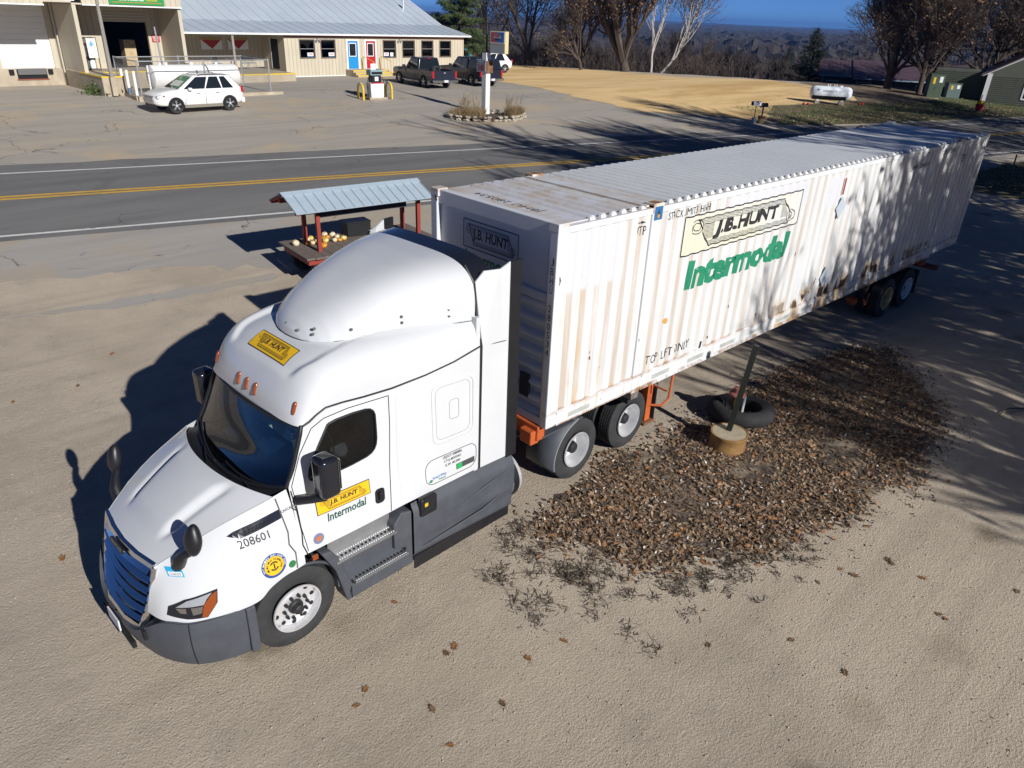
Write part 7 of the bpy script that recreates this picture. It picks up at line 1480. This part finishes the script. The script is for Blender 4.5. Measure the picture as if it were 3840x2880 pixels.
# woods farther down: light tufts of twigs, joined to one mass
rw=np.random.default_rng(21); VV=[]; N=3600
bl=np.array([(-.35,0,0),(.35,0,0),(0,0,1)])
for _ in range(N):
    w=200*(9**rw.random()); a=rw.uniform(-70-w*.45,40+w*.75); x=50.7+.84*w-.542*a; y=55.3+.542*w+.84*a; z=gz(x,y); h=rw.uniform(7,11); n=26
    th=rw.uniform(0,6.28,n); el=rw.uniform(.1,1.45,n); L=h*rw.uniform(.3,.62,n); b=np.stack([rw.normal(0,.6,n),rw.normal(0,.6,n),h*rw.uniform(.1,.5,n)],1); d=np.stack([np.cos(th)*np.cos(el),np.sin(th)*np.cos(el),np.sin(el)],1)*L[:,None]; s_=np.stack([-np.sin(th),np.cos(th),0*th],1)*.16
    V3=np.stack([b-s_,b+s_,b+d],1).reshape(-1,3)+np.array([x,y,z]); VV.append(V3)
V3=np.concatenate(VV); me=bpy.data.meshes.new('valley_woods'); me.from_pydata(V3.tolist(),[],[(3*i,3*i+1,3*i+2) for i in range(len(V3)//3)]); me.materials.append(mat('valley_twig',(.055,.042,.037),1.,var=.35,vscale=.05)); o=bpy.data.objects.new('valley_woods',me); COL.objects.link(o); o['kind']='stuff'; tag(o,'dark leafless woods on the far slopes of the valley','woods')
# undergrowth brush along the crest
brm=MB(); rg=random.Random(9)
for _ in range(2600):
    w=rg.uniform(.6,9); a=rg.uniform(-46,26); x=50.7+.84*w-.542*a; y=55.3+.542*w+.84*a; z=gz(x,y)
    if 66<x<100 and 0<y<43: continue
    h=rg.uniform(.5,2.4); d=Vector((rg.gauss(0,.35),rg.gauss(0,.35),1))*h; p=Vector((x,y,z-.1)); brm.tube([p,p+d*.6,p+d],[.02,.015,.01],3,False)
    for _ in range(3): q=p+d*rg.uniform(.3,.9); brm.tube([q,q+Vector((rg.gauss(0,.4),rg.gauss(0,.4),rg.uniform(.2,.6)))],[.012,.009],3,False)
o=obj('crest_brush',brm,M_twig,fixn=False,kind='stuff'); tag(o,'tangled brown brush under the trees along the sandy crest','brush')
# far canopy: lumpy wooded hills
cv=MB(); n1,n2=90,150
def can(a,b):
    ang=R(-6+74*b); r=170*(26**a); x,y=r*math.cos(ang),r*math.sin(ang); z=gz(x,y)
    s=min(1,r/170); from_n=math.sin(x*.13)*math.sin(y*.11)+.7*math.sin(x*.31+y*.27)+.6*math.sin(x*.071-y*.053)
    return (x,y,z+4.0+1.8*from_n+rg.uniform(-1.6,1.6)*min(2.2,r/500+.6))
cv.grid(can,n1,n2); o=obj('far_woods',cv,mat('far_canopy',(.036,.028,.026),1.,var=.4,vscale=.12,col2=(.055,.042,.034),c2lo=.5,c2hi=.7,bump=.5,bscale=.8),fixn=False,kind='stuff'); tag(o,'far wooded hills fading to the horizon','woods')
# ================================================================= leaf litter patch
def leaf_shape(lobed=True):
    if lobed: return [(0,-1.25),(.06,-.8),(.42,-.62),(.22,-.42),(.62,-.12),(.28,.0),(.66,.45),(.24,.42),(0,1.0),(-.24,.42),(-.66,.45),(-.28,.0),(-.62,-.12),(-.22,-.42),(-.42,-.62),(-.06,-.8)]
    return [(0,-1),(.35,-.5),(.42,.1),(.2,.7),(0,1),(-.2,.7),(-.42,.1),(-.35,-.5)]
def in_patch(x,y):
    """litter bed outline in world coordinates"""
    P=[(-.55,-.35),(-.15,-1.3),(.2,-2.05),(1.0,-2.55),(2.2,-2.9),(3.6,-3.2),(5.2,-3.4),(7.0,-3.1),(8.3,-2.6),(9.6,-1.5),(10.4,-.8),(9.2,-.25),(7.6,.0),(6.2,.15),(5.0,.0),(4.0,-.05),(3.0,-.05),(2.2,.15),(1.3,.2),(.6,.05)]
    c=False
    for i in range(len(P)):
        (x1,y1),(x2,y2)=P[i],P[i-1]
        if (y1>y)!=(y2>y) and x<(x2-x1)*(y-y1)/(y2-y1)+x1: c=not c
    return c
rg=random.Random(3)
def litter(n,kind,size,zr,spill,m,sel=1.):
    mb=MB(); k=0
    while k<n:
        x,y=rg.uniform(-1.4,11),rg.uniform(-4.1,.7)
        x2,y2=x+rg.gauss(0,spill),y+rg.gauss(0,spill)
        if not in_patch(x2,y2): continue
        dn=math.sin(x*1.3+1)*math.sin(y*1.9+.4)+.6*math.sin(x*3.1-y*2.2)+.5*math.sin(x*.7+y*4.1)
        if rg.random()<max(0,min(.93,.25+.55*dn)): continue
        k+=1; sh=leaf_shape(kind); s=size*rg.uniform(.6,1.3); M_=Euler((rg.gauss(0,.42),rg.gauss(0,.42),rg.uniform(0,6.3))).to_matrix(); z=rg.uniform(*zr)
        cu=rg.uniform(-.5,.6); vs=[]
        for a,b in sh: q=M_@Vector((a*s,b*s,cu*s*(a*a+.5*b*b))); vs.append((x+q.x,y+q.y,max(.006,z+q.z)))
        n_=len(vs); c=M_@Vector((0,0,0)); vs.append((x+c.x,y+c.y,max(.008,z+c.z))); mb.add(vs,[(i,(i+1)%n_,n_) for i in range(n_)])
    return mb
LC=[('litter_dark',(.105,.07,.047),6500,.034),('litter_brown',(.19,.12,.068),9500,.045),('litter_tan',(.31,.225,.15),5200,.041),('litter_rust',(.28,.135,.055),1700,.048),('litter_pale',(.52,.47,.42),1500,.030)]
base=MB(); 
for k in range(2500):
    pass
for nm,c,n,sz in LC: tag(obj('leaf_litter',litter(n,nm=='litter_rust',sz,(.005,.035),{'litter_dark':.34,'litter_brown':.16,'litter_tan':.14}.get(nm,.22),None),mat(nm,c,.85,var=.45,vscale=9),fixn=False,kind='stuff'),{'litter_dark':'dark rotting leaves matted under the litter','litter_brown':'brown leaves heaped beside the trailer','litter_tan':'tan curled leaves scattered through the litter','litter_rust':'rust-coloured oak leaves scattered through the litter','litter_pale':'pale grey leaves scattered through the litter'}[nm],'leaves')
# soil under the litter: dark sheet with a torn edge
pp_=[(-.45,-.4),(-.1,-1.2),(.3,-1.9),(1.0,-2.4),(2.2,-2.75),(3.6,-3.05),(5.2,-3.2),(7.0,-2.95),(8.2,-2.5),(9.4,-1.5),(10.1,-.85),(9.2,-.35),(7.6,-.1),(6.2,.05),(5.0,-.1),(4.0,-.12),(3.0,-.12),(2.2,.05),(1.3,.1),(.6,-.05)]
sheet('litter_soil',[toUV(a,b) for a,b in pp_],.005,mat('litter_soil',(.07,.05,.036),.95,var=.4,vscale=3,col2=(.27,.215,.155),c2lo=.47,c2hi=.62,bump=.6),.22,.2)
# dead grass tufts (dark wisps) around the left edge of the litter and in it
gm_=MB()
def tuft(x,y,n,h,sp=.09):
    for _ in range(n):
        a=rg.uniform(0,6.28); l=h*rg.uniform(.5,1.3); bx,by=x+rg.gauss(0,sp),y+rg.gauss(0,sp); el=rg.uniform(.08,.7); d=Vector((math.cos(a)*math.cos(el),math.sin(a)*math.cos(el),math.sin(el)))*l; p=Vector((bx,by,.004)); s_=Vector((-math.sin(a),math.cos(a),0))*.004; gm_.add([p-s_,p+s_,p+d*.6+Vector((0,0,-.01)),p+d],[(0,1,2),(1,3,2)])
k=0
while k<420:
    x,y=rg.uniform(-1.6,10.5),rg.uniform(-3.6,.6)
    if in_patch(x,y): tuft(x,y,rg.randint(8,18),.13); k+=1
for _ in range(80):
    t=rg.random(); x=rg.gauss(-.75,.55); y=rg.gauss(-1.15,.55)
    if x>-1.9 and not in_patch(x,y): tuft(x,y,rg.randint(12,40),.10,.07)
for _ in range(60):
    x=rg.uniform(-.3,2.2); y=-2.2-.3*x-abs(rg.gauss(0,.28)); tuft(x,y,rg.randint(8,22),.10,.05)
tag(obj('dead_grass',gm_,mat('dead_grass_dark',(.105,.08,.058),.95,var=.5,vscale=8),fixn=False,kind='stuff'),'dark dead grass tufts in and around the leaf litter','grass')
# single leaves on the gravel
lm_=[]
for sd in range(4):
    r_=random.Random(40+sd); mb=MB(); vs=[]; sh=leaf_shape(True)
    for a,b in sh: vs.append((a*.075,b*.075,.012+.05*(abs(a)**1.5)*r_.uniform(.2,1.0)+.02*b*b*r_.uniform(0,1)))
    vs.append((0,0,.010)); n_=len(sh); mb.add(vs,[(i,(i+1)%n_,n_) for i in range(n_)]); mb.add([(-.003,-.09,.01),(.003,-.09,.01),(.012,-.15,.012),(.007,-.152,.012)],[(0,1,2,3)]); me=mb.mesh('leaf'); me.materials.append(mat(('leaf_rust','leaf_brown')[sd%2],((.26,.115,.035),(.15,.085,.04))[sd%2],.7,var=.3,vscale=30)); lm_.append(me)
def px2g(px,py):
    m=cam.rotation_euler.to_matrix(); d=m@Vector(((px-1920)/2734.16,-(py-1440)/2734.16,-1)); t=-cam.location.z/d.z; q=cam.location+d*t; return q.x,q.y
LP=[(1338,2648,'lying alone at the right foot of the first row'),(1371,2586,''),(1480,2260,''),(1675,2452,''),(1705,2425,''),(1622,2662,''),(1690,2797,''),(1885,2640,''),(2656,2420,''),(3170,2525,''),(3520,2305,''),(3545,2322,''),(3345,2115,''),(3330,2100,''),(2968,2402,''),(1980,2470,''),(3205,2160,''),(3460,2170,''),(2640,2110,''),(3152,2135,''),(52,1515,''),(295,1455,''),(425,1340,''),(1000,1830,''),(3160,1790,''),(3390,1800,''),(1435,2020,''),(235,2095,''),(2115,2405,''),(3815,2220,''),(1060,1720,'')]
LN={}; LP.sort(key=lambda q:-q[1])
cam.rotation_mode='XYZ'
for i,(px,py,_) in enumerate(LP):
    x,y=px2g(px,py)
    o=share('fallen_leaf',lm_[i%4],None,(x,y,.004+gz(x,y)),(random.uniform(-.15,.15),random.uniform(-.15,.15),random.uniform(0,6.3)),(1,1,1)); s=random.uniform(.65,1.0); o.scale=(s,s,s*.6)
    near='in bottom left foreground' if px<1500 and py>2300 else 'left of the truck shadow' if px<700 else 'in the middle foreground' if px<2200 and py>2350 else 'in the right foreground' if py>2250 and px>2200 else 'beside the cab' if px<1700 else 'on the shaded gravel at the right'
    cnt_l=LN.get(near,0); LN[near]=cnt_l+1
    tag(o,('rust-brown' if (i%4)%2==0 else 'dark brown')+' oak leaf '+near+', '+('nearest,second nearest,third nearest,fourth nearest,fifth nearest,sixth nearest,seventh nearest,eighth nearest,ninth nearest,tenth nearest,eleventh nearest,twelfth nearest'.split(',')[cnt_l]),'leaf','single leaves on the gravel')
# pebbles on the near gravel
pv=np.array([(1,0,0),(-.5,.87,0),(-.5,-.87,0),(0,0,.9),(.2,.1,-.6)]); pf=[(0,1,3),(1,2,3),(2,0,3)]
VV=[];FF=[];off=0; rr=np.random.default_rng(4)
for _ in range(15000):
    u=rr.random(); x=rr.uniform(-8,9); y=rr.uniform(-6.5,6)
    s=.004+.014*rr.random()**3; a=rr.uniform(0,6.28); c,sn=math.cos(a),math.sin(a); v=pv*np.array([s*rr.uniform(.7,1.4),s*rr.uniform(.7,1.2),s*rr.uniform(.5,1.1)]); VV.append(np.stack([v[:,0]*c-v[:,1]*sn+x,v[:,0]*sn+v[:,1]*c+y,v[:,2]+.002+gz(x,y)],1)); FF.extend([tuple(i+off for i in q) for q in pf]); off+=5
me=bpy.data.meshes.new('pebbles'); me.from_pydata(np.concatenate(VV).tolist(),[],FF); me.materials.append(mat('pebble',(.36,.31,.25),.9,var=.5,vscale=5)); o=bpy.data.objects.new('pebbles',me); COL.objects.link(o); o['kind']='stuff'; tag(o,'small pale stones strewn over the gravel lot','gravel')
# leaves and grass on the far lawn and verge
lv=MB(); gv=MB(); rg=random.Random(12)
def scatter(poly_u,poly_v,n,tgt,kind):
    for _ in range(n):
        u,v=rg.uniform(*poly_u),rg.uniform(*poly_v); x,y=UV(u,v); z=gz(x,y)+.025
        if kind=='leaf':
            s=rg.uniform(.04,.08); q=Euler((rg.gauss(0,.5),rg.gauss(0,.5),rg.uniform(0,6))).to_matrix(); tgt.add([(x+p.x,y+p.y,z+.02+abs(p.z)) for p in (q@Vector(w) for w in ((-s,0,0),(0,-s*.6,0),(s,0,0),(0,s*.6,0)))],[(0,1,2,3)])
        else:
            h=rg.uniform(.05,.14); a=rg.uniform(0,6.28); dx,dy=math.cos(a)*.012,math.sin(a)*.012; tgt.add([(x-dx,y-dy,z-.02),(x+dx,y+dy,z-.02),(x+rg.gauss(0,.04),y+rg.gauss(0,.04),z+h)],[(0,1,2)])
scatter((34,62),(33.6,36.4),3800,lv,'leaf'); scatter((36,64),(36,41),1200,lv,'leaf'); scatter((31,44),(17,21.8),2600,lv,'leaf')
scatter((35,66),(33.8,40),16000,gv,'g'); scatter((31,46),(16,21.8),6000,gv,'g')
tag(obj('lawn_leaves',lv,mat('pale_fallen_leaf',(.40,.29,.18),.8,var=.4,vscale=2),fixn=False,kind='stuff'),'pale fallen leaves covering the roadside lawns','leaves'); tag(obj('lawn_grass',gv,mat('lawn_blades',(.085,.115,.03),.8,var=.5,vscale=1.2),fixn=False,kind='stuff'),'short green grass on the roadside lawns','grass')
# ivy by the tank curb and leaf drift at the dock
iv=MB()
for _ in range(900):
    x,y=rg.gauss(6.6,.45),rg.gauss(41.2,.5); z=gz(x,y)+abs(rg.gauss(0,.22)); s=rg.uniform(.06,.12); q=Euler((rg.gauss(0,.8),rg.gauss(0,.8),rg.uniform(0,6))).to_matrix(); iv.add([(x+p.x,y+p.y,z+p.z) for p in (q@Vector(w) for w in ((-s,0,0),(0,-s*.7,0),(s,0,0),(0,s*.7,0)))],[(0,1,2,3)])
tag(obj('ivy_shrub',iv,mat('ivy_green',(.07,.10,.025),.7,var=.5,vscale=4),fixn=False),'low green creeping shrub against the loading platform','shrub')
# ================================================================= thin air over the valley
hz=bpy.data.materials.new('thin_haze'); hz.use_nodes=True; t=hz.node_tree; t.nodes.remove(t.nodes['Principled BSDF']); pv_=t.nodes.new('ShaderNodeVolumePrincipled'); pv_.inputs['Color'].default_value=(.13,.32,.78,1); pv_.inputs['Density'].default_value=1.8e-4; pv_.inputs['Anisotropy'].default_value=.0; t.links.new(pv_.outputs[0],t.nodes['Material Output'].inputs['Volume'])
hb=obj('haze',MB().box(-9600,9600,-9600,9600,-75,60),hz,kind='stuff'); tag(hb,'thin bluish air over the far valley','haze')
